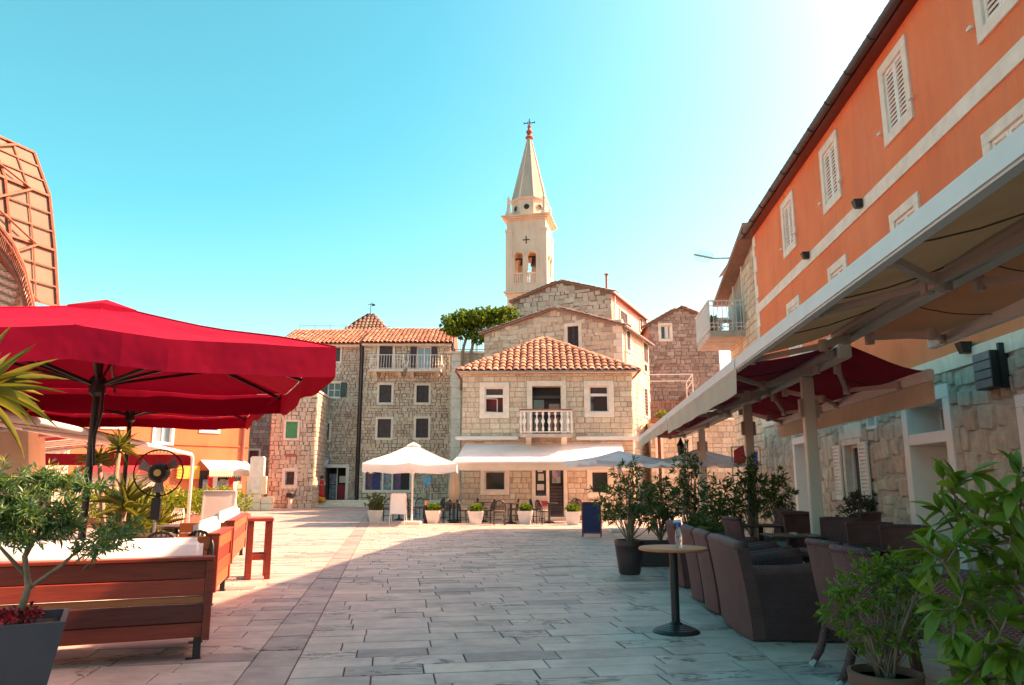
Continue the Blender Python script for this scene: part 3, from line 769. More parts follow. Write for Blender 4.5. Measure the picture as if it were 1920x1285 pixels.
# slatted box
a0, a1, z0_, z1_ = ofr.rect(1858, 675, 1890, 730)
t_ = thing('slatted_box', 'grey slatted box fixed high on the stone wall right of the door', 'vent box', ofr.pt(a0, 0, z0_), world=True)
a1 = a0+.42; z1_ = z0_+.46
MB().fb(ofr, a0, a1, -.01, .2, z0_, z1_).build('case', 'black_metal', t_)
for i in range(4):
    h = (z1_-z0_)/4; MB().fb(ofr, a0+.015, a1-.015, .2, .215, z0_+i*h+.012, z0_+(i+1)*h-.006).build('slat', 'slat_grey', t_)
m = MB(); m.fb(ofr, a1, a1+.05, .02, .12, z0_-.02, z1_+.08); m.build('mount', 'black_metal', t_)
# ================================================================== CENTRE HOUSE
CY = 31.0
cf = Frame(PY(864, 975, CY).x, CY, R(-2))
cw_ = cf.px(1187, 800)[0]; ceave = cf.px(1025, 700)[1]
ch = thing('cafe_house', 'two storey stone house with hipped tile roof and white balcony behind the café awning', 'house', cf.pt(cw_/2, 0, 0), world=True)
def crect(*a): return cf.rect(*a)
w1, w2 = crect(909, 727, 945, 775), crect(1105, 724, 1141, 773); bd = crect(998, 724, 1052, 816)
g1 = crect(909, 884, 947, 920); gd1 = crect(1004, 878, 1024, 930); gd2 = crect(1030, 878, 1057, 968); g2 = crect(1109, 884, 1142, 925)
gd2 = (gd2[0], gd2[1], .12, gd2[3]); fwC = .22
choles = [grow(w1, fwC), grow(w2, fwC), (bd[0]-fwC, bd[1]+fwC, bd[2]-.0, bd[3]+fwC), grow(g1, .18), grow(g2, .18), (gd1[0]-.14, gd2[1]+.16, .0, gd2[3]+.16)]
cwall = house_body('wall', cf, 0, cw_, 0, ceave, 6, [grow(h, .03) for h in (w1, w2, bd, g1, g2)]+[(gd1[0]-.05, gd2[1]+.03, 0, gd2[3]+.03)], 'mortar', ch)
stone_wall(cf, (0, cw_), .0, ceave-.02, choles, 'stone_warm', cwall, (.15, .25), (.2, .5), .016, .022, .08, 21, 300, view=lambda c: c[2] > 2.7 or c[2] < 2.2)
# side stones (right side)
rs = Frame(*cf.pt(cw_, 0, 0).xy, cf.ang+math.pi/2)
stone_wall(rs, (0, 6), 0, ceave-.02, [], 'stone_warm', cwall, (.2, .3), (.28, .62), .012, .02, .06, 22, 0)
# upper windows: plaster frame, tilt sash over dark room
for r, lb in ((w1, 0), (w2, 1)):
    w = window(cf, ch, r, fwC, 'limestone', 'none', rec=.35, proud=.05, back='red_interior' if lb == 0 else 'dark_interior')
    a0, a1, z0, z1 = r; zm = z0+(z1-z0)*.66
    m = MB(); frame_boxes(m, cf, (a0+.05, a1-.05, z0+.05, z1-.05), .05, -.16, -.08); m.fb(cf, a0+.05, a1-.05, -.15, -.07, zm-.05, zm+.06); m.build('sash', 'white_paint', w)
    m = MB(); m.fb(cf, a0+.05, a1-.05, -.13, -.12, zm+.06, z1-.05); m.build('roller_blind', 'shutter_dark', w)
    if lb: MB().fb(cf, a0+.05, a1-.05, -.125, -.115, z0+.05, zm-.05).build('pane', 'pane_dark', w)
    else:
        m = MB(); m.bar(cf.pt(a0+.06, -.1, z0+.06), cf.pt(a0+.5, -.34, z0+.06), .04); m.bar(cf.pt(a0+.06, -.1, zm-.08), cf.pt(a0+.5, -.34, zm-.08), .04); m.bar(cf.pt(a0+.5, -.34, z0+.06), cf.pt(a0+.5, -.34, zm-.08), .04); m.build('casement', 'white_paint', w)
# balcony door and balcony
w = window(cf, ch, bd, fwC, 'limestone', 'none', rec=.5, name='balcony_door', bottom=False)
MB().fb(cf, bd[0]+.05, (bd[0]+bd[1])/2-.1, -.48, -.46, bd[2], bd[3]-.4).build('pane', 'pane_dark', w)
MB().fb(cf, (bd[0]+bd[1])/2+.1, bd[1]-.05, -.48, -.46, bd[2], bd[3]-.7).build('curtain', 'pane_red', w)
m = MB(); m.fb(cf, bd[0], bd[1], -.3, -.22, bd[3]-.5, bd[3]-.38); m.build('transom', 'shutter_dark', w)
bz = bd[2]; bo = .85; ba0, ba1 = cf.px(974, 800, bo)[0], cf.px(1074, 800, bo)[0]
bal = MB(); bal.fb(cf, ba0, ba1, -.02, bo+.05, bz-.14, bz); bal = bal.build('balcony_slab', 'mortar_pale', ch, bevel=.02)
for a in (ba0+.25, ba1-.45): MB().add([cf.pt(a, 0, bz-.5), cf.pt(a+.22, 0, bz-.5), cf.pt(a+.22, .0, bz-.14), cf.pt(a, .0, bz-.14), cf.pt(a, .3, bz-.42), cf.pt(a+.22, .3, bz-.42), cf.pt(a+.22, .7, bz-.14), cf.pt(a, .7, bz-.14)], MB.BF).build('corbel', 'limestone', bal)
m = MB(); hz = bz+.98
m.fb(cf, ba0, ba1, bo-.05, bo+.03, hz-.05, hz+.01); m.fb(cf, ba0, ba0+.07, .03, bo-.05, hz-.05, hz+.01); m.fb(cf, ba1-.07, ba1, .03, bo-.05, hz-.05, hz+.01)
rail = m.build('balcony_rail', 'wood_orange', ch, bevel=.01, seg=1)
m = MB(); m.fb(cf, ba0+.02, ba1-.02, bo-.035, bo+.01, bz+.05, bz+.09); m.fb(cf, ba0+.02, ba1-.02, bo-.035, bo+.01, hz-.1, hz-.055)
for a in (ba0+.03, ba1-.06): m.fb(cf, a, a+.05, bo-.04, bo+.015, bz, hz-.055)
m.build('balcony_frame', 'white_paint', rail)
n_b = 8
bp = MB().lathe([(.022, 0), (.03, .04), (.055, .12), (.03, .2), (.022, .27), (.05, .36), (.075, .42), (.05, .5), (.022, .58), (.03, .66), (.055, .72), (.03, .8), (.022, .85)], 8).mesh('baluster', 'white_paint', smooth=True)
for i in range(n_b):
    a = ba0+.2+(ba1-ba0-.4)*i/(n_b-1); o = link('baluster', bp, rail); o.location = cf.pt(a, bo-.012, bz+.07)
for s in (ba0+.05, ba1-.05):
    for n in (.25, .55): o = link('baluster', bp, rail); o.location = cf.pt(s, n, bz+.07)
# ground floor
window(cf, ch, g1, .18, 'limestone', 'glass', pane='pane_dark', bars=(0, 0), sash='limestone')
window(cf, ch, g2, .18, 'limestone', 'glass', pane='pane_dark', bars=(0, 0), sash='limestone')
m = MB(); frame_boxes(m, cf, (gd1[0], gd2[1], .12, gd2[3]), .15, -.3, .06, False); m.fb(cf, gd1[1], gd2[0], -.3, .055, .12, gd2[3]); m.fb(cf, gd1[0], gd1[1], -.29, .05, .12, gd1[2])
dr_ = m.build('cafe_door_frame', 'limestone', ch, bevel=.01, seg=1)
MB().fb(cf, gd1[0], gd1[1], -.2, -.19, gd1[2], gd1[3]).build('pane', 'pane_dark', dr_)
for k, (x0, x1, y0, y1) in enumerate(((.25, .8, .55, .8), (.15, .8, .2, .42), (.2, .7, .86, .98))):
    W_, H_ = gd1[1]-gd1[0], gd1[3]-gd1[2]; MB().fb(cf, gd1[0]+x0*W_, gd1[0]+x1*W_, -.188, -.183, gd1[2]+y0*H_, gd1[2]+y1*H_).build('menu_sheet', 'paper', dr_)
MB().fb(cf, gd2[0], gd2[1], -.24, -.2, .12, gd2[3]).build('door_leaf', 'pane_dark', dr_)
m = MB()
for i in range(9): z = .2+i*.13; m.fb(cf, gd2[0]+.04, gd2[1]-.04, -.2, -.185, z, z+.1)
m.build('door_louvres', 'shutter_dark', dr_)
MB().fb(cf, gd2[0]+.12, gd2[1]-.12, -.2, -.19, 1.45, gd2[3]-.1).build('door_poster', 'mixed_goods', dr_)
MB().fb(cf, gd1[0]-.3, gd2[1]+.4, 0, .55, 0, .12).build('door_step', 'limestone', ch, bevel=.01, seg=1)
MB().fb(cf, gd1[0]+.05, gd1[1]+.05, .06, .3, .55, .75).build('red_box', 'red_fascia', dr_)
# hipped roof
ovh = .28; A0, A1 = cf.px(858, 696, ovh)[0], cf.px(1196, 696, ovh)[0]
ez = ceave+.06; apn = -3.3; ap = cf.pt((A0+A1)/2-.15, apn, PY(1024, 636, CY+3.3).z)
m = MB(); m.fb(cf, A0, A1, -6.2, ovh, ceave, ceave+.09); m.build('cornice', 'limestone', ch, bevel=.02, seg=1)
E = [cf.pt(A0, ovh, ez), cf.pt(A1, ovh, ez), cf.pt(A1, -6.4, ez), cf.pt(A0, -6.4, ez)]
m = MB()
for i in range(4): m.quad(E[i], E[(i+1) % 4], ap)
croof = m.build('roof', 'roof_tile', ch)
m = MB(); tr = [cf.pt(A0, ovh+.06, ceave+.04), cf.pt(A1, ovh+.06, ceave+.04)]; m.tube(tr, .055, 8); m.build('gutter', 'grey_metal', ch)
rg = random.Random(8); left = 300
def roof_face(P0, P1, apex, left, cw=.285, rl=.36, mat='roof_tile', parent=None):
    across = (P1-P0); Wd = across.length; across.normalize()
    mid_ = P0+across*(apex-P0).dot(across); upv = apex-mid_; S = upv.length; upv.normalize(); nr = across.cross(upv).normalized()
    am = (apex-P0).dot(across)
    def inside(a, s):
        k = s/S; return am*k-.12 < a < Wd-(Wd-am)*k+.12 and s < S
    return tile_plane(P0-upv*.1, across, upv, nr, inside, int(Wd/cw)+1, cw, int(S/rl)+1, rl, mat, parent, left, rg)
left -= roof_face(E[0], E[1], ap, left, parent=croof)
left -= roof_face(E[1], E[2], ap, left, parent=croof)
roof_face(E[3], E[0], ap, 0, parent=croof)
for e in (E[0], E[1]): ridge_tiles(e, ap, croof, 'roof_tile', 20, rg, .13, .42)
# ---- awning over the café front
aw = thing('cafe_awning', 'wide white folding-arm awning over the café front of the centre house', 'awning', cf.pt(3, 0, 3), world=True)
n1 = 2.4; fa0, fa1 = cf.px(846, 868, n1)[0], cf.px(1178, 868, n1)[0]; zf = cf.px(1000, 867, n1)[1]; zt_ = cf.px(1000, 832)[1]
ta0, ta1 = cf.px(872, 832)[0], cf.px(1165, 832)[0]
m = MB(); K_ = 8
for i in range(K_):
    def P(t, u): 
        a = (ta0+(ta1-ta0)*u)*(1-t)+(fa0+(fa1-fa0)*u)*t
        return cf.pt(a, .08+(n1-.08)*t, zt_*(1-t)+zf*t-.10*math.sin(math.pi*t))
    for j in range(12): m.quad(P(i/K_, j/12), P(i/K_, (j+1)/12), P((i+1)/K_, (j+1)/12), P((i+1)/K_, j/12))
m.build('canvas', 'white_canvas', aw, smooth=True)
m = MB(); zv = zf-.30; N_ = 40
for i in range(N_):
    x0, x1 = fa0+(fa1-fa0)*i/N_, fa0+(fa1-fa0)*(i+1)/N_; f = lambda x: n1+.02*math.sin(x*5)
    m.quad(cf.pt(x0, n1+.02, zf-.03), cf.pt(x1, n1+.02, zf-.03), cf.pt(x1, f(x1)+.02, zv), cf.pt(x0, f(x0)+.02, zv))
m.build('valance', 'cream_canvas', aw, smooth=True)
m = MB(); m.fb(cf, fa0, fa1, n1-.03, n1+.05, zf-.035, zf+.035); m.build('front_bar', 'white_metal', aw)
for u0, u1 in ((853, 972), (1080, 1197)):
    a0, z0 = cf.px(u0, 822, .3); a1 = cf.px(u1, 822, .3)[0]; MB().fb(cf, a0, a1, .02, .3, z0-.07, z0+.08).build('cassette', 'white_metal', aw, bevel=.03)
for a in (ta0+1, (ta0+ta1)/2, ta1-1):
    e = cf.pt(a-.9, 1.2, (zt_+zf)/2-.25); m = MB(); m.tube([cf.pt(a, .1, zt_-.15), e], .035, 6); m.tube([e, cf.pt(a, n1-.05, zf)], .03, 6); m.build('folding_arm', 'white_metal', aw)

# ================================================================== HOUSES BEHIND, CENTRE
GZ = {}
def gable_house(name, label, fr, a0, a1, zl, zr, ap_a, apz, depth, holes, mat, mortar, seed, limit, rows, widths, side='stone', sidemat='stone_warm', roofover=.25, z0=0, view=None, proud=.03):
    t_ = thing(name, label, 'house', fr.pt((a0+a1)/2, 0, z0), world=True); p = fr.pt
    m = MB(); zm = min(zl, zr)
    wall_grid(m, fr, a0, a1, z0, zm, [grow(h, .03) for h in holes if h[2] < zm])
    top_ = lambda x: zl+(apz-zl)*(x-a0)/(ap_a-a0) if x < ap_a else zr+(apz-zr)*(a1-x)/(a1-ap_a)
    hs_ = [grow(h, .03) for h in holes if h[3] >= zm]
    xs = sorted({a0, a1, ap_a}|{x for h in hs_ for x in h[:2]})
    for x0, x1 in zip(xs[:-1], xs[1:]):
        hh = [h for h in hs_ if h[0]-1e-6 <= x0 and x1 <= h[1]+1e-6]
        if hh: h = hh[0]; m.quad(p(x0, 0, max(h[3], zm)), p(x1, 0, max(h[3], zm)), p(x1, 0, top_(x1)), p(x0, 0, top_(x0)))
        else: m.quad(p(x0, 0, zm), p(x1, 0, zm), p(x1, 0, top_(x1)), p(x0, 0, top_(x0)))
        if hh and h[2] > zm: m.quad(p(x0, 0, zm), p(x1, 0, zm), p(x1, 0, h[2]), p(x0, 0, h[2]))
    m.quad(p(a0, -depth, z0), p(a1, -depth, z0), p(a1, -depth, zr), p(ap_a, -depth, apz), p(a0, -depth, zl))
    wl = m.build('wall', mortar, t_)
    def span(z):
        L = a0 if z <= zl else a0+(ap_a-a0)*(z-zl)/(apz-zl); Rr = a1 if z <= zr else a1-(a1-ap_a)*(z-zr)/(apz-zr)
        return L, Rr
    stone_wall(fr, span, z0, apz-.08, [grow(h, .1) for h in holes], mat, wl, rows, widths, .022, proud, .2, seed, limit, view=view, zj=.16)
    for a, zz, nm in ((a1, zr, 'right'), (a0, zl, 'left')):
        m = MB(); m.quad(p(a, 0, z0), p(a, -depth, z0), p(a, -depth, zz), p(a, 0, zz)); sw_ = m.build('side_wall', mortar if side == 'stone' else sidemat, t_)
        if side == 'stone' and nm == 'right':
            sf = Frame(*p(a, 0, 0).xy, fr.ang+math.pi/2); stone_wall(sf, (0, depth), z0, zz, [], sidemat, sw_, rows, widths, .015, .02, .1, seed+1, 0)
    m = MB(); o_ = roofover
    for (aa, zz, s) in ((a0, zl, -1), (a1, zr, 1)):
        k = (apz-zz)/abs(ap_a-aa); ea = aa+s*o_; e_z = zz-k*o_
        m.sheet([p(ea, o_*.7, e_z), p(ap_a, o_*.7, apz), p(ap_a, -depth-.2, apz), p(ea, -depth-.2, e_z)], (0, 0, .07))
    rf = m.build('roof', 'roof_tile_old', t_)
    rg = random.Random(seed); jt = MB(); me, tm = tile_mesh('roof_tile_old')
    for (aa, zz, s) in ((a0, zl, -1), (a1, zr, 1)):
        e1 = p(aa+s*o_, 0, zz-(apz-zz)/abs(ap_a-aa)*o_); e2 = p(ap_a, 0, apz); L = (e2-e1).length; d = (e2-e1).normalized()
        x = fr.n*(-s)*-1; x = fr.n; z = x.cross(d).normalized(); 
        if z.z < 0: x = -x; z = -z
        rot = Matrix((x, d, z)).transposed().to_4x4()
        for i in range(int(L/.34)):
            for c in range(3):
                Mx = Matrix.Translation(e1+d*((i+.5)*.34)+fr.n*(.05-c*.24)+z*.1) @ rot @ Matrix.Rotation(-.08, 4, 'X') @ Matrix.Diagonal((.24, .4, .2, 1))
                jt.cr = rg.random(); jt.add([Mx @ Vector(v) for v in tm.v], tm.f)
    jt.build('verge_tiles', 'roof_tile_old', rf, smooth=50, kind='stuff')
    return t_, wl
# middle house
mY = 36.5; mr = PY(1166, 612, mY); MA = R(-24)
mw = 7.05; mf = Frame(mr.x-mw*math.cos(MA), mr.y-mw*math.sin(MA), MA)
zl = mf.px(908, 627)[1]; al = mf.px(908, 627)[0]; apx = mf.px(1043, 580); zr = mr.z
mwin = mf.rect(1064, 612, 1085, 645); mwin = (mwin[0], mwin[1], mwin[2]-.5, mwin[3])
mh, mwl = gable_house('gabled_stone_house', 'gabled stone house rising directly behind the café house, one shuttered window', mf, al, mw, zl, zr, apx[0], apx[1], 5.4, [mwin], 'stone_warm', 'mortar', 31, 260, (.17, .34), (.22, .6), side='stone', sidemat='stone_warm', view=lambda c: c[2] > 6)
window(mf, mh, mwin, .17, 'limestone', 'shut', 'shutter_dark', 12)
mb = MB()
for k in range(11): z = 5.8+k*.34; mb.fb(mf, mw-(.45 if k % 2 else .3), mw+.02, -.2, .045, z, z+.325)
mb.build('quoins', 'limestone', mh, bevel=.01, seg=1)
ms = Frame(*mf.pt(mw, 0, 0).xy, MA+math.pi/2)
for (u0, v0, u1, v1, st_) in ((1173.5, 622, 1180, 657, 'shut'), (1205, 645, 1213, 680, 'shut'), (1206, 684, 1212, 697, 'shut'), (1207, 730, 1213, 780, 'shut')):
    r = ms.rect(u0, v0, u1, v1, .0); window(ms, mh, r, .1, 'limestone', 'shut', 'shutter_dark', 8, proud=-.06, rec=.12, off=.125)
m = MB(); m.tube([ms.pt(-.3, .28, zr-.05), ms.pt(5.6, .28, zr-.05)], .06, 8); m.tube([ms.pt(.25, .2, zr-.1), ms.pt(.25, .1, zr-.4), ms.pt(.25, .1, 5.4)], .045, 6); m.build('gutter', 'grey_metal', mh)
# back house with pink side
bY = 44.5; br = PY(1146, 549, bY); bw = 6.35
bf = Frame(br.x-bw*math.cos(MA), br.y-bw*math.sin(MA), MA)
bl = bf.px(963, 566); bap = bf.px(1050, 529)
bh, bwl = gable_house('pink_sided_house', 'highest gabled stone house below the bell tower, with a pink side wall', bf, bl[0], bw, bl[1], br.z, bap[0], bap[1], 8.3, [], 'stone_grey', 'mortar_dark', 41, 180, (.2, .34), (.25, .65), side='plain', sidemat='pink_stucco', view=lambda c: c[2] > 9)
bs = Frame(*bf.pt(bw, 0, 0).xy, MA+math.pi/2)
for (u0, v0, u1, v1) in ((1162, 586, 1175, 606), (1199, 598, 1203, 620), (1208, 598, 1211, 620)):
    r = bs.rect(u0, v0, u1, v1); window(bs, bh, r, .1, 'limestone', 'shut', 'shutter_dark', 8, proud=-.06, rec=.12, off=.125)
m = MB(); m.tube([bs.pt(-.3, .28, br.z-.05), bs.pt(8.4, .28, br.z-.05)], .07, 8); m.tube([bs.pt(.4, .1, br.z-.1), bs.pt(.4, .1, 7)], .06, 6); m.build('gutter', 'white_metal', bh)
c = PY(1137, 548, 46); fl = thing('flue_pipe', 'thin metal flue pipe with a cap on the highest gabled roof', 'chimney', (c.x, c.y, c.z-.6), world=True)
m = MB(); m.tube([(c.x, c.y, c.z-.6), PY(1137, 517, 46)], .07, 8); m.build('pipe', 'rust', fl)
m = MB(); t2_ = PY(1137, 514, 46); m.lathe([(.02, .05), (.16, 0), (.16, -.03), (.08, -.04), (.08, -.14)][::-1], 10, t2_); m.build('cap', 'rust', fl)

# ================================================================== BELL TOWER
TY = 62.0; TA = R(-12); tc = PY(1024, 480, TY); TWd = 3.5
tf = Frame(tc.x-TWd*math.cos(TA), tc.y-TWd*math.sin(TA), TA)
tw = thing('bell_tower', 'cream stone bell tower with octagonal spire and iron cross', 'bell tower', tf.pt(TWd/2, -TWd/2, 0), world=True)
Z = lambda v: tf.px(985, v)[1]
z_led, z_bal0, z_bal1, z_sp, z_cap, z_cor = Z(549), Z(530), Z(512), Z(480), Z(432), Z(412)
a_op = [(tf.px(964, 500)[0], tf.px(980, 500)[0]), (tf.px(989, 500)[0], tf.px(1005, 500)[0])]
p = tf.pt
MB().fb(tf, .05, TWd-.05, -TWd+.05, -.05, 0, z_led).build('lower_shaft', 'tower_stone', tw)
m = MB(); m.fb(tf, -.25, TWd+.25, -TWd-.25, .25, z_led, z_led+.16); m.fb(tf, -.1, TWd+.1, -TWd-.1, .1, z_led-.22, z_led); m.build('ledge', 'tower_stone', tw, bevel=.05)
def arch_face(m, fr, W_, ops, zb_, zs, zt, th):
    "wall slab with round-headed openings from zb_ springing at zs, up to zt"
    xs = [0]+[x for o in ops for x in o]+[W_]
    for i in range(0, len(xs), 2): m.fb(fr, xs[i], xs[i+1], -th, 0, zb_, zt)
    for a0, a1 in ops:
        r = (a1-a0)/2; c = (a0+a1)/2; N = 10
        for k in range(N):
            t0_, t1_ = math.pi*k/N, math.pi*(k+1)/N
            x0, x1 = c-r*math.cos(t0_), c-r*math.cos(t1_); y0, y1 = zs+r*math.sin(t0_), zs+r*math.sin(t1_)
            q = [(x0, y0), (x1, y1), (x1, zt), (x0, zt)]
            m.add([fr.pt(x, 0, z) for x, z in q]+[fr.pt(x, -th, z) for x, z in q], [(0, 1, 2, 3), (7, 6, 5, 4), (0, 4, 5, 1), (2, 6, 7, 3)])
m = MB(); m.fb(tf, 0, TWd, -TWd, 0, z_led+.16, z_bal0-.1)
b1_ = z_bal0-.1
faces = []
for k in range(4):
    o_ = [p(0, 0, 0), p(TWd, 0, 0), p(TWd, -TWd, 0), p(0, -TWd, 0)][k]; ff = Frame(o_.x, o_.y, TA+k*math.pi/2); faces.append(ff)
    arch_face(m, ff, TWd, a_op, b1_, z_sp, z_cap+.1, .45)
m.fb(tf, .02, TWd-.02, -TWd+.02, -.02, z_cap+.1, z_cor)
bel = m.build('belfry', 'tower_stone', tw)
for ff in faces:
    m = MB()
    for a in (-.04, TWd-.5): m.fb(ff, a, a+.54, 0, .07, z_led+.16, z_cap-.1); m.fb(ff, a-.04, a+.58, 0, .13, z_cap-.1, z_cap+.12)
    m.build('pilasters', 'tower_stone', bel)
    m = MB()
    for a0, a1 in a_op:
        m.fb(ff, a0-.05, a1+.05, -.2, .05, z_bal1-.08, z_bal1+.04); m.fb(ff, a0-.05, a1+.05, -.2, .05, z_bal0-.1, z_bal0)
        for k in range(4): m.lathe([(.04, 0), (.075, .15), (.05, .4), (.075, .62), (.05, z_bal1-z_bal0-.08)], 6, ff.pt(a0+(a1-a0)*(k+.5)/4, -.08, z_bal0))
    m.build('balustrade', 'tower_stone', bel)
    for a0, a1 in a_op:
        m = MB(); c = (a0+a1)/2; r = (a1-a0)/2
        m.tube([ff.pt(c+(r+.09)*math.cos(t_), .03, z_sp+(r+.09)*math.sin(t_)) for t_ in [math.pi*k/10 for k in range(11)]], .08, 6); m.build('arch_moulding', 'tower_stone', bel)
    m = MB(); cz = Z(450); c = TWd/2; m.fb(ff, c-.32, c+.32, -.01, .02, cz-.05, cz+.05); m.fb(ff, c-.05, c+.05, -.012, .023, cz-.34, cz+.34); m.build('wall_cross', 'shutter_dark', bel)
for k, (q, r_, h_) in enumerate((((a_op[1][0]+a_op[1][1])/2, .34, .75), ((a_op[0][0]+a_op[0][1])/2+.1, .24, .5))):
    c = p(q, -1.2, z_sp-.2); b = MB(); b.lathe([(r_*.2, h_*.55), (r_*.5, h_*.5), (r_*.6, h_*.2), (r_*.75, -h_*.2), (r_, -h_*.5)][::-1], 14, c); b.build('bell', 'shutter_dark', bel, smooth=40)
    b = MB(); b.bar(c+tf.d*-.6+Vector((0, 0, h_*.6)), c+tf.d*.6+Vector((0, 0, h_*.6)), .12); b.build('bell_yoke', 'wood_dark', bel)
m = MB(); m.bx(0, 0, 0, 0, 0, 0); m = MB()
for e, z0_, z1_ in ((.12, z_cor, z_cor+.14), (.28, z_cor+.14, z_cor+.28), (.45, z_cor+.28, z_cor+.38)): m.fb(tf, -e, TWd+e, -TWd-e, e, z0_, z1_)
m.build('cornice', 'tower_stone', tw, bevel=.03)
zc2 = z_cor+.38; cc = p(TWd/2, -TWd/2, 0); z_d1 = Z(375)+.2
def ngon(r, z, n=8, a=TA+math.pi/8): return [cc+Vector((r*math.cos(a+2*math.pi*i/n), r*math.sin(a+2*math.pi*i/n), z)) for i in range(n)]
def loft(m, rings):
    n = len(rings[0]); vs = [v for r in rings for v in r]
    m.add(vs, [(i*n+j, i*n+(j+1) % n, (i+1)*n+(j+1) % n, (i+1)*n+j) for i in range(len(rings)-1) for j in range(n)]+[tuple(range(n))[::-1], tuple(range((len(rings)-1)*n, len(rings)*n))])
rd = 1.62
m = MB(); loft(m, [ngon(rd, zc2), ngon(rd, z_d1)]); drum = m.build('drum', 'tower_stone', tw)
m = MB(); loft(m, [ngon(rd+.1, z_d1), ngon(rd+.2, z_d1+.1), ngon(rd+.2, z_d1+.17)]); m.build('drum_cornice', 'tower_stone', drum)
for k in range(8):
    an = TA+math.pi/8+2*math.pi*(k+.5)/8; ap_ = rd*math.cos(math.pi/8); d = Vector((math.cos(an), math.sin(an), 0)); c = cc+d*(ap_+.005)+Vector((0, 0, (zc2+z_d1)/2+.1)); x = Vector((-d.y, d.x, 0))
    m = MB(); m.add([c+x*(.26*math.cos(t_))+Vector((0, 0, .26*math.sin(t_))) for t_ in [2*math.pi*i/16 for i in range(16)]], [tuple(range(16))]); m.build('oculus', 'dark_interior', drum)
    m = MB(); m.tube([c+x*(.3*math.cos(t_))+Vector((0, 0, .3*math.sin(t_))) for t_ in [2*math.pi*i/16 for i in range(17)]], .05, 5); m.build('oculus_ring', 'tower_stone', drum)
for a, n in ((.15, -.15), (TWd-.15, -.15), (TWd-.15, -TWd+.15), (.15, -TWd+.15)):
    b = p(a, n, zc2); m = MB(); m.lathe([(.32, 0), (.3, .35), (.18, .6), (.13, 1.5), (.19, 1.6), (.03, 1.95)], 8, b); m.build('pinnacle', 'tower_stone', tw)
z_s1 = Z(243)
m = MB(); rings = [ngon(rd+.03, z_d1+.17), ngon(.17, z_s1)]; loft(m, rings); sp = m.build('spire', 'spire_stone', tw)
for k in range(8): MB().tube([rings[0][k], rings[1][k]], [.07, .03], 5).build('spire_rib', 'tower_stone', sp)
m = MB(); m.lathe([(.2, 0), (.36, .05), (.38, .15), (.22, .28), (.2, .5), (.3, .62), (.3, .75), (.16, .9), (.12, 1.1), (.2, 1.2), (.12, 1.35), (.03, 1.45)], 12, cc+Vector((0, 0, z_s1-.1))); m.build('finial', 'rust', tw, smooth=40)
zx = z_s1+1.3; z_x1 = Z(206); m = MB(); m.bar(cc+Vector((0, 0, zx)), cc+Vector((0, 0, z_x1)), .07); zq = Z(214); m.bar(cc+tf.d*-.5+Vector((0, 0, zq)), cc+tf.d*.5+Vector((0, 0, zq)), .07)
for dx, dz in ((-.5, 0), (.5, 0)): m.bar(cc+tf.d*dx+Vector((0, 0, zq-.09)), cc+tf.d*dx+Vector((0, 0, zq+.09)), .06)
m.tube([cc+tf.d*(.2*math.cos(t_))+Vector((0, 0, zq+.2*math.sin(t_))) for t_ in [2*math.pi*i/12 for i in range(13)]], .02, 4); m.build('cross', 'black_metal', tw)
# ================================================================== STONE ROW ON THE LEFT
def strip_roof(fr, a0, a1, n0, z0, n1, z1, parent, mat, seed, cw=.3, limit=0):
    P0, P1 = fr.pt(a0, n0, z0), fr.pt(a1, n0, z0); T0, T1 = fr.pt(a0, n1, z1), fr.pt(a1, n1, z1)
    m = MB(); m.sheet([P0, P1, T1, T0], (0, 0, .06)); B0, B1 = fr.pt(a0, 2*n1-n0, z0), fr.pt(a1, 2*n1-n0, z0); m.sheet([T0, T1, B1, B0], (0, 0, .06))
    m.quad(P0, T0, B0); m.quad(P1, T1, B1); rf = m.build('roof', mat, parent)
    ac = (P1-P0).normalized(); up = (T0-P0); S = up.length; up.normalize(); nr = ac.cross(up).normalized(); rg = random.Random(seed)
    tile_plane(P0-up*.12+nr*.06, ac, up, nr, lambda a, s: a < a1-a0+.1, int((a1-a0)/cw)+1, cw, int(S/.42)+1, .42, mat, rf, limit, rg)
    ridge_tiles(T0+Vector((0, 0, .05)), T1+Vector((0, 0, .05)), rf, mat, 60, rg, .14, .42)
    return rf
AY = 49.0
af = Frame(PY(672, 930, AY).x, AY, R(1)); aW = af.px(842, 800)[0]; aE = af.px(760, 646)[1]
A = thing('four_storey_stone_house', 'four storey stone house with two iron balconies and dark shutters', 'house', af.pt(aW/2, 0, 0), world=True)
ar = lambda *q: af.rect(*q)
d1, d2_ = ar(711, 649, 736, 695), ar(782, 651, 808, 695)
wl_ = [ar(711, 722, 734, 755), ar(781, 723, 804, 755), ar(708, 786, 733, 821), ar(780, 785, 803, 821)]
shop = ar(685, 882, 768, 919); stp = .42
holes = [d1, d2_]+wl_+[shop]
awl = house_body('wall', af, 0, aW, 0, aE, 8, [grow(h, .03) for h in holes], 'mortar_dark', A)
stone_wall(af, (0, aW), 0, aE, [grow(h, .13) for h in holes], 'stone_warm', awl, (.15, .27), (.17, .44), .03, .035, .14, 51, 300, view=lambda c: c[2] > 2.6, zj=.03)
for h in wl_: window(af, A, h, .15, 'limestone', 'shut', 'shutter_dark', 0)
window(af, A, d1, .15, 'limestone', 'shut', 'shutter_dark', 0, name='balcony_door', bottom=False)
w = window(af, A, d2_, .15, 'limestone', 'glass', bars=(1, 0), name='balcony_door', bottom=False, pane='pane_sky')
for a0, a1 in ((d2_[0]-.45, d2_[0]-.02), (d2_[1]+.02, d2_[1]+.4)): shutter_leaf(af, w, a0, a1, d2_[2], d2_[3], .06, .1, 'shutter_dark', 0)
rg = random.Random(4)
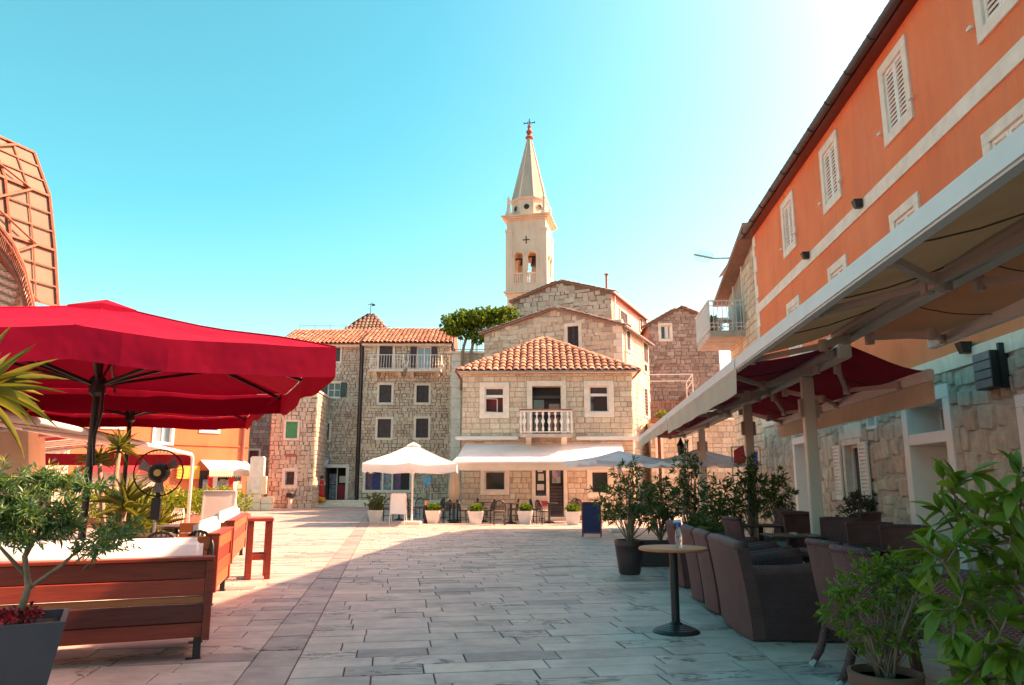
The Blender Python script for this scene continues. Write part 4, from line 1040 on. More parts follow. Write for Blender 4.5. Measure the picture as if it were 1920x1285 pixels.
for (u0, u1) in ((694, 755), (764, 827)):
    bo = .75; a0, a1 = af.px(u0, 698, bo)[0], af.px(u1, 698, bo)[0]; bz = d1[2]-.02
    bs_ = MB().fb(af, a0, a1, -.01, bo+.03, bz-.14, bz).build('balcony_slab', 'limestone', A, bevel=.02, seg=1)
    for a in (a0+.15, a1-.37): MB().add([af.pt(a, 0, bz-.5), af.pt(a+.22, 0, bz-.5), af.pt(a+.22, 0, bz-.14), af.pt(a, 0, bz-.14), af.pt(a, .2, bz-.45), af.pt(a+.22, .2, bz-.45), af.pt(a+.22, .65, bz-.14), af.pt(a, .65, bz-.14)], MB.BF).build('corbel', 'limestone', bs_)
    m = MB(); hz = bz+.95
    for z in (bz+.06, hz): m.bar(af.pt(a0, bo, z), af.pt(a1, bo, z), .04); m.bar(af.pt(a0, 0, z), af.pt(a0, bo, z), .04); m.bar(af.pt(a1, 0, z), af.pt(a1, bo, z), .04)
    rl = m.build('balcony_rail', 'white_metal', bs_)
    m = MB(); n = 13
    for i in range(n):
        a = a0+(a1-a0)*i/(n-1); m.tube([af.pt(a, bo, hz), af.pt(a, bo+.02, bz+.5), af.pt(a, bo+.14, bz+.25), af.pt(a, bo, bz+.06)], .014, 4)
    for s, k in ((a0, -1), (a1, 1)):
        for i in range(5): n_ = bo*(i+.5)/5; m.tube([af.pt(s, n_, hz), af.pt(s+k*.02, n_, bz+.5), af.pt(s+k*.14, n_, bz+.25), af.pt(s, n_, bz+.06)], .014, 4)
    m.build('balusters', 'white_metal', bs_, kind='stuff')
# shop front under the white umbrella
m = MB(); frame_boxes(m, af, shop, .16, -.3, .05); m.fb(af, *[af.px(x, 900)[0] for x in (716, 719)], -.3, .045, shop[2], shop[3]); m.fb(af, *[af.px(x, 900)[0] for x in (734, 737)], -.3, .045, shop[2], shop[3])
sf_ = m.build('shop_window', 'limestone', A)
for x0, x1, mt in ((685, 698, 'display_purple'), (698, 712, 'poster_navy'), (712, 734, 'mixed_goods'), (737, 751, 'display_purple'), (751, 768, 'dark_interior')):
    MB().fb(af, af.px(x0, 900)[0]+.01, af.px(x1, 900)[0]-.01, -.28, -.24, shop[2], shop[3]).build('display', mt, sf_)
m = MB(); m.fb(af, af.px(689, 0+880)[0], af.px(704, 880)[0], .02, .1, shop[3]-.25, shop[3]+.1); m.build('shop_sign', 'mauve_cloth', sf_)
m = MB(); m.tube([af.pt(-.1, .12, 0), af.pt(-.1, .12, aE)], .06, 8); m.build('drainpipe', 'gutter', A)
strip_roof(af, -.15, aW+.2, .3, aE+.0, -3.6, aE+1.65, A, 'roof_tile', 61, .29)
MB().fb(af, -.1, aW+.1, -.02, .26, aE-.12, aE+.02).build('eave', 'limestone', A)
# ---- house B (green shutters)
bfr = Frame(PY(512, 930, AY+.8).x, AY+.8, R(1)); bW = bfr.px(670, 800)[0]; bE = bfr.px(600, 648)[1]
B = thing('green_shutter_house', 'stone house with dark green shutters and a souvenir shop on its ground floor', 'house', bfr.pt(bW/2, 0, 0), world=True)
b_ = lambda *q: bfr.rect(*q)
bw1, bw2, bw3 = b_(622, 652, 638, 678), b_(615, 718, 638, 745), b_(594, 794, 617, 825)
bsh = b_(609, 877, 648, 932)
bsh = (bsh[0], bsh[1], .42, bsh[3])
bwl_ = house_body('wall', bfr, 0, bW, 0, bE, 8, [grow(h, .03) for h in (bw1, bw2, bw3, bsh)], 'mortar_dark', B)
stone_wall(bfr, (0, bW), 0, bE, [grow(h, .13) for h in (bw1, bw2, bw3)]+[grow(bsh, .16)], 'stone_grey', bwl_, (.13, .25), (.17, .42), .028, .035, .14, 52, 300, view=lambda c: c[0] > 2.6, zj=.03)
window(bfr, B, bw1, .12, 'limestone', 'shut', 'shutter_teal', 0)
w = window(bfr, B, bw2, .1, 'limestone', 'open', 'shutter_teal', 0, bars=(1, 1), pane='pane_dark')
window(bfr, B, bw3, .15, 'limestone', 'plank', 'shutter_teal')
m = MB(); frame_boxes(m, bfr, bsh, .2, -.5, .06, False); sd = m.build('shop_door_frame', 'white_paint', B)
MB().fb(bfr, bsh[0], bsh[1], -1.6, -1.5, .42, bsh[3]).build('shop_back', 'dark_interior', sd)
mm = (bsh[0]+bsh[1])/2
for x0, x1, z0, z1, mt, n in ((mm+.05, bsh[1]-.05, .45, 1.4, 'red_fascia', -.7), (mm+.1, bsh[1]-.05, 1.5, 1.95, 'paper', -.75), (bsh[0]+.1, mm-.1, 1.4, 2.1, 'mixed_goods', -.9), (bsh[0]+.1, mm-.1, .45, 1.35, 'mixed_goods', -.95), (mm-.03, mm+.03, .42, bsh[3], 'white_paint', -.5)):
    MB().fb(bfr, x0, x1, n-.05, n, z0, z1).build('goods' if mt != 'white_paint' else 'door_post', mt, sd)
c = bfr.pt(bsh[0]-.25, .05, bsh[3]+.35); m = MB()
for i in range(8):
    t0_, t1_ = math.pi/2*i/8, math.pi/2*(i+1)/8
    for s in (0,): 
        q = lambda t, x: c+bfr.d*x+bfr.n*(.7*math.sin(t))+Vector((0, 0, .5*math.cos(t)-.3))
        m.quad(q(t0_, -.5), q(t0_, .55), q(t1_, .55), q(t1_, -.5))
m.build('dutch_canopy', 'grey_canvas', B)
m = MB(); m.tube([bfr.pt(bfr.px(592, 800)[0], .1, 5), bfr.pt(bfr.px(592, 800)[0], .1, 8.3)], .06, 6); m.build('drainpipe', 'grey_metal', B)
strip_roof(bfr, -.2, bW+.5, .35, bE, -3.9, bE+1.75, B, 'roof_tile', 62, .29)
MB().fb(bfr, -.1, bW, -.02, .3, bE-.12, bE+.02).build('eave', 'limestone', B)
m = MB(); rz_ = bE+1.95
for k in range(7): x = .1+k*1.1; m.bar(bfr.pt(x, -3.9, rz_-.2), bfr.pt(x, -3.9, rz_+.28), .025)
m.bar(bfr.pt(.1, -3.9, rz_+.27), bfr.pt(6.7, -3.9, rz_+.2), .02); m.build('ridge_wire', 'gutter', B)
# ---- house C (corner house, bright green shutter)
cfr = Frame(PY(500, 945, 46.0).x, 46.0, R(3)); cW = cfr.px(590, 850)[0]; cE = cfr.px(560, 735)[1]
C = thing('corner_stone_house', 'low stone corner house with one bright green plank shutter and a barred window', 'house', cfr.pt(cW/2, 0, 0), world=True)
cw1, cw2 = cfr.rect(536, 791, 558, 822), cfr.rect(535, 884, 552, 910)
cwl = house_body('wall', cfr, 0, cW, 0, cE, 9, [grow(h, .03) for h in (cw1, cw2)], 'mortar_dark', C)
stone_wall(cfr, (0, cW), 0, cE, [grow(cw1, .12), grow(cw2, .17)], 'stone_warm', cwl, (.18, .32), (.2, .46), .028, .03, .1, 53, 290, zj=.05)
sfr = Frame(*cfr.pt(cW, 0, 0).xy, cfr.ang+math.pi/2); stone_wall(sfr, (0, 3.6), 0, cE, [], 'stone_warm', cwl, (.22, .34), (.22, .5), .02, .03, .08, 54, 0)
sfl = Frame(*cfr.pt(0, -9, 0).xy, cfr.ang-math.pi/2); stone_wall(sfl, (0, 9), 0, cE, [], 'stone_brown', cwl, (.22, .34), (.22, .5), .02, .03, .08, 55, 0)
window(cfr, C, cw1, .13, 'limestone', 'plank', 'shutter_green')
w = window(cfr, C, cw2, .2, 'limestone', 'glass', bars=(0, 0), pane='pane_dark', sash='limestone')
m = MB()
for i in range(1, 5): a = cw2[0]+(cw2[1]-cw2[0])*i/5; m.bar(cfr.pt(a, -.05, cw2[2]), cfr.pt(a, -.05, cw2[3]), .02)
for i in range(1, 6): z = cw2[2]+(cw2[3]-cw2[2])*i/6; m.bar(cfr.pt(cw2[0], -.05, z), cfr.pt(cw2[1], -.05, z), .02)
m.build('window_grille', 'black_metal', w)
v_ = cfr.rect(535, 851, 556, 857); MB().fb(cfr, v_[0], v_[1], .0, .055, v_[2], v_[3]).build('vent_slot', 'mauve_cloth', C)
m = MB(); m.fb(cfr, -.1, cW+.1, -9, .1, cE, cE+.12); m.build('parapet', 'limestone', C)
# pyramid roof behind
pc = PY(695, 588, 60); py = thing('pyramid_roof_tower', 'small pyramid tile roof with weather vane behind the stone row', 'tower', (pc.x, pc.y, 0), world=True)
bz_ = PY(695, 618, 60).z-1; hw = 2.1
MB().bx(pc.x-hw, pc.x+hw, pc.y-hw, pc.y+hw, 0, bz_).build('wall', 'pale_stucco', py)
m = MB(); q = [Vector((pc.x+sx*(hw+.2), pc.y+sy*(hw+.2), bz_)) for sx, sy in ((-1, -1), (1, -1), (1, 1), (-1, 1))]
for i in range(4): m.quad(q[i], q[(i+1) % 4], pc)
pr_ = m.build('roof', 'roof_tile_dull', py); rg = random.Random(9)
for i in range(4): roof_face(q[i], q[(i+1) % 4], pc, 0, .3, .4, 'roof_tile_dull', pr_)
m = MB(); m.bar(pc, pc+Vector((0, 0, .95)), .05); m.bar(pc+Vector((-.25, 0, .75)), pc+Vector((.35, 0, .75)), .04); m.sheet([pc+Vector((.1, 0, .6)), pc+Vector((.4, 0, .68)), pc+Vector((.1, 0, .9))], (0, .02, 0)); m.build('weather_vane', 'black_metal', py)
# steps in front
for k in range(3):
    d = 1.25-.4*k; x0, x1 = PY(585, 940, 47).x, PY(800, 940, 47).x
    o = MB().bx(x0+.1*k, x1+1.5, AY-.15-d, AY+.0, .14*k, .14*(k+1)).build('stone_steps', 'limestone', None, bevel=.015, seg=1); o['kind'] = 'structure'
# litter bin by the corner house
c = G(547, 946); c = cfr.pt(cfr.px(547, 930)[0], .35, 0)
bn = thing('litter_bin', 'small black litter bin on a stone post by the barred window', 'bin', c)
MB().lathe([(.14, 0), (.12, .05), (.12, .62)], 10).build('post', 'limestone', bn); m = MB(); m.lathe([(.2, .62), (.25, .66), (.25, .86), (.2, .92)], 12); m.build('bowl', 'black_metal', bn); MB().lathe([(.2, .92), (.17, .93)], 12).build('rim', 'grey_metal', bn)
# ================================================================== TERRACE AND VINE between row and café house
tfr = Frame(PY(840, 900, 44).x, 44.0, R(0)); tW = tfr.px(910, 700)[0]+1; tE = tfr.px(870, 664)[1]
T = thing('terrace_wall', 'tall stone terrace wall with pilaster between the four storey house and café house', 'wall', tfr.pt(1, 0, 0), world=True)
tw_ = house_body('wall', tfr, 0, tW, 0, tE, 6, [], 'mortar', T); stone_wall(tfr, (0, tW), 0, tE, [], 'stone_warm', tw_, (.22, .34), (.25, .55), .02, .03, .1, 71, 200)
pa = tfr.px(848, 750)[0]; z = 0; m = MB(); rg = random.Random(3)
while z < tE: h = rg.uniform(.4, .7); m.fb(tfr, pa-.05, pa+.5, 0, .07, z, min(z+h-.01, tE)); z += h
m.build('pilaster', 'limestone', T, bevel=.01, seg=1)
MB().fb(tfr, -.15, tW, -.5, .18, tE, tE+.14).build('coping', 'limestone', T, bevel=.02, seg=1)
m = MB(); z1 = tE+1.15
for i in range(26): a = .1+i*.13; m.bar(tfr.pt(a, .05, tE+.14), tfr.pt(a, .05, z1), .02)
for z in (tE+.25, z1): m.bar(tfr.pt(0, .05, z), tfr.pt(tW, .05, z), .035)
m.build('railing', 'black_metal', T)
V = thing('vine_pergola', 'green vine spreading over a pergola on the terrace', 'vine', tfr.pt(1, .3, 0), world=True)
m = MB()
for u, s in ((868, 1), (884, -1)):
    P = [tfr.pt(tfr.px(u-2, 700)[0], .35, tE-2.2), tfr.pt(tfr.px(u, 665)[0], .3, tE+.1), tfr.pt(tfr.px(u+6, 640)[0], .2, tE+.9), tfr.pt(tfr.px(u+8+s*10, 612)[0], -.3, tE+1.9)]
    m.tube(P, [.1, .09, .08, .05], 7); m.tube([P[2], P[2]+Vector((-.7*s, -.3, .9))], [.06, .03], 6)
m.build('trunk', 'bark', V, smooth=True)
pc_ = lambda u, v, Y: PY(u, v, Y)
bl_ = []
for k in range(12):
    u = 846+k*10; c = PY(u, 603-k*1.2+(6 if k < 2 else 0), 43.4+k*.12); bl_.append((c.x, c.y, c.z, .66, 1.3, .55 if k < 8 else .42))
for u, v in ((848, 618), (862, 624), (885, 626), (905, 624), (925, 616), (893, 636), (912, 634), (945, 605)): c = PY(u, v, 43.6); bl_.append((c.x, c.y, c.z, .45, .7, .36))
bush(V, 'leaf_vine', bl_, 3200, 6, .15, .12, 5, .95, .35, .05)
m = MB()
for a in (.2, 1.6, 3.0): m.bar(tfr.pt(a, .1, tE+.14), tfr.pt(a, .1, tE+2.2), .05)
m.bar(tfr.pt(0, .1, tE+2.2), tfr.pt(4, .1, tE+2.4), .05); m.build('pergola_frame', 'grey_metal', V)

# ================================================================== RIGHT BACKGROUND
gY = 46.0; gf = Frame(PY(1210, 900, gY).x, gY, R(-3)); ga1 = gf.px(1385, 700)[0]
gl, gr_, gp_ = gf.px(1214, 612), gf.px(1345, 606), gf.px(1276, 577)
gwin = gf.rect(1239, 611, 1256, 636)
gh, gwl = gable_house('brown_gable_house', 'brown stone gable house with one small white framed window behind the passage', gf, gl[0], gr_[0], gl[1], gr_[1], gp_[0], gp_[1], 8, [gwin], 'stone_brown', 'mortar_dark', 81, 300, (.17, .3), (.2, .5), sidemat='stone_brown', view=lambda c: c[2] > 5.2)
w = window(gf, gh, gwin, .16, 'limestone', 'glass', bars=(1, 0), pane='pane_dark')
MB().fb(gf, (gwin[0]+gwin[1])/2+.02, gwin[1]-.1, -.08, -.05, gwin[2]+.04, gwin[3]-.04).build('shutter_leaf', 'shutter_white', w)
# low house closing the passage, with terrace on top
lf = Frame(PY(1222, 900, 39).x, 39.0, R(-4)); lw1 = lf.px(1470, 850)[0]; lE = lf.px(1240, 790)[1]
L = thing('terrace_house', 'low stone house with wooden door and flower terrace closing the passage', 'house', lf.pt(2, 0, 0), world=True)
ldo, lwi, ldo2 = lf.rect(1212, 815, 1240, 905), lf.rect(1283, 822, 1293, 862), lf.rect(1340, 860, 1352, 920)
ldo = (ldo[0]+.6, ldo[1], .05, ldo[3]); 
lwl = house_body('wall', lf, 0, lw1, 0, lE, 5, [grow(h, .02) for h in (ldo, lwi)], 'mortar', L)
stone_wall(lf, (0, lw1), 0, lE, [grow(ldo, .1), grow(lwi, .15)], 'stone_warm', lwl, (.2, .34), (.25, .55), .018, .03, .12, 82, 250)
w = window(lf, L, ldo, .12, 'limestone', 'plank', 'wood_red', name='wooden_door', bottom=False); window(lf, L, lwi, .14, 'limestone', 'glass', bars=(1, 1))
MB().fb(lf, -.1, lw1, -.4, .15, lE, lE+.12).build('coping', 'limestone', L, bevel=.02, seg=1)
m = MB(); hz = lE+1.0
for i in range(20): a = .05+i*.12; m.bar(lf.pt(a, .05, lE+.12), lf.pt(a, .05, hz), .025)
m.bar(lf.pt(0, .05, hz), lf.pt(2.4, .05, hz), .04); m.build('terrace_railing', 'rust', L)
m = MB(); e = [lf.pt(-.1, 0, lE+.1), lf.pt(2.3, 0, lE+.1), lf.pt(2.3, -2, lE+.1)]; t_z = lf.px(1280, 702)[1]
m.bar(e[1], Vector((e[1].x, e[1].y, t_z)), .05); m.bar(e[2], Vector((e[2].x, e[2].y, t_z-.2)), .05)
for z in (t_z, t_z-.35): m.bar(Vector((e[0].x, e[0].y, z)), Vector((e[1].x, e[1].y, z)), .04); m.bar(Vector((e[1].x, e[1].y, z)), Vector((e[2].x, e[2].y, z-.2)), .04)
m.build('washing_line_frame', 'white_metal', L)
FB = thing('terrace_flower_box', 'terracotta flower box with yellow green plants on the passage terrace', 'planter', lf.pt(.6, .2, lE), world=True)
MB().fb(lf, .0, 1.9, .16, .42, lE-.12, lE+.14).build('box', 'terracotta_pot', FB); c = lf.pt(.6, .3, lE+.3); bush(FB, 'leaf_hedge', [(c.x, c.y, c.z, .35, .15, .22), (c.x+.8, c.y, c.z-.05, .4, .12, .12)], 90, 5, .12, .06, 6)
# upper part behind terrace: plain stone box closing the view between terrace and orange building
uf = Frame(PY(1300, 900, 43).x, 43, 0); uw = uf.px(1500, 800)[0]; uE = uf.px(1330, 735)[1]
U = thing('passage_house', 'shaded stone house at the back of the passage beside the orange building', 'house', uf.pt(3, 0, 0), world=True)
uw1 = uf.rect(1322, 800, 1345, 830)
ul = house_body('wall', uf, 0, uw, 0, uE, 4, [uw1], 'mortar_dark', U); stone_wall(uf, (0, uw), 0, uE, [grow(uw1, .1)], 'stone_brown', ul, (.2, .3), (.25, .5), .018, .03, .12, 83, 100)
window(uf, U, uw1, .14, 'limestone', 'glass')
# ---- house with the balcony beyond the orange building
Y2 = 27.4; hfr = Frame(*ofr.pt(-.02, -.12, 0).xy, ofr.ang)      # continues the orange wall plane, a negative = farther
H = thing('balcony_stone_house', 'narrow stone gable with a concrete balcony next to the orange building', 'house', hfr.pt(-2, 0, 0), world=True)
ha0 = -4.6; hz0 = hfr.px(1362, 568)[1]; hap = hfr.px(1412, 445)[1]; haz = hfr.px(1362, 568)[0]
print(hfr.px(1380,640))
print('balcony house', ha0, haz, hz0, hap)
m = MB(); m.quad(hfr.pt(ha0, 0, 0), hfr.pt(0, 0, 0), hfr.pt(0, 0, hap), hfr.pt(ha0, 0, hz0)); m.quad(hfr.pt(ha0, 0, 0), hfr.pt(ha0, -6, 0), hfr.pt(ha0, -6, hz0), hfr.pt(ha0, 0, hz0)); m.quad(hfr.pt(ha0, -6, 0), hfr.pt(0, -6, 0), hfr.pt(0, -6, hap), hfr.pt(ha0, -6, hz0))
hw_ = m.build('wall', 'mortar', H)
bdz = hfr.px(1385, 632)[1]; bdo = (hfr.px(1381, 600)[0]-.1, hfr.px(1396, 600)[0], bdz, bdz+2.1)
stone_wall(hfr, lambda z: (ha0 if z < hz0 else ha0*(hap-z)/(hap-hz0), 0), 0, hap-.1, [grow(bdo, .08)], 'stone_warm', hw_, (.2, .3), (.3, .6), .02, .03, .08, 84, 200, view=lambda c: c[2] > 4.5)
w = window(hfr, H, bdo, .1, 'limestone', 'shut', 'shutter_dark', 0, name='balcony_door', bottom=False, rec=.1)
MB().sheet([hfr.pt(bdo[0]-.2, .03, bdo[3]+.35), hfr.pt(bdo[1]+.1, .03, bdo[3]+.35), hfr.pt(bdo[1]+.1, .45, bdo[3]+.1), hfr.pt(bdo[0]-.2, .45, bdo[3]+.1)], (0, 0, .05)).build('door_hood', 'wood_dark', w)
m = MB(); k = (hap-hz0)/-ha0; m.sheet([hfr.pt(ha0-.5, .45, hz0-.5*k), hfr.pt(.25, .45, hap+.1), hfr.pt(.25, -6, hap+.1), hfr.pt(ha0-.5, -6, hz0-.5*k)], (0, 0, .14)); m.build('roof', 'roof_tile_old', H)
bp_ = 1.15; ba0_, ba1_ = bdo[0]-1.2, bdo[1]+.15
bs_ = MB().fb(hfr, ba0_, ba1_, -.02, bp_, bdz-.2, bdz).build('balcony_slab', 'mauve_cloth' if False else 'mortar_pale', H, bevel=.02, seg=1)
m = MB(); hz = bdz+.98
m.bar(hfr.pt(ba1_, .02, hz), hfr.pt(ba1_, bp_, hz), .04); m.bar(hfr.pt(ba0_, .02, hz), hfr.pt(ba0_, bp_, hz), .04); m.bar(hfr.pt(ba0_, bp_, hz), hfr.pt(ba1_, bp_, hz), .05)
for i in range(9):
    n = bp_*i/8
    for a in (ba0_, ba1_): m.bar(hfr.pt(a, n, bdz), hfr.pt(a, n, hz), .02)
for z in (bdz+.12, bdz+.24, bdz+.82): m.bar(hfr.pt(ba1_, .02, z), hfr.pt(ba1_, bp_, z), .022); m.bar(hfr.pt(ba0_, bp_, z), hfr.pt(ba1_, bp_, z), .022)
for i in range(22): a = ba0_+(ba1_-ba0_)*i/21; m.bar(hfr.pt(a, bp_, bdz), hfr.pt(a, bp_, hz), .018)
m.build('balcony_rail', 'white_metal', bs_)
MB().fb(hfr, ba0_, ba1_, bp_-.03, bp_-.015, bdz+.05, hz-.05).build('balcony_screen', 'white_fabric_solid', bs_)
an = thing('antenna', 'television antenna sticking out from the balcony house', 'antenna', hfr.pt(bdo[0], 0, bdo[3]+.5), world=True)
a0_ = hfr.pt((bdo[0]+bdo[1])/2, .0, bdo[3]+.55); a1_ = a0_+hfr.n*.75; a2_ = a1_+Vector((-.62, .2, .2)); m = MB(); m.bar(a0_, a1_, .04); m.bar(a1_, a2_, .05)
for i in range(8): c = a1_.lerp(a2_, .15+i*.1); m.bar(c+Vector((.05, -.25, .1)), c-Vector((.05, -.25, .1)), .012)
m.build('boom', 'grey_metal', an)
bc = thing('balcony_chair', 'white plastic chair on the concrete balcony', 'chair', hfr.pt(bdo[1]-.2, .5, bdz), world=True)
c = hfr.pt(bdo[1]-.35, .55, bdz); m = MB(); m.box(c+Vector((0, 0, .42)), (.45, .45, .04)); m.build('seat', 'white_paint', bc); m = MB(); m.box(c+Vector((.21, 0, .65)), (.04, .45, .42)); m.build('backrest', 'white_paint', bc)
for sx in (-.19, .19):
    for sy in (-.19, .19): m = MB(); m.bar(c+Vector((sx, sy, 0)), c+Vector((sx, sy, .41)), .035); m.build('leg', 'white_paint', bc)
bpot = thing('balcony_plant', 'potted plant on the concrete balcony', 'plant', hfr.pt(ba0_+.5, .6, bdz), world=True); c = hfr.pt(ba0_+.5, .6, bdz)
MB().lathe([(.12, 0), (.17, .28), (.15, .28)], 10, c).build('pot', 'terracotta_pot', bpot); bush(bpot, 'leaf_oleander', [(c.x, c.y, c.z+.65, .25, .25, .35)], 60, 5, .12, .05, 9)

# ================================================================== LEFT: SALMON BUILDING, LOW STONE HOUSE
SA = R(46); sc_ = PY(463, 880, 43.5); sW = 26.0
sfm = Frame(sc_.x-sW*math.cos(SA), sc_.y-sW*math.sin(SA), SA)
S = thing('salmon_building', 'salmon orange rendered building behind the white pergola on the left', 'building', sfm.pt(sW/2, 0, 0), world=True)
sr = lambda *q: sfm.rect(*q)
sws = [sr(195, 770, 232, 800), sr(291, 790, 322, 830), sr(379, 775, 409, 808)]
zsplit = sfm.px(420, 868)[1]; stop_ = sfm.px(300, 730)[1]; a_ed = sfm.px(132, 850)[0]
sws = [(h[0], h[1], h[2], h[3]) for h in sws]
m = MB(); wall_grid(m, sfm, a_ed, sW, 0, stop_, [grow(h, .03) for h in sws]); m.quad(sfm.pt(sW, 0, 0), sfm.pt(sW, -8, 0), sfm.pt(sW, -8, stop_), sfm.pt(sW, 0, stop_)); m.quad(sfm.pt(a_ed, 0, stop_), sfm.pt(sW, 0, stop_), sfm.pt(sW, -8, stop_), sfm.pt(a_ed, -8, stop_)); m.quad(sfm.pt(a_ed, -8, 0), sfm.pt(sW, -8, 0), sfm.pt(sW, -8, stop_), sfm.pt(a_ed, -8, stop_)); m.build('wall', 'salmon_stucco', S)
for h in sws: window(sfm, S, h, .14, 'white_paint', 'glass', bars=(1, 0), pane='pane_sky')
MB().fb(sfm, a_ed, sW, -.02, .05, zsplit+.9, zsplit+.98).build('string_course', 'salmon_stucco', S)
m = MB(); m.tube([sfm.pt(sW-.35, .1, 0), sfm.pt(sW-.35, .1, stop_)], .07, 8); m.build('drainpipe', 'mauve_cloth', S)
MB().fb(sfm, a_ed+.3, sW-4.8, 0, .06, 0, zsplit-.3).build('shop_front', 'mortar_pale', S); MB().fb(sfm, sfm.px(330, 880)[0], sfm.px(372, 880)[0], .06, .2, zsplit-.9, zsplit-.2).build('yellow_sign', 'yellow_fascia', S)
MB().fb(sfm, a_ed+.5, sfm.px(300, 880)[0], .06, .5, zsplit-.6, zsplit-.2).build('red_awning', 'red_fascia', S)
# souvenir stall with small awning
e0, e1 = sfm.px(375, 875)[0], sW-.1
sa = thing('shop_awning', 'small white scalloped awning over the souvenir shop on the left', 'awning', sfm.pt(e0, 0, zsplit), world=True)
m = MB(); zf_ = zsplit-.45; m.sheet([sfm.pt(e0, .02, zsplit+.1), sfm.pt(e1, .02, zsplit+.1), sfm.pt(e1, 1.2, zf_), sfm.pt(e0, 1.2, zf_)], (0, 0, .03)); m.build('canvas', 'white_canvas', sa)
m = MB()
for i in range(24): x0, x1 = e0+(e1-e0)*i/24, e0+(e1-e0)*(i+1)/24; xm = (x0+x1)/2; m.quad(sfm.pt(x0, 1.2, zf_), sfm.pt(x1, 1.2, zf_), sfm.pt(x1, 1.22, zf_-.28), sfm.pt(xm, 1.22, zf_-.38), sfm.pt(x0, 1.22, zf_-.28))
m.build('valance', 'cream_canvas', sa)
MB().fb(sfm, e0, e1-.2, .02, .1, 0, zf_).build('shop_opening', 'dark_interior', S)
rg = random.Random(12)
for i in range(9):
    a = e0+.15+i*(e1-e0-.5)/9; o = MB().fb(sfm, a, a+.32, .12, .25, .25+rg.uniform(0, .2), zf_-.15-rg.uniform(0, .5)).build('hanging_clothes', ['mixed_goods', 'dress_red', 'paper', 'mixed_goods', 'mixed_goods'][i % 5], None, bevel=.03, seg=1)
    setp(o, 'clothing rack goods, %s from the left under the small scalloped awning' % ['first', 'second', 'third', 'fourth', 'fifth', 'sixth', 'seventh', 'eighth', 'ninth'][i], 'clothes', 'clothes hung at the souvenir shop')
# low stone house left of it
lo1 = a_ed-.02; loE = sfm.px(110, 852)[1]
LS = thing('low_stone_house', 'low sunlit stone house at far left behind the pergola', 'house', sfm.pt(lo1/2, 0, 0), world=True)
lod = sfm.rect(55, 838, 127, 851)
lw_ = house_body('wall', sfm, 1, lo1, 0, loE+.4, 8, [], 'mortar_pale', LS); stone_wall(sfm, (1, lo1), 0, loE+.4, [], 'stone_warm', lw_, (.2, .32), (.25, .5), .02, .03, .12, 91, 120)
MB().fb(sfm, 1, lo1+.05, -8, .25, loE+.4, loE+.55).build('roof_edge', 'limestone', LS); MB().fb(sfm, lo1-5, lo1-.6, .0, .06, .1, 1.8).build('shop_opening', 'dark_interior', LS)
# monument
mc_ = G(478, 957); mo = thing('stone_monument', 'stepped stone monument with round-topped pillar at the left of the square', 'monument', mc_, R(8))
for sx, w_, h_, y_ in ((-.62, .55, .72, .1), (.62, .55, .72, .1), (0, .66, .85, -.06)):
    for k in range(2): MB().box((sx, y_, h_*(k+.5)/2), (w_, 1.0, h_/2-.01)).build('pedestal_block', 'cream_wall', mo, bevel=.02)
MB().box((0, .1, 1.35), (.98, .7, 1.0)).build('plinth', 'cream_wall', mo, bevel=.02); MB().box((0, -.27, 1.4), (.5, .08, .9)).build('panel', 'limestone', mo, bevel=.01)
m = MB(); m.add([(x, y, z) for y in (-.22, .28) for x, z in ((-.37, 1.85), (.37, 1.85), (.37, 2.85), (.3, 2.93), (-.3, 2.93), (-.37, 2.85))], [(0, 1, 2, 3, 4, 5), (11, 10, 9, 8, 7, 6)]+[(i, 6+i, 6+(i+1) % 6, (i+1) % 6) for i in range(6)]); m.build('pillar', 'limestone', mo)
# shaded house closing the gap between the salmon building and the corner house
xf = Frame(PY(440, 900, 54).x, 54.0, 0); xw = xf.px(520, 850)[0]; xE = xf.px(480, 772)[1]
X_ = thing('shaded_alley_house', 'shaded brown stone house at the end of the narrow alley beside the salmon building', 'house', xf.pt(1.5, 0, 0), world=True)
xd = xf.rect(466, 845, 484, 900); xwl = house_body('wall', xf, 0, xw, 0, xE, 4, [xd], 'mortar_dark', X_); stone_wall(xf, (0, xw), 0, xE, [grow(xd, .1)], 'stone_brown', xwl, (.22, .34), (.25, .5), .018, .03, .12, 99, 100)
window(xf, X_, xd, .14, 'limestone', 'plank', 'board_red', name='alley_door')
# ---- rusty canopy at upper left
q = lambda u, v, Y=17.0: PY(u, v, Y)
CA = thing('rusty_canopy', 'rust framed curved canopy of translucent panels above the red umbrella', 'canopy', PY(20, 908, 18), world=True)
edge = [(-60, 235), (0, 262), (64, 286), (93, 368), (103, 470), (109, 575)]
inner = [(-90, 300), (-60, 330), (-30, 380), (-25, 430), (-20, 500), (-18, 580)]
near = [PY(u, v, 17) for u, v in edge]; far_ = [PY(u-70, v+10, 17)+Vector((-.6, -4.2, .2)) for u, v in edge]
pan = []
tocam = lambda q, k=.10: (Vector((0, 0, CH))-q).normalized()*k
for i in range(len(edge)-1):
    for j in range(4):
        A_ = near[i].lerp(far_[i], j/4); B_ = near[i+1].lerp(far_[i+1], j/4); C_ = near[i+1].lerp(far_[i+1], (j+1)/4); D_ = near[i].lerp(far_[i], (j+1)/4)
        MB().sheet([A_, B_, C_, D_], (.03, .02, .02)).build('panel', 'poly_panel', CA)
for j in range(9): MB().tube([near[i].lerp(far_[i], j/8)+tocam(near[i].lerp(far_[i], j/8)) for i in range(len(edge))], .035 if j % 2 == 0 else .018, 5).build('rib', 'rust', CA)
for i in range(len(edge)-1):
    for f in (.33, .66): a_, b_ = near[i].lerp(near[i+1], f), far_[i].lerp(far_[i+1], f); MB().bar(a_+tocam(a_), b_+tocam(b_), .03).build('batten', 'rust', CA)
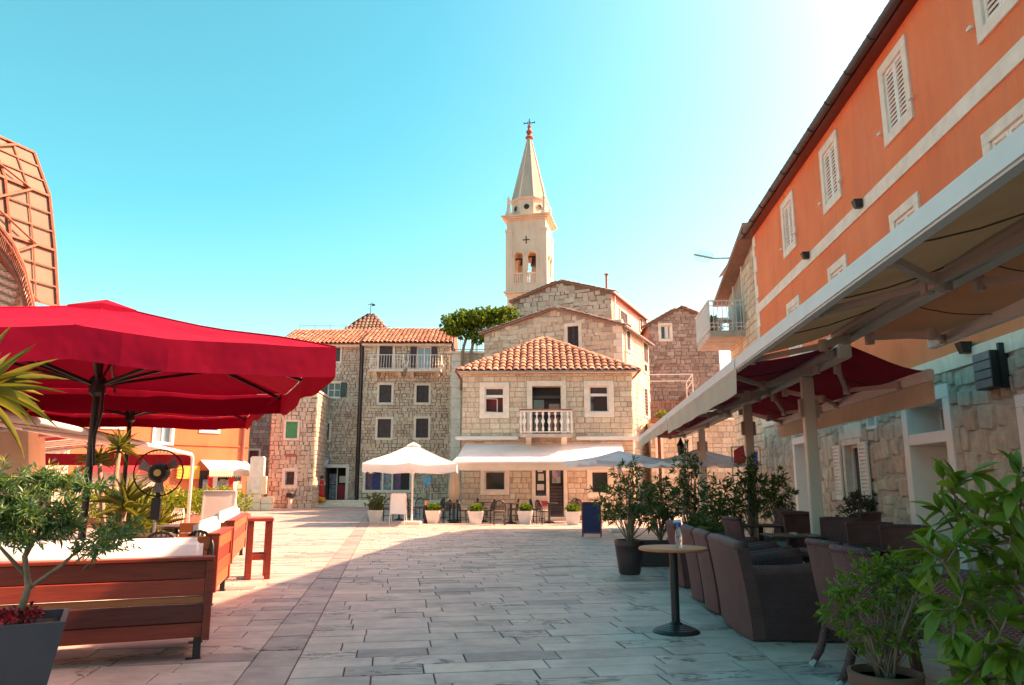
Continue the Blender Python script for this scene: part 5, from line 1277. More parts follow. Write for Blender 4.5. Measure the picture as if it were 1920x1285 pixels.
for i in range(len(edge)): MB().bar(near[i]+tocam(near[i]), far_[i]+tocam(far_[i]), .05).build('purlin', 'rust', CA)
m = MB()
for i in range(1, len(edge)-1): m.tube([near[i].lerp(far_[i], .1)+tocam(near[i], .2), near[i+1].lerp(far_[i+1], .6)+tocam(near[i], .25)], .03, 5); m.tube([near[i].lerp(far_[i], .6)+tocam(near[i], .2), near[i+1].lerp(far_[i+1], .1)+tocam(near[i], .2)], .025, 5)
m.build('braces', 'rust', CA)
# ornate railing and white wall under it
pathr = [PY(u, v, 14.5) for u, v in ((-40, 380), (0, 425), (25, 458), (45, 500), (62, 570), (70, 640))]
SR = thing('rusty_stair_railing', 'ornate rusty metal railing curving down below the canopy', 'railing', PY(30, 908, 14.5), world=True)
m = MB(); dn = Vector((0, 0, -.45)); m.tube(pathr, .04, 6); m.tube([x+dn for x in pathr], .04, 6)
for i in range(len(pathr)-1):
    for k in range(9):
        a = pathr[i].lerp(pathr[i+1], k/9); m.tube([a, a+Vector((.05, -.06, -.15)), a+Vector((-.02, .0, -.3)), a+dn], .014, 4)
m.build('railing_bars', 'rust', SR); m = MB()
for i in range(len(pathr)-1): m.sheet([pathr[i]+dn, pathr[i+1]+dn, pathr[i+1]+dn+Vector((-.3, .9, -.25)), pathr[i]+dn+Vector((-.3, .9, -.25))], (0, 0, -.08))
m.build('stair_flank', 'rust', SR)
WW = thing('cream_building', 'cream rendered building edge at far left above the umbrella', 'building', PY(-10, 908, 15.5), world=True)
pts = [PY(u, v, 15.2) for u, v in ((-160, 395), (0, 488), (38, 528), (50, 580), (54, 908))]; pts.append(PY(-160, 908, 15.2))
m = MB(); m.sheet(pts[::-1], (-1.5, 3.0, 0)); m.build('wall', 'cream_wall', WW)
m = MB()
for i in range(6):
    for k in range(6):
        c = PY(-16+i*10-k*3, 505+i*4+k*14, 15.15)
        if c.x < PY(44, 560, 15.15).x: m.lathe([(.02, 0), (.09, .04), (.11, .1)], 8, c+Vector((0, -.0, -.05)))
m.build('dentils', 'limestone', WW)
# ================================================================== RIGHT AWNINGS (posts, beam, folding arms)
XB, ZBm = 3.30, 3.2; XL, ZL_ = 1.97, 2.85
def ax(x0, Y, z, dx=0): return Vector((x0+WK*Y+dx, Y, z))
def awning_unit(label, Y0, Y1, posts, fab_l, fab_r, xr, zr_, zl_=ZL_, val_l=0, val_r=0, arms=((.25, 1), (.75, -1)), right=True, cassette=True, low=0):
    t_ = thing('terrace_awning', label, 'awning', ax(XB, posts[0] if posts else Y0, 0), world=True, group='awnings along the orange building')
    zb_ = ZBm-low
    for Y in posts:
        m = MB(); m.box(ax(XB, Y, (zb_-.1)/2), (.16, .14, zb_-.1), -WA); m.build('post', 'cream_post', t_, bevel=.012)
        m = MB(); m.box(ax(XB, Y, .01), (.3, .28, .02), -WA); m.build('post_foot', 'cream_post', t_)
        m = MB(); 
        for s in (-1, 1): m.box(ax(XB, Y, zb_-.55, s*.11), (.05, .1, .26), -WA)
        m.build('post_bracket', 'arm_metal', t_)
    m = MB(); m.bar(ax(XB, Y0, zb_), ax(XB, Y1, zb_), .16, .18); m.build('beam', 'cream_post', t_, bevel=.015)
    m = MB(); m.tube([ax(XB, Y0+.1, zb_-.02, -.16), ax(XB, Y1-.1, zb_-.02, -.16)], .06, 10); m.build('roller', 'arm_metal', t_)
    if cassette:
        m = MB(); m.bar(ax(XB, Y0+.05, zb_+.16), ax(XB, Y1-.05, zb_+.16), .3, .06); m.build('cover_board', 'cream_post', t_)
    sides = [(XL, zl_, fab_l, val_l, -1)]+([(xr, zr_, fab_r, val_r, 1)] if right else [])
    for xe, ze_, fab, val, s in sides:
        m = MB(); m.bar(ax(xe, Y0, ze_), ax(xe, Y1, ze_), .10, .15); m.build('front_bar', 'white_metal', t_, bevel=.015)
        m = MB(); K_ = 6; N_ = 14
        def P(i, j):
            t = i/K_; Y = Y0+.03+(Y1-Y0-.06)*j/N_; x = (XB+s*.09)*(1-t)+xe*t; z = (zb_+.06)*(1-t)+(ze_+.05)*t-.05*math.sin(math.pi*t)+.012*math.sin(j*2.1+i)
            return ax(x, Y, z)
        for i in range(K_):
            for j in range(N_): m.quad(P(i, j), P(i, j+1), P(i+1, j+1), P(i+1, j))
        m.build('canvas', fab, t_, smooth=True)
        m = MB()
        for j in range(1, 5): Y = Y0+(Y1-Y0)*j/5; m.tube([ax((XB+s*.09)*(1-k/4)+xe*k/4, Y, ((zb_+.04)*(1-k/4)+(ze_+.03)*k/4)-.05*math.sin(math.pi*k/4)) for k in range(5)], .006, 4)
        m.build('canvas_seams', 'wood_dark', t_, kind='stuff')
        if val:
            m = MB(); N2 = 30
            for j in range(N2):
                ya, yb = Y0+(Y1-Y0)*j/N2, Y0+(Y1-Y0)*(j+1)/N2; f = lambda y: s*.03+.012*math.sin(y*4)
                m.sheet([ax(xe, ya, ze_-.05, s*.03), ax(xe, yb, ze_-.05, s*.03), ax(xe, yb, ze_-val, f(yb)), ax(xe, ya, ze_-val, f(ya))], (.004, 0, 0))
            m.build('valance', 'cream_canvas', t_)
        for fr_, dr in arms:
            ya = Y0+(Y1-Y0)*fr_; a = ax(XB, ya, zb_-.1, s*.14); e = ax((XB+xe)/2, ya+dr*.75, (zb_+ze_)/2-.16); b = ax(xe, ya+dr*.05, ze_-.03, -s*.06)
            m = MB(); m.bar(a, e, .05, .07); m.bar(e, b, .045, .055); m.lathe([(.05, -.06), (.05, .06)], 8, e); m.lathe([(.055, -.08), (.055, .05)], 8, a); m.lathe([(.04, -.05), (.04, .05)], 8, b); m.build('folding_arm', 'arm_metal', t_)
    return t_
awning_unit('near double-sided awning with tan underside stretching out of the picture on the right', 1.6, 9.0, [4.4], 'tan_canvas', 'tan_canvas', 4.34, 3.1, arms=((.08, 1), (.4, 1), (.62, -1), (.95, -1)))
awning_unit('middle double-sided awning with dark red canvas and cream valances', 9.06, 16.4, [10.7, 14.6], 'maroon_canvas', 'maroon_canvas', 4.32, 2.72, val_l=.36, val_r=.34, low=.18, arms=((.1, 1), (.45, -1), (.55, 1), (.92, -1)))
awning_unit('far awning with short cream valance ending beside the café house', 16.46, 24.5, [20.2], 'maroon_canvas', 'maroon_canvas', 4.0, 2.6, val_l=.28, right=False, low=.25)
# ================================================================== UMBRELLAS
def umbrella(name, label, C, a, e1, e2, zE, zP, val, fab, pole_r, polemat, group=None, vent=.0, base=True, tilt=.0, sag=.06, ribs=True):
    "square umbrella: C centre, side a, edge directions e1,e2"
    t_ = thing(name, label, 'umbrella', (C[0], C[1], 0), 0, group, world=True); C = Vector((C[0], C[1], 0)); e1 = Vector((*e1, 0)).normalized(); e2 = Vector((*e2, 0)).normalized(); h = a/2
    per = [C-e1*h-e2*h, C-e2*h, C+e1*h-e2*h, C+e1*h, C+e1*h+e2*h, C+e2*h, C-e1*h+e2*h, C-e1*h]
    per = [Vector((q.x, q.y, zE)) for q in per]; top = C+Vector((0, 0, zP))
    m = MB(); K_ = 8; N_ = 6; t0_ = .12 if vent else 0
    ring = []
    for i in range(8):
        for j in range(N_): ring.append((per[i].lerp(per[(i+1) % 8], j/N_), j/N_))
    n = len(ring)
    def P(k, i):
        q, f = ring[i % n]; t = t0_+(1-t0_)*k/K_; p_ = top.lerp(q, t); return p_-Vector((0, 0, sag*math.sin(math.pi*f)*t+.05*math.sin(math.pi*t)+t*(.012*math.sin(i*1.7+k*.9)+.010*math.sin(i*.63-k*1.3))))
    for k in range(K_):
        for i in range(n): m.quad(P(k, i), P(k, i+1), P(k+1, i+1), P(k+1, i))
    m.build('canopy', fab, t_, smooth=60)
    m = MB(); rg = random.Random(2)
    def Vv(k, i):
        q = P(K_, i); d = (q-C); d.z = 0; d.normalize(); f = ring[i % n][1]; i_ = i % n
        w = (.02*math.sin(i_*1.9)+.03*math.sin(i_*.7))*k; return q+d*(.015+w*.5)-Vector((0, 0, val*k))
    for i in range(n):
        for k in range(3): m.quad(Vv(k/3, i), Vv(k/3, i+1), Vv((k+1)/3, i+1), Vv((k+1)/3, i))
    m.build('valance', fab, t_, smooth=60)
    for i in range(8): MB().tube([P(k, i*N_)+Vector((0, 0, .006)) for k in range(K_+1)], .007, 4, False).build('seam', fab, t_)
    if vent:
        m = MB(); pv = [top+Vector((0, 0, .06))]+[top.lerp(q, .15)+Vector((0, 0, .0+.05*(i % 2))) for i, q in enumerate(per)]
        m.add(pv, [(0, 1+i, 1+(i+1) % 8) for i in range(8)])
        m.add([top.lerp(q, .15)+Vector((0, 0, .0+.05*(i % 2))) for i, q in enumerate(per)]+[top.lerp(q, .16)+Vector((0, 0, -.05)) for q in per], [(i, (i+1) % 8, 8+(i+1) % 8, 8+i) for i in range(8)])
        m.build('vent_cap', fab, t_, smooth=30)
    m = MB(); m.tube([(C.x, C.y, 0), (C.x, C.y, zP-.05)], pole_r, 12); m.build('pole', polemat, t_, smooth=40)
    hub = Vector((C.x, C.y, zE-.25))
    m = MB(); m.lathe([(pole_r*1.2, -.12), (pole_r*2.2, -.08), (pole_r*2.2, .08), (pole_r*1.2, .12)], 10, hub); m.build('hub', polemat, t_)
    if ribs:
        for q in per:
            r_ = MB(); r_.bar(top-Vector((0, 0, .12)), q-Vector((0, 0, .06)), .025, .04); r_ = r_.build('rib', polemat, t_)
            s_ = MB(); s_.bar(hub, (top-Vector((0, 0, .1))).lerp(q, .58)-Vector((0, 0, .06)), .022, .035); s_.build('strut', polemat, r_)
    if base: m = MB(); m.box((C.x, C.y, .05), (.7, .7, .1)); m.build('base', 'limestone', t_, bevel=.02); 
    return t_
e1, e2 = (-.917, -.40), (-.40, .917)
RU = umbrella('red_umbrella', 'large red square umbrella with dark pole in the left foreground', (-4.71, 8.43), 4.5, e1, e2, 2.75, 3.45, .30, 'red_canvas', .04, 'black_metal', 'red umbrellas', vent=.1)
m = MB(); m.tube([(-4.6, 8.35, 2.5), (-4.58, 8.33, 2.2), (-4.62, 8.3, 1.9), (-4.6, 8.32, 1.6)], .018, 5); m.build('crank_strap', 'black_metal', RU)
umbrella('red_umbrella', 'second red square umbrella partly hidden behind the first one', (-7.2, 14.1), 4.4, e1, e2, 2.92, 3.45, .28, 'red_canvas', .04, 'black_metal', 'red umbrellas', vent=.1)
c = G(782, 983); umbrella('white_umbrella', 'white square umbrella with double top in front of the four storey house', (c.x-.2, c.y), 3.2, (1, .06), (-.06, 1), PY(760, 867, 25).z, PY(783, 832, c.y).z, .26, 'white_canvas', .035, 'white_metal', 'white umbrellas', vent=.1)
c = G(1165, 990); umbrella('white_umbrella', 'pale umbrella overlapping the right end of the café awning', (PY(1162, 900, 23.0).x, 23.0), 2.6, (1, .3), (-.3, 1), PY(1165, 863, 22).z, PY(1165, 846, 23).z, .1, 'grey_canvas', .03, 'white_metal', 'white umbrellas', ribs=False)
umbrella('white_umbrella', 'pale umbrella under the far awning behind the oleanders', (PY(1312, 900, 21.0).x, 21.0), 2.3, (1, .25), (-.25, 1), PY(1310, 864, 20).z, PY(1310, 842, 21).z, .1, 'grey_canvas', .03, 'white_metal', 'white umbrellas', ribs=False)
# folded white umbrella
c = G(851, 978); fu = thing('folded_umbrella', 'closed cream umbrella standing beside the café awning', 'umbrella', c)
m = MB(); n = 16; rings = []
for k, (z, r) in enumerate(((.75, .12), (1.1, .17), (1.5, .15), (1.9, .09), (2.05, .03))):
    rings.append([Vector((r*(1+.35*math.cos(4*t))*math.cos(t), r*(1+.35*math.cos(4*t))*math.sin(t), z+(.05*math.cos(4*t) if k == 0 else 0))) for t in [2*math.pi*i/n for i in range(n)]])
loft(m, rings); m.build('canopy', 'cream_canvas', fu, smooth=True); m = MB(); m.tube([(0, 0, 0), (0, 0, 2.1)], .025, 8); m.build('pole', 'white_metal', fu); MB().lathe([(.25, 0), (.25, .06), (.05, .1)], 14).build('base', 'black_metal', fu)

# ================================================================== PERGOLA ON THE LEFT
pA, pB = Vector((-9.3, 22.0, 0)), Vector((-6.2, 9.0, 0)); pd = (pB-pA); PLn = pd.length; pd.normalize(); pn = Vector((pd.y, -pd.x, 0))
if pn.x > 0: pn = -pn
PG = thing('white_pergola', 'white tube pergola with dark red striped canvas roof on the left', 'pergola', pA, world=True)
zP_ = 2.25; Wp = 4.2
for k, off in enumerate((0, Wp/2, Wp)):
    c0, c1 = pA+pn*off, pB+pn*off; zz = zP_+(.25 if k == 1 else .0)
    m = MB()
    if k != 1: m.tube([c0, c0+Vector((0, 0, zz-.25)), c0+pd*.08+Vector((0, 0, zz-.07)), c0+pd*.3+Vector((0, 0, zz)), c1+Vector((0, 0, zz))], .05, 8)
    else: m.tube([c0+Vector((0, 0, zz)), c1+Vector((0, 0, zz))], .05, 8)
    m.build('rail', 'white_metal', PG, smooth=True)
for i in range(7):
    c0 = pA+pd*(.3+i*(PLn-.4)/6); m = MB(); m.tube([c0+Vector((0, 0, zP_)), c0+pn*(Wp/2)+Vector((0, 0, zP_+.25)), c0+pn*Wp+Vector((0, 0, zP_))], .04, 6); m.build('cross_bar', 'white_metal', PG)
    if i in (2, 4, 6): m = MB(); m.tube([c0+pn*Wp, c0+pn*Wp+Vector((0, 0, zP_))], .045, 6); m.build('post', 'white_metal', PG)
N_ = 44
for i in range(N_):
    a, b = pA+pd*(.3+i*(PLn-.3)/N_), pA+pd*(.3+(i+1)*(PLn-.3)/N_)
    pass
m = MB()
for i in range(N_):
    a, b = pA+pd*(.3+i*(PLn-.3)/N_), pA+pd*(.3+(i+1)*(PLn-.3)/N_); m.cm = 1 if (i % 2 == 1 and i < 8) else 0
    for o0, o1, z0, z1 in ((0, Wp/2, 0, .25), (Wp/2, Wp, .25, 0)): m.quad(a+pn*o0+Vector((0, 0, zP_+.06+z0)), b+pn*o0+Vector((0, 0, zP_+.06+z0)), b+pn*o1+Vector((0, 0, zP_+.06+z1)), a+pn*o1+Vector((0, 0, zP_+.06+z1)))
m.build('canvas_roof', ['wine_canvas', 'cream_canvas'], PG)
m = MB(); 
for i in range(10): a, b = pA+pn*(Wp*i/10), pA+pn*(Wp*(i+1)/10); m.quad(a+Vector((0, 0, zP_)), b+Vector((0, 0, zP_)), b+Vector((0, 0, zP_-.32)), a+Vector((0, 0, zP_-.32)))
m.build('end_valance', 'maroon_canvas', PG)
# ================================================================== FURNITURE, LEFT
# wooden box sofa in front
k0, k1 = G(392, 1197, .16), G(112, 1216, .16)
bd_ = (k0-k1); bd_.z = 0; bL = bd_.length+1.15; bd_.normalize(); bang = math.atan2(bd_.y, bd_.x)
def box_sofa(label, corner, ang, Ln, H, planks, mats, depth=.8, cush=True, group='slatted wooden sofas'):
    "corner = right end of the back panel on the ground; back panel runs to -x local and faces -y local"
    t_ = thing('wooden_sofa', label, 'sofa', corner, ang, group); z = .17; hh = (H-.17)
    for i, f in enumerate(planks):
        h = hh*f; MB().bx(-Ln, -.06, -.012*(i % 2), .022, z+.003, z+h-.003).build('plank', mats[i % len(mats)], t_, bevel=.004, seg=1); z += h
    MB().bx(-.06, 0, -.02, .07, .15, H).build('corner_post', 'wood_red', t_, bevel=.005, seg=1)
    MB().bx(-Ln-.06, -Ln, -.02, .07, .15, H).build('corner_post', 'wood_red', t_, bevel=.005, seg=1)
    MB().bx(-Ln-.06, 0, -.03, .12, H, H+.03).build('top_rail', 'wood_red', t_, bevel=.006, seg=1)
    z = .17
    for i, f in enumerate(planks):
        h = hh*f
        if i < 4: MB().bx(-.03, -.008, .07, depth, z+.003, z+h-.003).build('plank', mats[(i+1) % len(mats)], t_, bevel=.004, seg=1)
        z += h
    MB().bx(-Ln, -.03, .03, depth, .24, .3).build('seat_deck', 'wood_red', t_)
    for x in (-.12, -Ln+.06):
        for y in (.02, depth-.08): MB().bx(x, x+.06, y, y+.06, 0, .17).build('leg', 'black_metal', t_); MB().bx(x-.05, x+.07, y-.01, y+.07, 0, .008).build('foot_plate', 'black_metal', t_)
    if cush:
        MB().bx(-Ln+.02, -.1, .13, .30, .5, H+.17).build('back_cushion', 'cushion_white', t_, bevel=.05, seg=3, smooth=True)
        MB().bx(-Ln+.02, -.06, .26, depth, .3, .45).build('seat_cushion', 'cushion_white', t_, bevel=.05, seg=3, smooth=True)
    return t_
H1 = PY(400, 1050, k0.y).z
print('sofa H', H1, k0, k1, bL)
box_sofa('slatted red wood sofa with white cushion in the left foreground', (k0.x, k0.y, 0), bang, bL, H1, (.2, .24, .1, .22, .24), ['wood_red', 'wood_dark', 'wood_orange', 'wood_red', 'wood_red'])
for (u, v, u2, v2, lb) in ((399, 1137, 425, 1106, 'wooden sofa with white cushion, directly behind the foreground sofa'), (431, 1076, 457, 1040, 'sunlit wooden sofa with white cushion, beyond the high wooden table')):
    c, c2_ = G(u, v), G(u2, v2); d_ = c2_-c; box_sofa(lb, (c.x, c.y, 0), math.atan2(d_.y, d_.x), d_.length, .80, (.25, .25, .25, .25), ['wood_orange', 'wood_orange', 'wood_red']).scale = (-1, 1, 1)
# high table frame
c0, c1 = G(459, 1088), G(506, 1086)
t_ = thing('high_wooden_table', 'tall narrow red wood table frame in the sun beside the wooden sofas', 'table', c0, math.atan2(c1.y-c0.y, c1.x-c0.x))
w_ = (c1-c0).length; zt = PY(482, 972, c0.y).z; lg = .085
for x in (0, w_-lg):
    for y in (0, .42): MB().bx(x, x+lg, y, y+lg, 0, zt-.05).build('leg', 'wood_red', t_, bevel=.006, seg=1)
MB().bx(-.01, w_+.01, -.01, .515, zt-.05, zt).build('table_top', 'wood_red', t_, bevel=.006, seg=1)
for y in (.01, .43): MB().bx(lg, w_-lg, y, y+.06, .28, .36).build('crossbar', 'wood_red', t_)
for x in (.01, w_-lg+.01): MB().bx(x, x+.06, lg, .42, .28, .36).build('side_bar', 'wood_red', t_)
# white menu board
def easel(label, c, rz, w, h, z0, face, frame, group=None, name='menu_board'):
    t_ = thing(name, label, 'sign', c, rz, group)
    for s in (1, -1):
        tl = Matrix.Rotation(R(-12)*s, 4, 'X'); 
        def B(x0, x1, y0, y1, z0_, z1_):
            m = MB(); m.bx(x0, x1, y0, y1, z0_-(h+z0), z1_-(h+z0)); m.v = [tuple(Matrix.Translation((0, 0, h+z0)) @ tl @ Vector(v)) for v in m.v]; return m
        B(-w/2, w/2, -.012, .012, z0, z0+h).build('panel', face, t_)
        for x in (-w/2-.03, w/2): B(x, x+.03, -.018, .018, .0 if z0 else 0, z0+h).build('side_rail', frame, t_)
        B(-w/2, w/2, -.018, .018, z0+h, z0+h+.03).build('top_rail', frame, t_); B(-w/2, w/2, -.018, .018, z0-.03, z0).build('bottom_rail', frame, t_)
    return t_
c = PY(411, 950, 15); easel('blank white menu board standing behind the wooden sofas', (c.x, 15, 0), R(10), .56, .8, .45, 'white_paint', 'white_metal')
easel('blank white board on white legs in front of the white umbrella pole', G(746, 984), R(-3), .5, .68, .38, 'cushion_white', 'white_metal')
c = G(1110, 1008); easel('blue chalkboard A-frame with red wooden frame beside the potted oleander', c, R(-8), .46, .78, .12, 'board_blue', 'board_red', name='chalkboard')
# standing fan
c = PY(298, 887, 10.0); FA = thing('standing_fan', 'black pedestal fan with round wire cage under the umbrellas', 'fan', (c.x, c.y, 0), R(14)); hz = c.z
m = MB(); m.lathe([(.24, 0), (.24, .03), (.05, .06)], 16); m.build('base', 'black_metal', FA); m = MB(); m.tube([(0, 0, .05), (0, 0, hz-.42)], .018, 8); m.build('pole', 'grey_metal', FA)
m = MB(); m.bx(-.055, .055, -.05, .06, hz-.6, hz-.32); m.tube([(0, .05, hz-.35), (0, .07, hz-.1), (0, .02, hz)], .03, 8); m.build('stem', 'black_metal', FA, bevel=.01)
m = MB(); m.lathe([(.10, -.09), (.13, -.02), (.13, .06), (.08, .14)], 18); m.v = [(x, z, y+hz) for x, y, z in m.v]; m.build('motor', 'black_metal', FA, smooth=40)
m = MB(); m.lathe([(.045, -.11), (.045, -.09)], 14); m.v = [(x, z, y+hz) for x, y, z in m.v]; m.build('badge', 'fan_brass', FA)
m = MB(); rr = .30; m.tube([(rr*math.cos(t), -.02, hz+rr*math.sin(t)) for t in [2*math.pi*i/40 for i in range(41)]], .011, 6)
for k in range(40):
    t = 2*math.pi*k/40; cs, sn = math.cos(t), math.sin(t)
    for s in (-1, 1): m.tube([(.06*cs, s*.1-.02, hz+.06*sn), (.2*cs, s*.09-.02, hz+.2*sn), (rr*cs, -.02, hz+rr*sn)], .0022, 3, False)
m.build('cage', 'black_metal', FA)
for k in range(3):
    t = 2*math.pi*k/3+.4; m = MB(); m.sheet([(.05*math.cos(t), -.03, hz+.05*math.sin(t)), (.26*math.cos(t-.1), -.05, hz+.26*math.sin(t-.1)), (.27*math.cos(t+.45), .0, hz+.27*math.sin(t+.45)), (.07*math.cos(t+.9), .0, hz+.07*math.sin(t+.9))], (0, .004, 0)); m.build('blade', 'grey_metal', FA)

# ================================================================== CHAIR KINDS
def bistro_chair():
    t_ = thing('bistro_chair', 'x', 'chair', group='black café chairs'); H_ = .84
    MB().lathe([(.17, .43), (.20, .44), (.205, .455), (.19, .465)], 16).build('seat', 'black_metal', t_, smooth=40)
    MB().lathe([(.18, .465), (.19, .48), (.17, .495)], 16).build('seat_pad', 'seat_pad', t_, smooth=40)
    m = MB(); m.tube([(-.19, -.14, 0), (-.19, -.15, .45)]+[(-.21*math.cos(t), -.17-.05*math.sin(t), .6+.25*math.sin(t)) for t in [math.pi*i/10 for i in range(11)]]+[(.19, -.15, .45), (.19, -.14, 0)], .02, 6); m.build('back_hoop', 'black_metal', t_, smooth=True)
    m = MB()
    for x in (-.14, -.095, -.05, 0, .05, .095, .14): m.tube([(x, -.16, .45), (x*1.1, -.2, .845-x*x*4.5)], .011, 5)
    m.tube([(-.2, -.17, .62), (0, -.2, .64), (.2, -.17, .62)], .01, 5); m.build('back_spokes', 'black_metal', t_)
    for x in (-.15, .15): m = MB(); m.tube([(x, .14, .44), (x*1.2, .18, 0)], .013, 6); m.build('leg', 'black_metal', t_)
    m = MB(); m.tube([(.16*math.cos(t), .16*math.sin(t), .2) for t in [2*math.pi*i/14 for i in range(15)]], .008, 5); m.build('stretcher', 'black_metal', t_)
    return t_
def wicker_chair():
    t_ = thing('wicker_chair', 'x', 'chair', group='brown wicker dining chairs')
    MB().bx(-.24, .24, -.22, .26, .40, .46).build('seat', 'wicker', t_, bevel=.015, smooth=40)
    MB().bx(-.21, .21, -.18, .24, .46, .50).build('seat_pad', 'seat_pad', t_, bevel=.015, smooth=40)
    m = MB(); vs = []; nx, nz = 8, 8
    for s in (0, 1):
        for k in range(nz+1):
            z = .30+.64*k/nz; y = -.22-.10*(k/nz)**1.6-.02*math.sin(math.pi*k/nz)
            for i in range(nx+1):
                x = (-.25+.5*i/nx)*(1-.04*(1-k/nz)); vs.append((x, y-(.045 if s else 0)+.05*(2*i/nx-1)**2, z))
    A_ = (nx+1)*(nz+1); fs = []
    for k in range(nz):
        for i in range(nx):
            q = k*(nx+1)+i; fs += [(q, q+1, q+nx+2, q+nx+1), (A_+q, A_+q+nx+1, A_+q+nx+2, A_+q+1)]
    for i in range(nx): q = i; fs.append((q, A_+q, A_+q+1, q+1)); q = nz*(nx+1)+i; fs.append((q, q+1, A_+q+1, A_+q))
    for k in range(nz): q = k*(nx+1); fs.append((q, q+nx+1, A_+q+nx+1, A_+q)); q += nx; fs.append((q, A_+q, A_+q+nx+1, q+nx+1))
    m.add(vs, fs); m.build('backrest', 'wicker', t_, smooth=50)
    m = MB(); m.tube([(-.25, -.295, .945), (-.12, -.335, .95), (0, -.345, .95), (.12, -.335, .95), (.25, -.295, .945)], .03, 8); m.build('top_rim', 'wicker_dark', t_, smooth=True)
    for x in (-.21, .21):
        for y0, y1 in ((-.2, -.34), (.22, .26)):
            l_ = MB(); l_.tube([(x, y0, .42), (x, y0+(y1-y0)*.15, .28), (x*1.02, y0+(y1-y0)*.55, .12), (x*1.04, y1, .03)], [.036, .034, .03, .026], 8); l_ = l_.build('leg', 'wicker', t_, smooth=True)
            f_ = MB(); f_.tube([(x*1.035, y0+(y1-y0)*.9, .045), (x*1.045, y1+(y1-y0)*.12, .0)], .029, 8); f_.build('foot_cap', 'grey_metal', l_)
    return t_
def wicker_armchair(W_=.72, name='wicker_armchair'):
    "back towards -y, faces +y, boxy woven sides down to the ground"
    t_ = thing(name, 'x', 'armchair' if W_ < 1 else 'sofa', group='brown wicker armchairs'); h = W_/2
    m = MB(); nx, nz = 10, 6; vs = []
    for sd in (0, 1):
        for k in range(nz+1):
            z = .02+.80*k/nz
            for i in range(nx+1):
                f = 2*i/nx-1; x = (h+.012*k/nz)*f; y = -.36-.11*(k/nz)**1.4+.05*f*f+(.11 if sd else 0); vs.append((x, y, z+(.025*(1-f*f) if k == nz else 0)))
    A_ = (nx+1)*(nz+1); fs = []
    for k in range(nz):
        for i in range(nx):
            q = k*(nx+1)+i; fs += [(q, q+1, q+nx+2, q+nx+1), (A_+q, A_+q+nx+1, A_+q+nx+2, A_+q+1)]
    for i in range(nx): fs.append((i, A_+i, A_+i+1, i+1)); q = nz*(nx+1)+i; fs.append((q, q+1, A_+q+1, A_+q))
    for k in range(nz): q = k*(nx+1); fs.append((q, q+nx+1, A_+q+nx+1, A_+q)); q += nx; fs.append((q, A_+q, A_+q+nx+1, q+nx+1))
    m.add(vs, fs); bk = m.build('backrest', 'wicker', t_, smooth=50)
    q0 = nz*(nx+1); m = MB(); m.tube([((Vector(vs[q0+i])+Vector(vs[A_+q0+i]))/2) for i in range(nx+1)], .058, 10); m.build('top_roll', 'wicker', bk, smooth=True)
    for s in (-1, 1):
        x0, x1 = (h-.13, h) if s > 0 else (-h, -h+.13); m = MB(); ny = 6; vs = []
        for sd in (0, 1):
            for k in range(5):
                for j in range(ny+1):
                    t = j/ny; y = -.30+.84*t-(.06*(1-t))*k/4; top = .60+.07*t-.03*math.sin(math.pi*t); vs.append((x1 if sd else x0, y, .02+(top-.02)*k/4))
        A2 = 5*(ny+1); fs = []
        for k in range(4):
            for j in range(ny): q = k*(ny+1)+j; fs += [(q, q+ny+1, q+ny+2, q+1), (A2+q, A2+q+1, A2+q+ny+2, A2+q+ny+1)]
            q = k*(ny+1); fs.append((q, A2+q, A2+q+ny+1, q+ny+1)); q += ny; fs.append((q, q+ny+1, A2+q+ny+1, A2+q))
        m.add(vs, fs); am = m.build('arm', 'wicker_dark', t_, smooth=50)
        q0 = 4*(ny+1); m = MB(); m.tube([((Vector(vs[q0+j])+Vector(vs[A2+q0+j]))/2) for j in range(ny+1)], .068, 10); m.build('arm_roll', 'wicker', am, smooth=True)
    MB().bx(-h+.12, h-.12, -.25, .50, .06, .34).build('seat_base', 'wicker_dark', t_, bevel=.01)
    MB().bx(-h+.125, h-.125, -.24, .52, .34, .45).build('seat_cushion', 'mauve_cloth' if False else 'table_dark', t_, bevel=.03, seg=2, smooth=50)
    return t_
def round_table(label, loc, r, H_, topmat, base=True, name='round_table', group=None):
    t_ = thing(name, label, 'table', loc, 0, group)
    m = MB(); m.lathe([(r-.012, H_-.03), (r, H_-.024), (r, H_-.008), (r-.01, H_)], 40); m.build('table_top', topmat, t_, smooth=30)
    m = MB(); m.lathe([(.04, .03), (.04, H_-.05), (.12, H_-.04), (.12, H_-.03)], 20); m.build('column', 'black_metal', t_, smooth=40)
    m = MB(); P = [(.215, 0), (.225, .012), (.215, .022)]
    for k in range(1, 6): rr = .215-.03*k; P += [(rr+.012, .02+.011*k), (rr+.006, .026+.011*k)]
    P += [(.04, .10)]; m.lathe(P, 32); m.build('base', 'black_metal', t_, smooth=30)
    return t_
# ---- near bistro table with spray bottle
c = G(1268, 1186); Ht = PY(1268, 1026, c.y).z
round_table('round wood topped bistro table on black ridged base, standing alone on the paving', c, .335, Ht, 'wood_top')
q = PY(1273, 1022, c.y-.05); bt = thing('spray_bottle', 'clear spray bottle with blue trigger on the lone bistro table', 'bottle', (q.x, q.y, Ht))
MB().lathe([(.030, 0), (.034, .01), (.034, .12), (.030, .15), (.016, .185), (.014, .2)], 16).build('bottle', 'clear_plastic', bt, smooth=50)
MB().lathe([(.017, .195), (.018, .225), (.012, .235)], 12).build('collar', 'blue_plastic', bt, smooth=40)
m = MB(); m.bx(-.05, .035, -.012, .012, .235, .262); m.build('spray_head', 'pale_plastic', bt, bevel=.008); m = MB(); m.bx(.0, .03, -.006, .006, .2, .236); m.build('trigger', 'blue_plastic', bt)
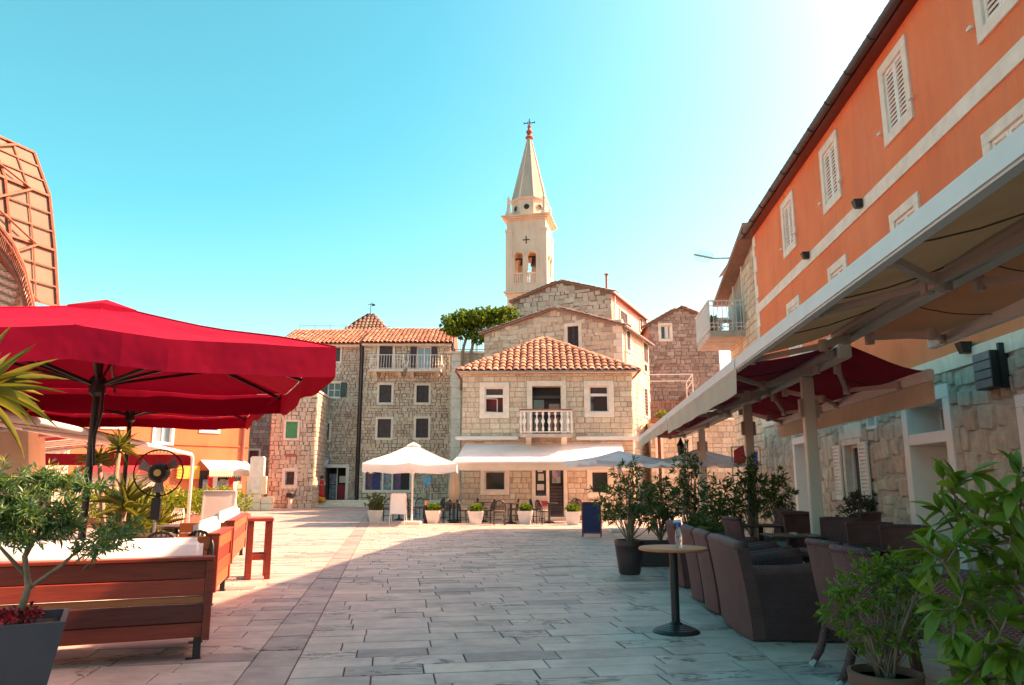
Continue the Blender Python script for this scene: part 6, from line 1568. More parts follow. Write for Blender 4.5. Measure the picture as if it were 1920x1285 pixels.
# ---- wicker row with backs to the square
fac = -math.pi/2+R(-3)                   # local +y -> +x world
n0 = G(1404, 1206); n1_ = G(1340, 1152)
dirv = Vector((G(1218, 1058)-G(1503, 1285))); dirv.z = 0; dirv.normalize(); offv = Vector((dirv.y, -dirv.x, 0))
fang = math.atan2(dirv.y, dirv.x)-math.pi      # local -x runs along the row away
def row_pt(t): return Vector((n0.x, n0.y, 0))+dirv*t+offv*.36
sofa = wicker_armchair(1.28, 'wicker_loveseat'); sofa['label'] = 'dark wicker loveseat at the near end of the row, behind the lone bistro table'
sofa.location = row_pt(.66); sofa.rotation_euler = (0, 0, fang)
ac = wicker_armchair(); lbs = ['wicker armchair next to the loveseat, second in the row', 'wicker armchair third in the row from the near end', 'wicker armchair at the far end of the row, nearest the brown planters']
for i, t in enumerate((1.78, 2.62, 3.9)):
    if i == 0: ac.location = row_pt(t); ac.rotation_euler = (0, 0, fang); ac['label'] = lbs[0]
    else: copy_thing(ac, row_pt(t), fang, lbs[i])
# ---- wicker dining chairs
wc = wicker_chair(); spots = []
def chair_at(u, v, z, rz, label, Y=None):
    "top of backrest seen at (u, v)"
    d = ray(u, v); k = (z-CH)/d.z; p_ = Vector((d.x*k, d.y*k, 0)); spots.append((p_, rz, label))
chair_at(1612, 1018, .95, R(-84), 'tall wicker chair with chromed feet next to the loveseat')
chair_at(1672, 1031, .95, R(-82), 'tall wicker chair behind the terracotta pot, nearest the camera')
chair_at(1570, 976, .95, R(150), 'wicker chair with its back to the camera, left of the pair on the terrace')
chair_at(1640, 986, .95, R(165), 'wicker chair with its back to the camera, right of the pair on the terrace')
chair_at(1705, 992, .95, R(160), 'wicker chair partly hidden by the bright green shrub')
chair_at(1466, 962, .95, R(120), 'wicker chair at the middle of the terrace, seen side on')
chair_at(1494, 964, .95, R(140), 'wicker chair at the middle of the terrace, right of the side-on one')
chair_at(1905, 1075, .95, R(-75), 'wicker chair in the right corner behind the foreground leaves')
chair_at(1440, 958, .95, R(100), 'wicker chair left of the terrace tables, beside the first post')
chair_at(1520, 968, .95, R(200), 'wicker chair just right of the nearer awning post')
chair_at(1410, 972, .95, R(-80), 'wicker chair between the oleanders and the first terrace table')
chair_at(1600, 962, .95, R(30), 'wicker chair by the stone wall under the shuttered window')
for i, (p_, rz, lb) in enumerate(spots):
    if i == 0: wc.location = p_; wc.rotation_euler = (0, 0, rz); wc['label'] = lb
    else: copy_thing(wc, p_, rz, lb)
def sq_table(label, u, v, s=.7):
    c = G(u, v, .74); t_ = thing('square_table', label, 'table', (c.x, c.y, 0), R(-5), 'dark tables on the terrace')
    MB().bx(-s/2, s/2, -s/2, s/2, .71, .74).build('table_top', 'table_dark', t_, bevel=.008, seg=1)
    MB().bx(-.04, .04, -.04, .04, .02, .71).build('column', 'black_metal', t_); MB().bx(-.22, .22, -.22, .22, 0, .025).build('base', 'black_metal', t_)
    return c
tb = sq_table('dark square table with a glass ashtray, middle of the terrace', 1486, 1003); c2_ = sq_table('dark square table farther back, under the post', 1425, 984); sq_table('dark square table between the near wicker chairs', 1600, 1024, .75)
sq_table('dark square table beside the stone wall, behind the wicker pair', 1585, 970)
def ashtray(c, label):
    t_ = thing('ashtray', label, 'ashtray', c); MB().lathe([(.04, 0), (.055, .005), (.06, .03), (.05, .03), (.045, .01)], 14).build('dish', 'clear_plastic', t_)
ashtray((tb.x, tb.y, .74), 'glass ashtray on the middle terrace table'); q = G(1555, 1020, .74); ashtray((q.x, q.y, .74), 'glass ashtray on the near terrace table')
# ---- black bistro chairs and tables in front of the café house
bc_ = bistro_chair(); first = True
rows = [(700+0, 968, 20, 'black chair left of the white board, by the white umbrella'), (770, 970, -30, 'black chair right of the white board'), (783, 964, 160, 'black chair behind the white umbrella pole'), (832, 972, 60, 'black chair at the round table left of the folded umbrella'), (868, 972, -70, 'black chair at the round table right of the folded umbrella'), (905, 966, -100, 'black chair against the café wall under the ground floor window'), (936, 976, 5, 'black chair turned to the square in front of the café window'), (962, 968, 80, 'black chair tucked in at the table near the café door'), (1005, 970, -80, 'black chair next to the café door'), (1072, 966, 40, 'black chair right of the café door'), (880, 960, 180, 'black chair at the wall behind the folded umbrella'), (980, 962, 175, 'black chair at the wall beside the menu sheets'), (846, 965, 150, 'black chair directly behind the folded umbrella pole'), (916, 972, 70, 'black chair between the two middle white pots'), (948, 963, 190, 'black chair pushed to the wall right of the café window'), (1018, 974, -60, 'black chair right of the third white pot'), (725, 968, 30, 'black chair hidden behind the white board'), (758, 962, 200, 'black chair behind the small table by the white board'), (822, 964, 120, 'black chair right behind the second white pot'), (1092, 970, -50, 'black chair between the last white pot and chalkboard')]
for u, v, a, lb in rows:
    p_ = G(u, v+9)
    if first: bc_.location = p_; bc_.rotation_euler = (0, 0, R(a)); bc_['label'] = lb; first = False
    else: copy_thing(bc_, p_, R(a), lb)
for u, v, lb in ((851, 981, 'small round café table around the folded umbrella'), (958, 982, 'small round café table near the café door'), (905, 979, 'small round café table under the café window'), (1030, 981, 'small round café table in front of the café door'), (748, 976, 'small round café table behind the white board'), (1082, 980, 'small round café table right of the café door')):
    round_table(lb, G(u, v), .33, .74, 'table_dark', group='café tables by the house')
for u, v, a, lb in ((1448, 935, 60, 'dark metal chair by the stone wall left of the first post'), (1490, 940, 200, 'dark metal chair in front of the narrow white door'), (1515, 945, -60, 'dark metal chair beside the second post')):
    d = ray(u, v); k = (.84-CH)/d.z; copy_thing(bc_, (d.x*k, d.y*k, 0), R(a), lb)
for u, v, a, lb in ((258, 985, 120, 'black chair under the red umbrella, left of the fan'), (300, 1002, 200, 'black chair behind the foreground sofa, nearer the planter'), (355, 1000, 170, 'black chair behind the foreground sofa, nearer the cushions')):
    d = ray(u, v); k = (.84-CH)/d.z; copy_thing(bc_, (d.x*k, d.y*k, 0), R(a), lb)
q = G(330, 985, .74); round_table('round table with glass ashtray between the wooden sofas', (q.x, q.y, 0), .4, .74, 'table_dark', group='tables under the red umbrellas')
q = G(270, 1003, .74); round_table('round table behind the foreground sofa', (q.x, q.y, 0), .4, .74, 'table_dark', group='tables under the red umbrellas')
# bollard
t_ = thing('bollard', 'dark bollard with brass band next to the white umbrella pole', 'bollard', G(799, 981)); MB().lathe([(.1, 0), (.1, .62), (.1, .64)], 14).build('post', 'black_metal', t_, smooth=40); MB().lathe([(.085, .64), (.085, .82)], 14).build('band', 'fan_brass', t_, smooth=40); MB().lathe([(.1, .82), (.1, .86), (.06, .88)], 14).build('cap', 'black_metal', t_)
# lantern on the wall post
q = PY(1277, 845, 22.5); t_ = thing('lantern', 'black lantern on a pole between the pale umbrellas', 'lamp', (q.x, q.y, 0)); zl0 = q.z-.28
m = MB(); m.tube([(0, 0, 0), (0, 0, zl0)], .035, 8); m.build('pole', 'cream_post', t_); m = MB(); m.lathe([(.06, zl0), (.1, zl0+.42), (.09, zl0+.42)], 6); m.build('glass_cage', 'pane_dark', t_)
m = MB()
for i in range(6): a = math.pi/3*i; m.bar((.062*math.cos(a), .062*math.sin(a), zl0), (.104*math.cos(a), .104*math.sin(a), zl0+.42), .015)
m.build('bars', 'black_metal', t_); MB().lathe([(.13, zl0+.42), (.06, zl0+.55), (.015, zl0+.66)], 6).build('roof', 'black_metal', t_)
# blue notice on the four storey house
a0, a1, z0, z1 = af.rect(795, 893, 809, 911); t_ = thing('notice_board', 'pale blue notice board on legs by the four storey house', 'sign', af.pt(a0, .5, 0), world=True)
MB().fb(af, a0, a1, .45, .48, z0, z1).build('panel', 'poster_blue', t_)
for a in (a0, a1-.04): MB().fb(af, a, a+.04, .41, .45, 0, z1).build('leg', 'white_metal', t_)
# ================================================================== POTS AND PLANTS
def sq_pot(t_, w0, w1, h, mat, bev=.012):
    m = MB(); a, b = w0/2, w1/2
    m.add([(-a, -a, 0), (a, -a, 0), (a, a, 0), (-a, a, 0), (-b, -b, h), (b, -b, h), (b, b, h), (-b, b, h)], [f for f in MB.BF if f != (4, 5, 6, 7)])
    k = b-.03; m.add([(-b, -b, h), (b, -b, h), (b, b, h), (-b, b, h), (-k, -k, h), (k, -k, h), (k, k, h), (-k, k, h), (-k, -k, h-.06), (k, -k, h-.06), (k, k, h-.06), (-k, k, h-.06)], [(i, (i+1) % 4, 4+(i+1) % 4, 4+i) for i in range(4)]+[(4+i, 4+(i+1) % 4, 8+(i+1) % 4, 8+i) for i in range(4)])
    m.build('pot', mat, t_); m = MB(); m.quad((-k, -k, h-.05), (k, -k, h-.05), (k, k, h-.05), (-k, k, h-.05)); m.build('soil', 'soil', t_)
# five white pots in a row
lab = ['white pot with a loose dark shrub, left end of the row by the white board', 'white square pot with low green plant just right of the bollard', 'white square pot with low green plant in front of the folded umbrella', 'white square pot with low green plant in front of the café door chairs', 'white square pot with low green plant right of the café door']
for i, (u, v) in enumerate(((701, 981), (812, 982), (891, 984), (985, 983), (1075, 985))):
    c = G(u, v); c.y += .2; t_ = thing('white_planter', lab[i], 'planter', c, R(random.Random(i).uniform(-10, 10)), 'white planters in front of the café'); sq_pot(t_, .36, .54, .46, 'pot_white')
    m = MB(); rg = random.Random(i)
    for s in range(4):
        for k in range(30):
            r_ = rg.uniform(.05, .42); x = rg.uniform(-.16, .16)*(1+.4*r_); w_ = (.18+.09*r_/.46)+.004; d = .012
            p_ = Matrix.Rotation(math.pi/2*s, 4, 'Z') @ Vector((x, -w_, r_)); m.box(p_, (.03, .03, .02), math.pi/2*s)
    m.build('relief', 'pot_white', t_)
    if i == 0: bush(t_, 'leaf_oleander', [(0, 0, .75, .34, .3, .28), (.15, 0, .6, .2, .2, .2)], 130, 6, .1, .05, 30, .9, .2, .3, (0, 0, .42), .01)
    else: bush(t_, 'leaf_vine', [(0, 0, .56, .24, .24, .14)], 170, 6, .085, .05, 31+i, .9, .1, .2)
# potted oleander by the chalkboard
c = G(1181, 1077); OL = thing('potted_oleander', 'large oleander in a tall brown pot beside the bistro table', 'potted plant', c)
m = MB(); m.lathe([(.15, 0), (.17, .03), (.21, .3), (.225, .44), (.235, .45), (.235, .53), (.21, .53), (.2, .48)], 24); m.build('pot', 'brown_pot', OL, smooth=40); MB().lathe([(.0, .47), (.2, .475)], 18).build('soil', 'soil', OL)
m = MB(); rg = random.Random(2)
for i in range(6): a = rg.uniform(0, 6.28); m.tube([(.05*math.cos(a), .05*math.sin(a), .45), (.08*math.cos(a), .08*math.sin(a), .8), (.35*math.cos(a), .3*math.sin(a), 1.3)], [.018, .014, .008], 6)
m.build('stems', 'bark', OL, smooth=True)
bush(OL, 'leaf_oleander', [(-.15, 0, 1.15, .5, .4, .35), (.15, .1, 1.3, .4, .35, .35), (0, 0, 1.6, .28, .25, .28), (.0, 0, .92, .4, .35, .2), (-.4, 0, 1.0, .2, .25, .2), (.32, -.05, 1.0, .25, .25, .25)], 190, 9, .115, .024, 41, .75, .15, .2, (0, 0, .5), .012, back=.05)
# oleander hedge pieces in brown boxes
hed = [(1222, 1040, 13.6, 1.7, 'oleander in a brown box planter next to the tall brown pot'), (1275, 0, 14.2, 1.95, 'oleander rising behind the bistro table top'), (1330, 0, 13.2, 1.8, 'oleander in front of the pale far umbrella'), (1385, 0, 14.4, 1.95, 'oleander left of the nearer awning post'), (1432, 0, 15.4, 1.85, 'oleander right of the awning post by the stone wall')]
for i, (u, v, Y, h, lb) in enumerate(hed):
    h *= (.9, 1.05, .84, 1.0, .92)[i]
    x = (u-960)/F*Y*1.03; t_ = thing('box_oleander', lb, 'potted plant', (x, Y, 0), R(-5), 'oleanders in box planters')
    MB().bx(-.42, .42, -.2, .2, 0, .42).build('box', 'brown_pot', t_, bevel=.015); MB().bx(-.4, .4, -.18, .18, .42, .425).build('soil', 'soil', t_)
    bush(t_, 'leaf_oleander', [(-.1, 0, h*.6, .28, .25, h*.2), (.12, 0, h*.7, .26, .24, h*.22), (.02*i, 0, h*.9, .18, .18, h*.13), (-.16, 0, h*.8, .15, .16, h*.13), (.2, 0, h*.5, .18, .18, h*.12)], 140, 8, .13, .026, 50+i, .75, .1, .15, (0, 0, .42), .014)
# low box with flowers between armchairs
x = G(1300, 1020, .5); t_ = thing('flower_trough', 'low trough of long-leaved plants standing behind the wicker armchairs', 'planter', (x.x+.45, x.y+1.0, 0), R(85)); MB().bx(-1.3, 1.3, -.16, .16, 0, .4).build('box', 'brown_pot', t_, bevel=.01)
bush(t_, 'leaf_oleander', [(-1+.5*k, 0, .62, .3, .18, .26) for k in range(5)], 220, 6, .2, .022, 71, .8, .25, .1)
m = MB(); rg = random.Random(6)
for k in range(12): p_ = Vector((rg.uniform(-1.2, 1.2), rg.uniform(-.2, .2), rg.uniform(.6, .9))); m.lathe([(.005, -.01), (.03, .0), (.012, .015)], 6, p_)
m.build('flowers', 'flower_pink', t_)
# dried shrub in a dark box near the wall
x = G(1672, 1008, .55); t_ = thing('dry_shrub_planter', 'sparse brown shrub in a dark box planter near the stone wall', 'potted plant', (x.x+.2, x.y+1.2, 0), R(-5)); MB().bx(-.5, .5, -.25, .25, 0, .62).build('box', 'wicker_dark', t_, bevel=.015); MB().bx(-.47, .47, -.22, .22, .62, .625).build('soil', 'soil', t_)
bush(t_, 'leaf_dry', [(-.1, 0, .95, .45, .3, .3), (.2, 0, 1.1, .3, .25, .25)], 260, 5, .07, .035, 73, .9, .1, .2, (0, 0, .62), .008, 'twig')
# terracotta pot with shrub in the right foreground
x = PY(1660, 1262, 4.62); TP = thing('terracotta_shrub', 'leafy green shrub in a terracotta pot at lower right', 'potted plant', (x.x, x.y, 0))
m = MB(); m.lathe([(.13, 0), (.145, .02), (.185, .25), (.20, .26), (.205, .33), (.185, .335), (.18, .29)], 28); m.build('pot', 'terracotta_pot', TP, smooth=40); MB().lathe([(0, .285), (.18, .29)], 20).build('soil', 'soil', TP)
m = MB(); rg = random.Random(9)
for i in range(9):
    a = rg.uniform(0, 6.28); m.tube([(.04*math.cos(a), .04*math.sin(a), .28), (.08*math.cos(a), .08*math.sin(a), .5), (.24*math.cos(a), .24*math.sin(a), .85)], [.010, .008, .004], 6)
m.build('stems', 'twig', TP, smooth=True)
bush(TP, 'leaf_bright', [(-.1, -.05, .82, .26, .22, .18), (.15, 0, .88, .24, .22, .16), (-.22, 0, .66, .16, .18, .16), (.2, .1, .62, .18, .2, .2), (0, 0, .5, .22, .22, .1)], 230, 8, .048, .02, 81, .8, .15, .2, (0, 0, .3), .005, 'twig')
# planter with shrub in the left foreground
PC = PY(10, 1165, 4.55); LP = thing('slate_planter', 'grey-blue tapered planter with a dense green shrub in the left foreground', 'potted plant', (PC.x-.02, PC.y+.1, 0), R(28)); hp = PC.z
def lp(v): return v
m = MB(); sq_pot(LP, .34, .56, hp, 'slate_pot')
m = MB(); m.tube([(.02, 0, hp-.05), (.06, -.02, hp+.18), (.02, .02, hp+.35), (.12, .0, hp+.6)], [.022, .02, .016, .008], 8); m.tube([(.05, -.01, hp+.16), (.22, -.1, hp+.3), (.36, -.2, hp+.45)], [.014, .011, .006], 7); m.tube([(.03, .0, hp+.25), (-.2, .1, hp+.5)], [.014, .006], 7); m.build('trunk', 'bark', LP, smooth=True)
rq = random.Random(15); lb_ = []
for k in range(26):
    a_ = rq.uniform(0, 6.28); r_ = rq.uniform(.05, .5); lb_.append((r_*math.cos(a_)*1.15+.02, r_*math.sin(a_)*.7-.05, hp+rq.uniform(.45, .84)-.35*max(0, r_-.3), rq.uniform(.10, .19), rq.uniform(.10, .19), rq.uniform(.07, .15)))
lb_ += [(.42, -.2, hp+.45, .14, .1, .05), (.3, -.16, hp+.40, .12, .1, .05)]
bush(LP, 'leaf_rosemary', lb_, 620, 15, .058, .012, 91, .85, .08, .1, back=.1)
bush(LP, 'flower_red', [(0, 0, hp+.02, .2, .2, .04)], 50, 5, .04, .03, 92, 1, .2, .0, name='flowers')
# ---- yuccas: each sword leaf is a part
_yl = {}
def yucca_leaf(mat):
    if mat not in _yl:
        out = []
        for k in range(3):
            m = MB(); vs = []; n = 7
            for i in range(n+1):
                t = i/n; w = .5*(math.sin(math.pi*min(1, t*.9+.12))**.6)*(1-t)**.35 if t < 1 else .0
                y = t; z = -.22*k*t*t*.8; vs += [(-w, y, z+.25*w), (0, y, z), (w, y, z+.25*w)]
            fs = []
            for i in range(n):
                a = i*3; fs += [(a, a+1, a+4, a+3), (a+1, a+2, a+5, a+4)]
            m.add(vs, fs); out.append(m.mesh('leaf', mat, smooth=True))
        _yl[mat] = out
    return _yl[mat]
def yucca(label, base, crowns, L, Wd, n, seed, mat='leaf_yucca', pot=None, el=(-25, 85)):
    t_ = thing('yucca', label, 'yucca', base, group='yucca plants'); rg = random.Random(seed); ms = yucca_leaf(mat)
    m = MB()
    for (x, y, z) in crowns: m.tube([(0, 0, 0), (x*.4, y*.4, z*.5), (x, y, z)], [.05, .04, .035], 7)
    m.build('trunk', 'bark', t_, smooth=True)
    for (x, y, z) in crowns:
        for i in range(n):
            a = rg.uniform(0, 2*math.pi); e = R(rg.uniform(*el)); l = L*rg.uniform(.75, 1.15)
            o = link('leaf', rg.choice(ms), t_); o.location = (x, y, z+rg.uniform(-.05, .06))
            o.rotation_euler = (e, rg.uniform(-.3, .3), a); o.scale = (Wd*l*2, l, l)
    if pot: MB().lathe([(.22, 0), (.3, .4), (.27, .4)], 18).build('pot', pot, t_)
    return t_
b = PY(-40, 700, 5.0); yucca('yucca with long sword leaves reaching in at the left edge', (b.x-.12, 5.2, 0), [(0, 0, b.z-.12)], .52, .022, 46, 1, el=(-40, 70))
b = PY(230, 840, 12.0); yucca('tall yucca with two crowns between the umbrella poles', (b.x-.1, 12.0, 0), [(.05, 0, b.z-.02), (-.3, .1, PY(197, 868, 12).z)], .36, .035, 42, 2)
b = PY(232, 900, 11.3); yucca('short yucca with yellow green leaves in front of the tall one', (b.x+.05, 11.3, 0), [(.0, 0, 1.05), (.1, .1, .75)], .55, .03, 40, 3)
b = PY(215, 930, 15); yucca('spreading yellow green yucca at the foot of the pergola', (PY(262, 930, 14).x, 14, 0), [(0, 0, .75), (.3, .2, .6)], .55, .035, 40, 4)
# hedge on the left behind the fan
a, b = PY(170, 940, 25), PY(440, 940, 30); hd = thing('low_hedge', 'bright yellow green hedge in planters behind the fan', 'hedge', ((a.x+b.x)/2, 26, 0), world=True)
bl = []
for k in range(14): f = k/13; c = a.lerp(b, f); bl.append((c.x, c.y, .75, .75, .5, .55))
bush(hd, 'leaf_hedge', bl, 1500, 6, .16, .05, 101, .9, .15, .2)
m = MB(); m.bar((a.x-.5, a.y-.1, .15), (b.x+.5, b.y-.1, .15), .7, .3); m.build('trough', 'terracotta_pot', hd)
# white chairs and pale table near the hedge
wcb = MB
def white_chair(label, loc, rz):
    t_ = thing('white_chair', label, 'chair', loc, rz, 'white chairs by the hedge')
    MB().bx(-.22, .22, -.22, .22, .42, .46).build('seat', 'white_paint', t_, bevel=.01)
    m = MB(); m.tube([(-.21, -.2, .44), (-.22, -.24, .7), (-.15, -.27, .86), (.15, -.27, .86), (.22, -.24, .7), (.21, -.2, .44)], .016, 6)
    for x in (-.12, -.06, 0, .06, .12): m.tube([(x, -.2, .45), (x, -.265, .86)], .009, 5)
    m.build('backrest', 'white_paint', t_)
    for x in (-.19, .19):
        for y in (-.19, .19): m = MB(); m.tube([(x, y, .43), (x*1.1, y*1.1, 0)], .016, 6); m.build('leg', 'white_paint', t_)
q = PY(315, 965, 17); white_chair('white slatted chair right of the fan pole', (q.x, 17, 0), R(150)); q = PY(268, 962, 18); white_chair('white slatted chair left of the fan pole', (q.x, 18, 0), R(200))
# ================================================================== FOREGROUND BRANCHES (right): every leaf a part
def big_leaf(k):
    m = MB(); vs = []; n = 6; rg = random.Random(k); cv = rg.uniform(-.35, .1)
    for i in range(n+1):
        t = i/n; w = .165*math.sin(math.pi*t**.85)**.8 if 0 < t < 1 else .0; z = cv*t*t
        vs += [(-w, t, z+w*.5), (0, t, z), (w, t, z+w*.5)]
    fs = []
    for i in range(n):
        a = i*3; fs += [(a, a+1, a+4, a+3), (a+1, a+2, a+5, a+4)]
    m.add(vs, fs); return m.mesh('leaf', 'leaf_bright', smooth=True)
BL = [big_leaf(k) for k in range(5)]
FG = thing('foreground_shrub', 'bright green shrub with long leaves filling the lower right corner', 'shrub', (2.35, 2.75, 0))
FG.location = (2.35, 2.75, 0); rgf = random.Random(77); loc0 = Vector(FG.location)
def W2(u, v, Y): return PY(u, v, Y)-loc0
MB().lathe([(.2, 0), (.28, .45), (.26, .45)], 20).build('pot', 'terracotta_pot', FG)
branches = [[(2000, 1150, 2.9), (1900, 1020, 2.9), (1850, 985, 2.85), (1790, 930, 2.8), (1745, 905, 2.75)], [(2000, 1150, 2.9), (1900, 1040, 2.95), (1800, 1010, 2.9), (1720, 1060, 2.85)], [(2000, 1200, 2.8), (1905, 1090, 2.75), (1895, 1000, 2.75), (1915, 880, 2.7)],
    [(2000, 1250, 2.7), (1880, 1190, 2.7), (1850, 1220, 2.65), (1840, 1285, 2.6)], [(2000, 1250, 2.8), (1880, 1130, 2.75), (1790, 1140, 2.7), (1745, 1200, 2.65)], [(1960, 1300, 2.7), (1830, 1180, 2.75), (1800, 1080, 2.8), (1690, 1030, 2.8)],
    [(2000, 1300, 2.6), (1930, 1180, 2.6), (1900, 1230, 2.55)], [(1980, 1150, 3.0), (1840, 1040, 3.05), (1760, 985, 3.1), (1705, 1000, 3.1)], [(1990, 1100, 2.7), (1930, 960, 2.7), (1905, 930, 2.65)], [(1960, 1320, 2.6), (1850, 1240, 2.6), (1770, 1260, 2.55)],
    [(2000, 1180, 2.9), (1870, 1060, 2.95), (1790, 960, 2.9)], [(1980, 1200, 2.9), (1850, 1130, 2.9), (1700, 1120, 2.9)]]
brm = MB(); nleaf = 0
for k in range(5):
    u0_, v0_ = rgf.uniform(1780, 1925), rgf.uniform(1000, 1300); branches.append([(1990, rgf.uniform(1150, 1320), 3.0), ((1990+u0_)/2, v0_+rgf.uniform(0, 60), 3.0), (u0_, v0_, rgf.uniform(2.7, 3.2))])
extra = []
for bi, br_ in enumerate(branches):
    P = [W2(u_+(45 if u_ < 1790 else 0), v_, y_) for u_, v_, y_ in br_]; brm.tube(P, [.0075-.0012*i for i in range(len(P))], 6)
    tips = [(P[-1], (P[-1]-P[-2]).normalized(), 10)]
    for i in range(1, len(P)-1):
        for k in range(2):
            a = P[i].lerp(P[i+1], rgf.uniform(0, .9)); d = Vector((rgf.uniform(-1, .4), rgf.uniform(-.9, .4), rgf.uniform(-.8, .9))).normalized(); e = a+d*rgf.uniform(.05, .13)
            brm.tube([a, e], [.005, .003], 5); tips.append((e, d, rgf.randint(4, 7)))
    for e, d, n in tips:
        for k in range(n):
            dd = (d*.7+Vector((rgf.gauss(0, .6), rgf.gauss(0, .6), rgf.gauss(0, .6)))).normalized(); nleaf += 1
            s_ = rgf.uniform(.075, .13); lo_ = e-d*rgf.uniform(0, .04)
            up = Vector((rgf.gauss(0, .4), rgf.gauss(0, .4), 1)); x_ = dd.cross(up).normalized(); z_ = x_.cross(dd)
            Mx = Matrix((x_, dd, z_)).transposed()
            if nleaf <= 298: o = link('leaf', BL[rgf.randrange(5)], FG); o.location = lo_; o.rotation_euler = Mx.to_euler(); o.scale = (s_, s_, s_)
            elif nleaf < 380: extra.append((lo_, Mx, s_))
em = MB()
for lo_, Mx, s_ in extra:
    me_ = BL[rgf.randrange(5)]; em.cr = rgf.random(); em.add([lo_+Mx @ (v.co*s_) for v in me_.vertices], [tuple(f.vertices) for f in me_.polygons])
em.build('inner_leaves', 'leaf_bright', FG, smooth=True, kind='stuff')
brm.tube([Vector((0, 0, .4)), W2(2000, 1200, 2.8)], [.02, .012], 7)
brm.build('branches', 'twig', FG, smooth=True)
# ================================================================== SMALL THINGS IN THE PASSAGE
def cloth(label, pts, mat, t=.02):
    m = MB(); m.sheet(pts, (0, t, 0)); o = m.build('hanging_cloth', mat, None); setp(o, label, 'cloth', 'cloths hung beside the orange building'); return o
Yc = 20.0
cloth('red and white cloth hung behind the nearer awning post', [PY(1376, 845, Yc), PY(1394, 835, Yc), PY(1400, 868, Yc), PY(1377, 872, Yc)], 'red_fascia'); cloth('blue cloth hung behind the awning post', [PY(1411, 848, Yc), PY(1421, 847, Yc), PY(1420, 880, Yc), PY(1412, 880, Yc)], 'blue_cloth')
cl = thing('clothes_rail', 'thin rail holding the cloths behind the awning post', 'rail', (PY(1400, 900, Yc).x, Yc, 0), world=True)
m = MB(); a_, b_ = PY(1372, 838, Yc), PY(1425, 838, Yc); a_.z = b_.z = max(a_.z, b_.z); m.tube([(a_.x, a_.y+.03, a_.z), (b_.x, b_.y+.03, b_.z)], .015, 6); m.build('bar', 'grey_metal', cl)
for q in (a_, b_): m = MB(); m.tube([(q.x, q.y+.03, 0), (q.x, q.y+.03, q.z)], .02, 6); m.build('upright', 'grey_metal', cl)
# ================================================================== PERSON at the souvenir shop
pc = bfr.pt(bfr.px(602, 930)[0], 1.0, 0); pc = Vector((PY(602, 930, AY-1.0).x, AY-1.0, .28)); PE = thing('person', 'person in a long red dress with orange hem walking by the souvenir shop', 'person', pc, R(25))
J = {'pel': (0, 0, .92), 'sp': (0, .01, 1.15), 'ch': (0, 0, 1.32), 'nk': (0, -.01, 1.44), 'hd': (0, -.03, 1.53), 'top': (0, -.03, 1.64), 'ls': (.15, 0, 1.36), 'le': (.21, -.04, 1.12), 'lh': (.08, -.2, 1.06), 'rs': (-.15, 0, 1.36), 're': (-.2, -.05, 1.12), 'rh': (-.05, -.22, 1.08), 'lhip': (.09, 0, .88), 'lk': (.1, -.08, .48), 'la': (.1, .02, .08), 'lt': (.1, -.12, .03), 'rhip': (-.09, 0, .88), 'rk': (-.1, .03, .48), 'ra': (-.1, .14, .09), 'rt': (-.1, .02, .03)}
RD = {'pel': .13, 'sp': .11, 'ch': .13, 'nk': .05, 'hd': .085, 'top': .06, 'ls': .06, 'le': .042, 'lh': .03, 'rs': .06, 're': .042, 'rh': .03, 'lhip': .09, 'lk': .06, 'la': .04, 'lt': .03, 'rhip': .09, 'rk': .06, 'ra': .04, 'rt': .03}
Ed = [('pel', 'sp'), ('sp', 'ch'), ('ch', 'nk'), ('nk', 'hd'), ('hd', 'top'), ('ch', 'ls'), ('ls', 'le'), ('le', 'lh'), ('ch', 'rs'), ('rs', 're'), ('re', 'rh'), ('pel', 'lhip'), ('lhip', 'lk'), ('lk', 'la'), ('la', 'lt'), ('pel', 'rhip'), ('rhip', 'rk'), ('rk', 'ra'), ('ra', 'rt')]
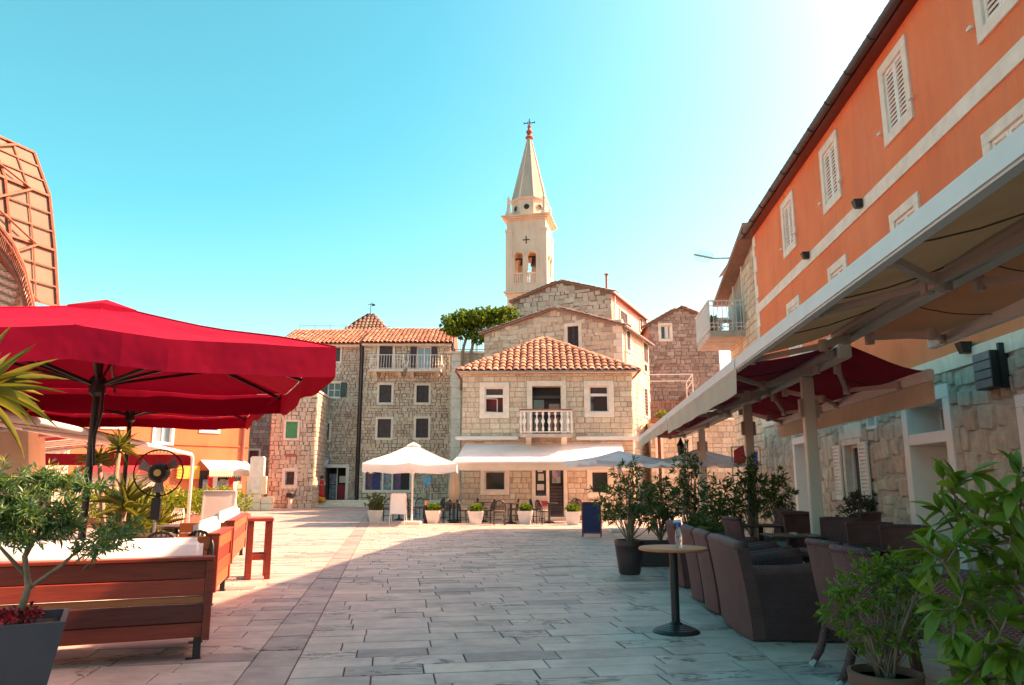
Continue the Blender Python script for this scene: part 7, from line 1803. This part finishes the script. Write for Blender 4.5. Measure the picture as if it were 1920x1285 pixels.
for s, h in ((1, 'lh'), (-1, 'rh')):
    hx = Vector(J[h])
    for k, (dx, dz, l) in enumerate(((.0, -.03, .07), (.0, -.01, .085), (.0, .01, .08), (.0, .025, .06), (.0, .045, .05))):
        n = h+'f%d' % k; J[n] = tuple(hx+Vector((-s*l, -.03, dz))); RD[n] = .009; Ed.append((h, n))
names = list(J); me = bpy.data.meshes.new('body'); me.from_pydata([J[n] for n in names], [(names.index(a), names.index(b)) for a, b in Ed], []); me.materials.append(MT['skin'])
body = link('body', me, PE); md = body.modifiers.new('skin', 'SKIN'); sv = me.skin_vertices[0].data
for i, n in enumerate(names): sv[i].radius = (RD[n], RD[n]); sv[i].use_root = (n == 'pel')
md2 = body.modifiers.new('sub', 'SUBSURF'); md2.levels = 2; md2.render_levels = 2
m = MB(); rings = []
for z, rx, ry, oy in ((1.40, .15, .09, 0), (1.30, .165, .12, 0), (1.12, .135, .115, 0), (.92, .17, .15, 0), (.6, .22, .2, .02), (.3, .27, .25, .05)): rings.append([Vector((rx*math.cos(t)*(1+.04*math.sin(6*t)), ry*math.sin(t)+oy, z)) for t in [2*math.pi*i/20 for i in range(20)]])
loft(m, rings[::-1]); m.build('dress', 'dress_red', PE, smooth=True)
m = MB(); rings = [[Vector((rx*math.cos(t)*(1+.06*math.sin(6*t)), ry*math.sin(t)+oy, z+.05*math.sin(t*2))) for t in [2*math.pi*i/20 for i in range(20)]] for z, rx, ry, oy in ((.08, .34, .32, .08), (.2, .3, .28, .06), (.34, .272, .252, .05))]
loft(m, rings); m.build('hem', 'dress_orange', PE, smooth=True)
m = MB(); m.lathe([(.07, -.09), (.098, -.02), (.1, .05), (.07, .11), (.02, .13)], 14, (0, -.005, 1.56)); m.build('hair', 'hair', PE, smooth=True)

if False:
    dg = bpy.context.evaluated_depsgraph_get()
    for u, v in ((900, 860), (1000, 860), (1100, 860), (1000, 845)):
        d = ray(u, v); h = SC.ray_cast(dg, Vector((0, 0, CH)), d); 
        if h[0]: k = SC.ray_cast(dg, h[1]+sdir*.05, sdir); print('AWN', u, v, h[4].name, h[1], k[0] and (k[4].name, k[4].parent and k[4].parent.name, k[1]))
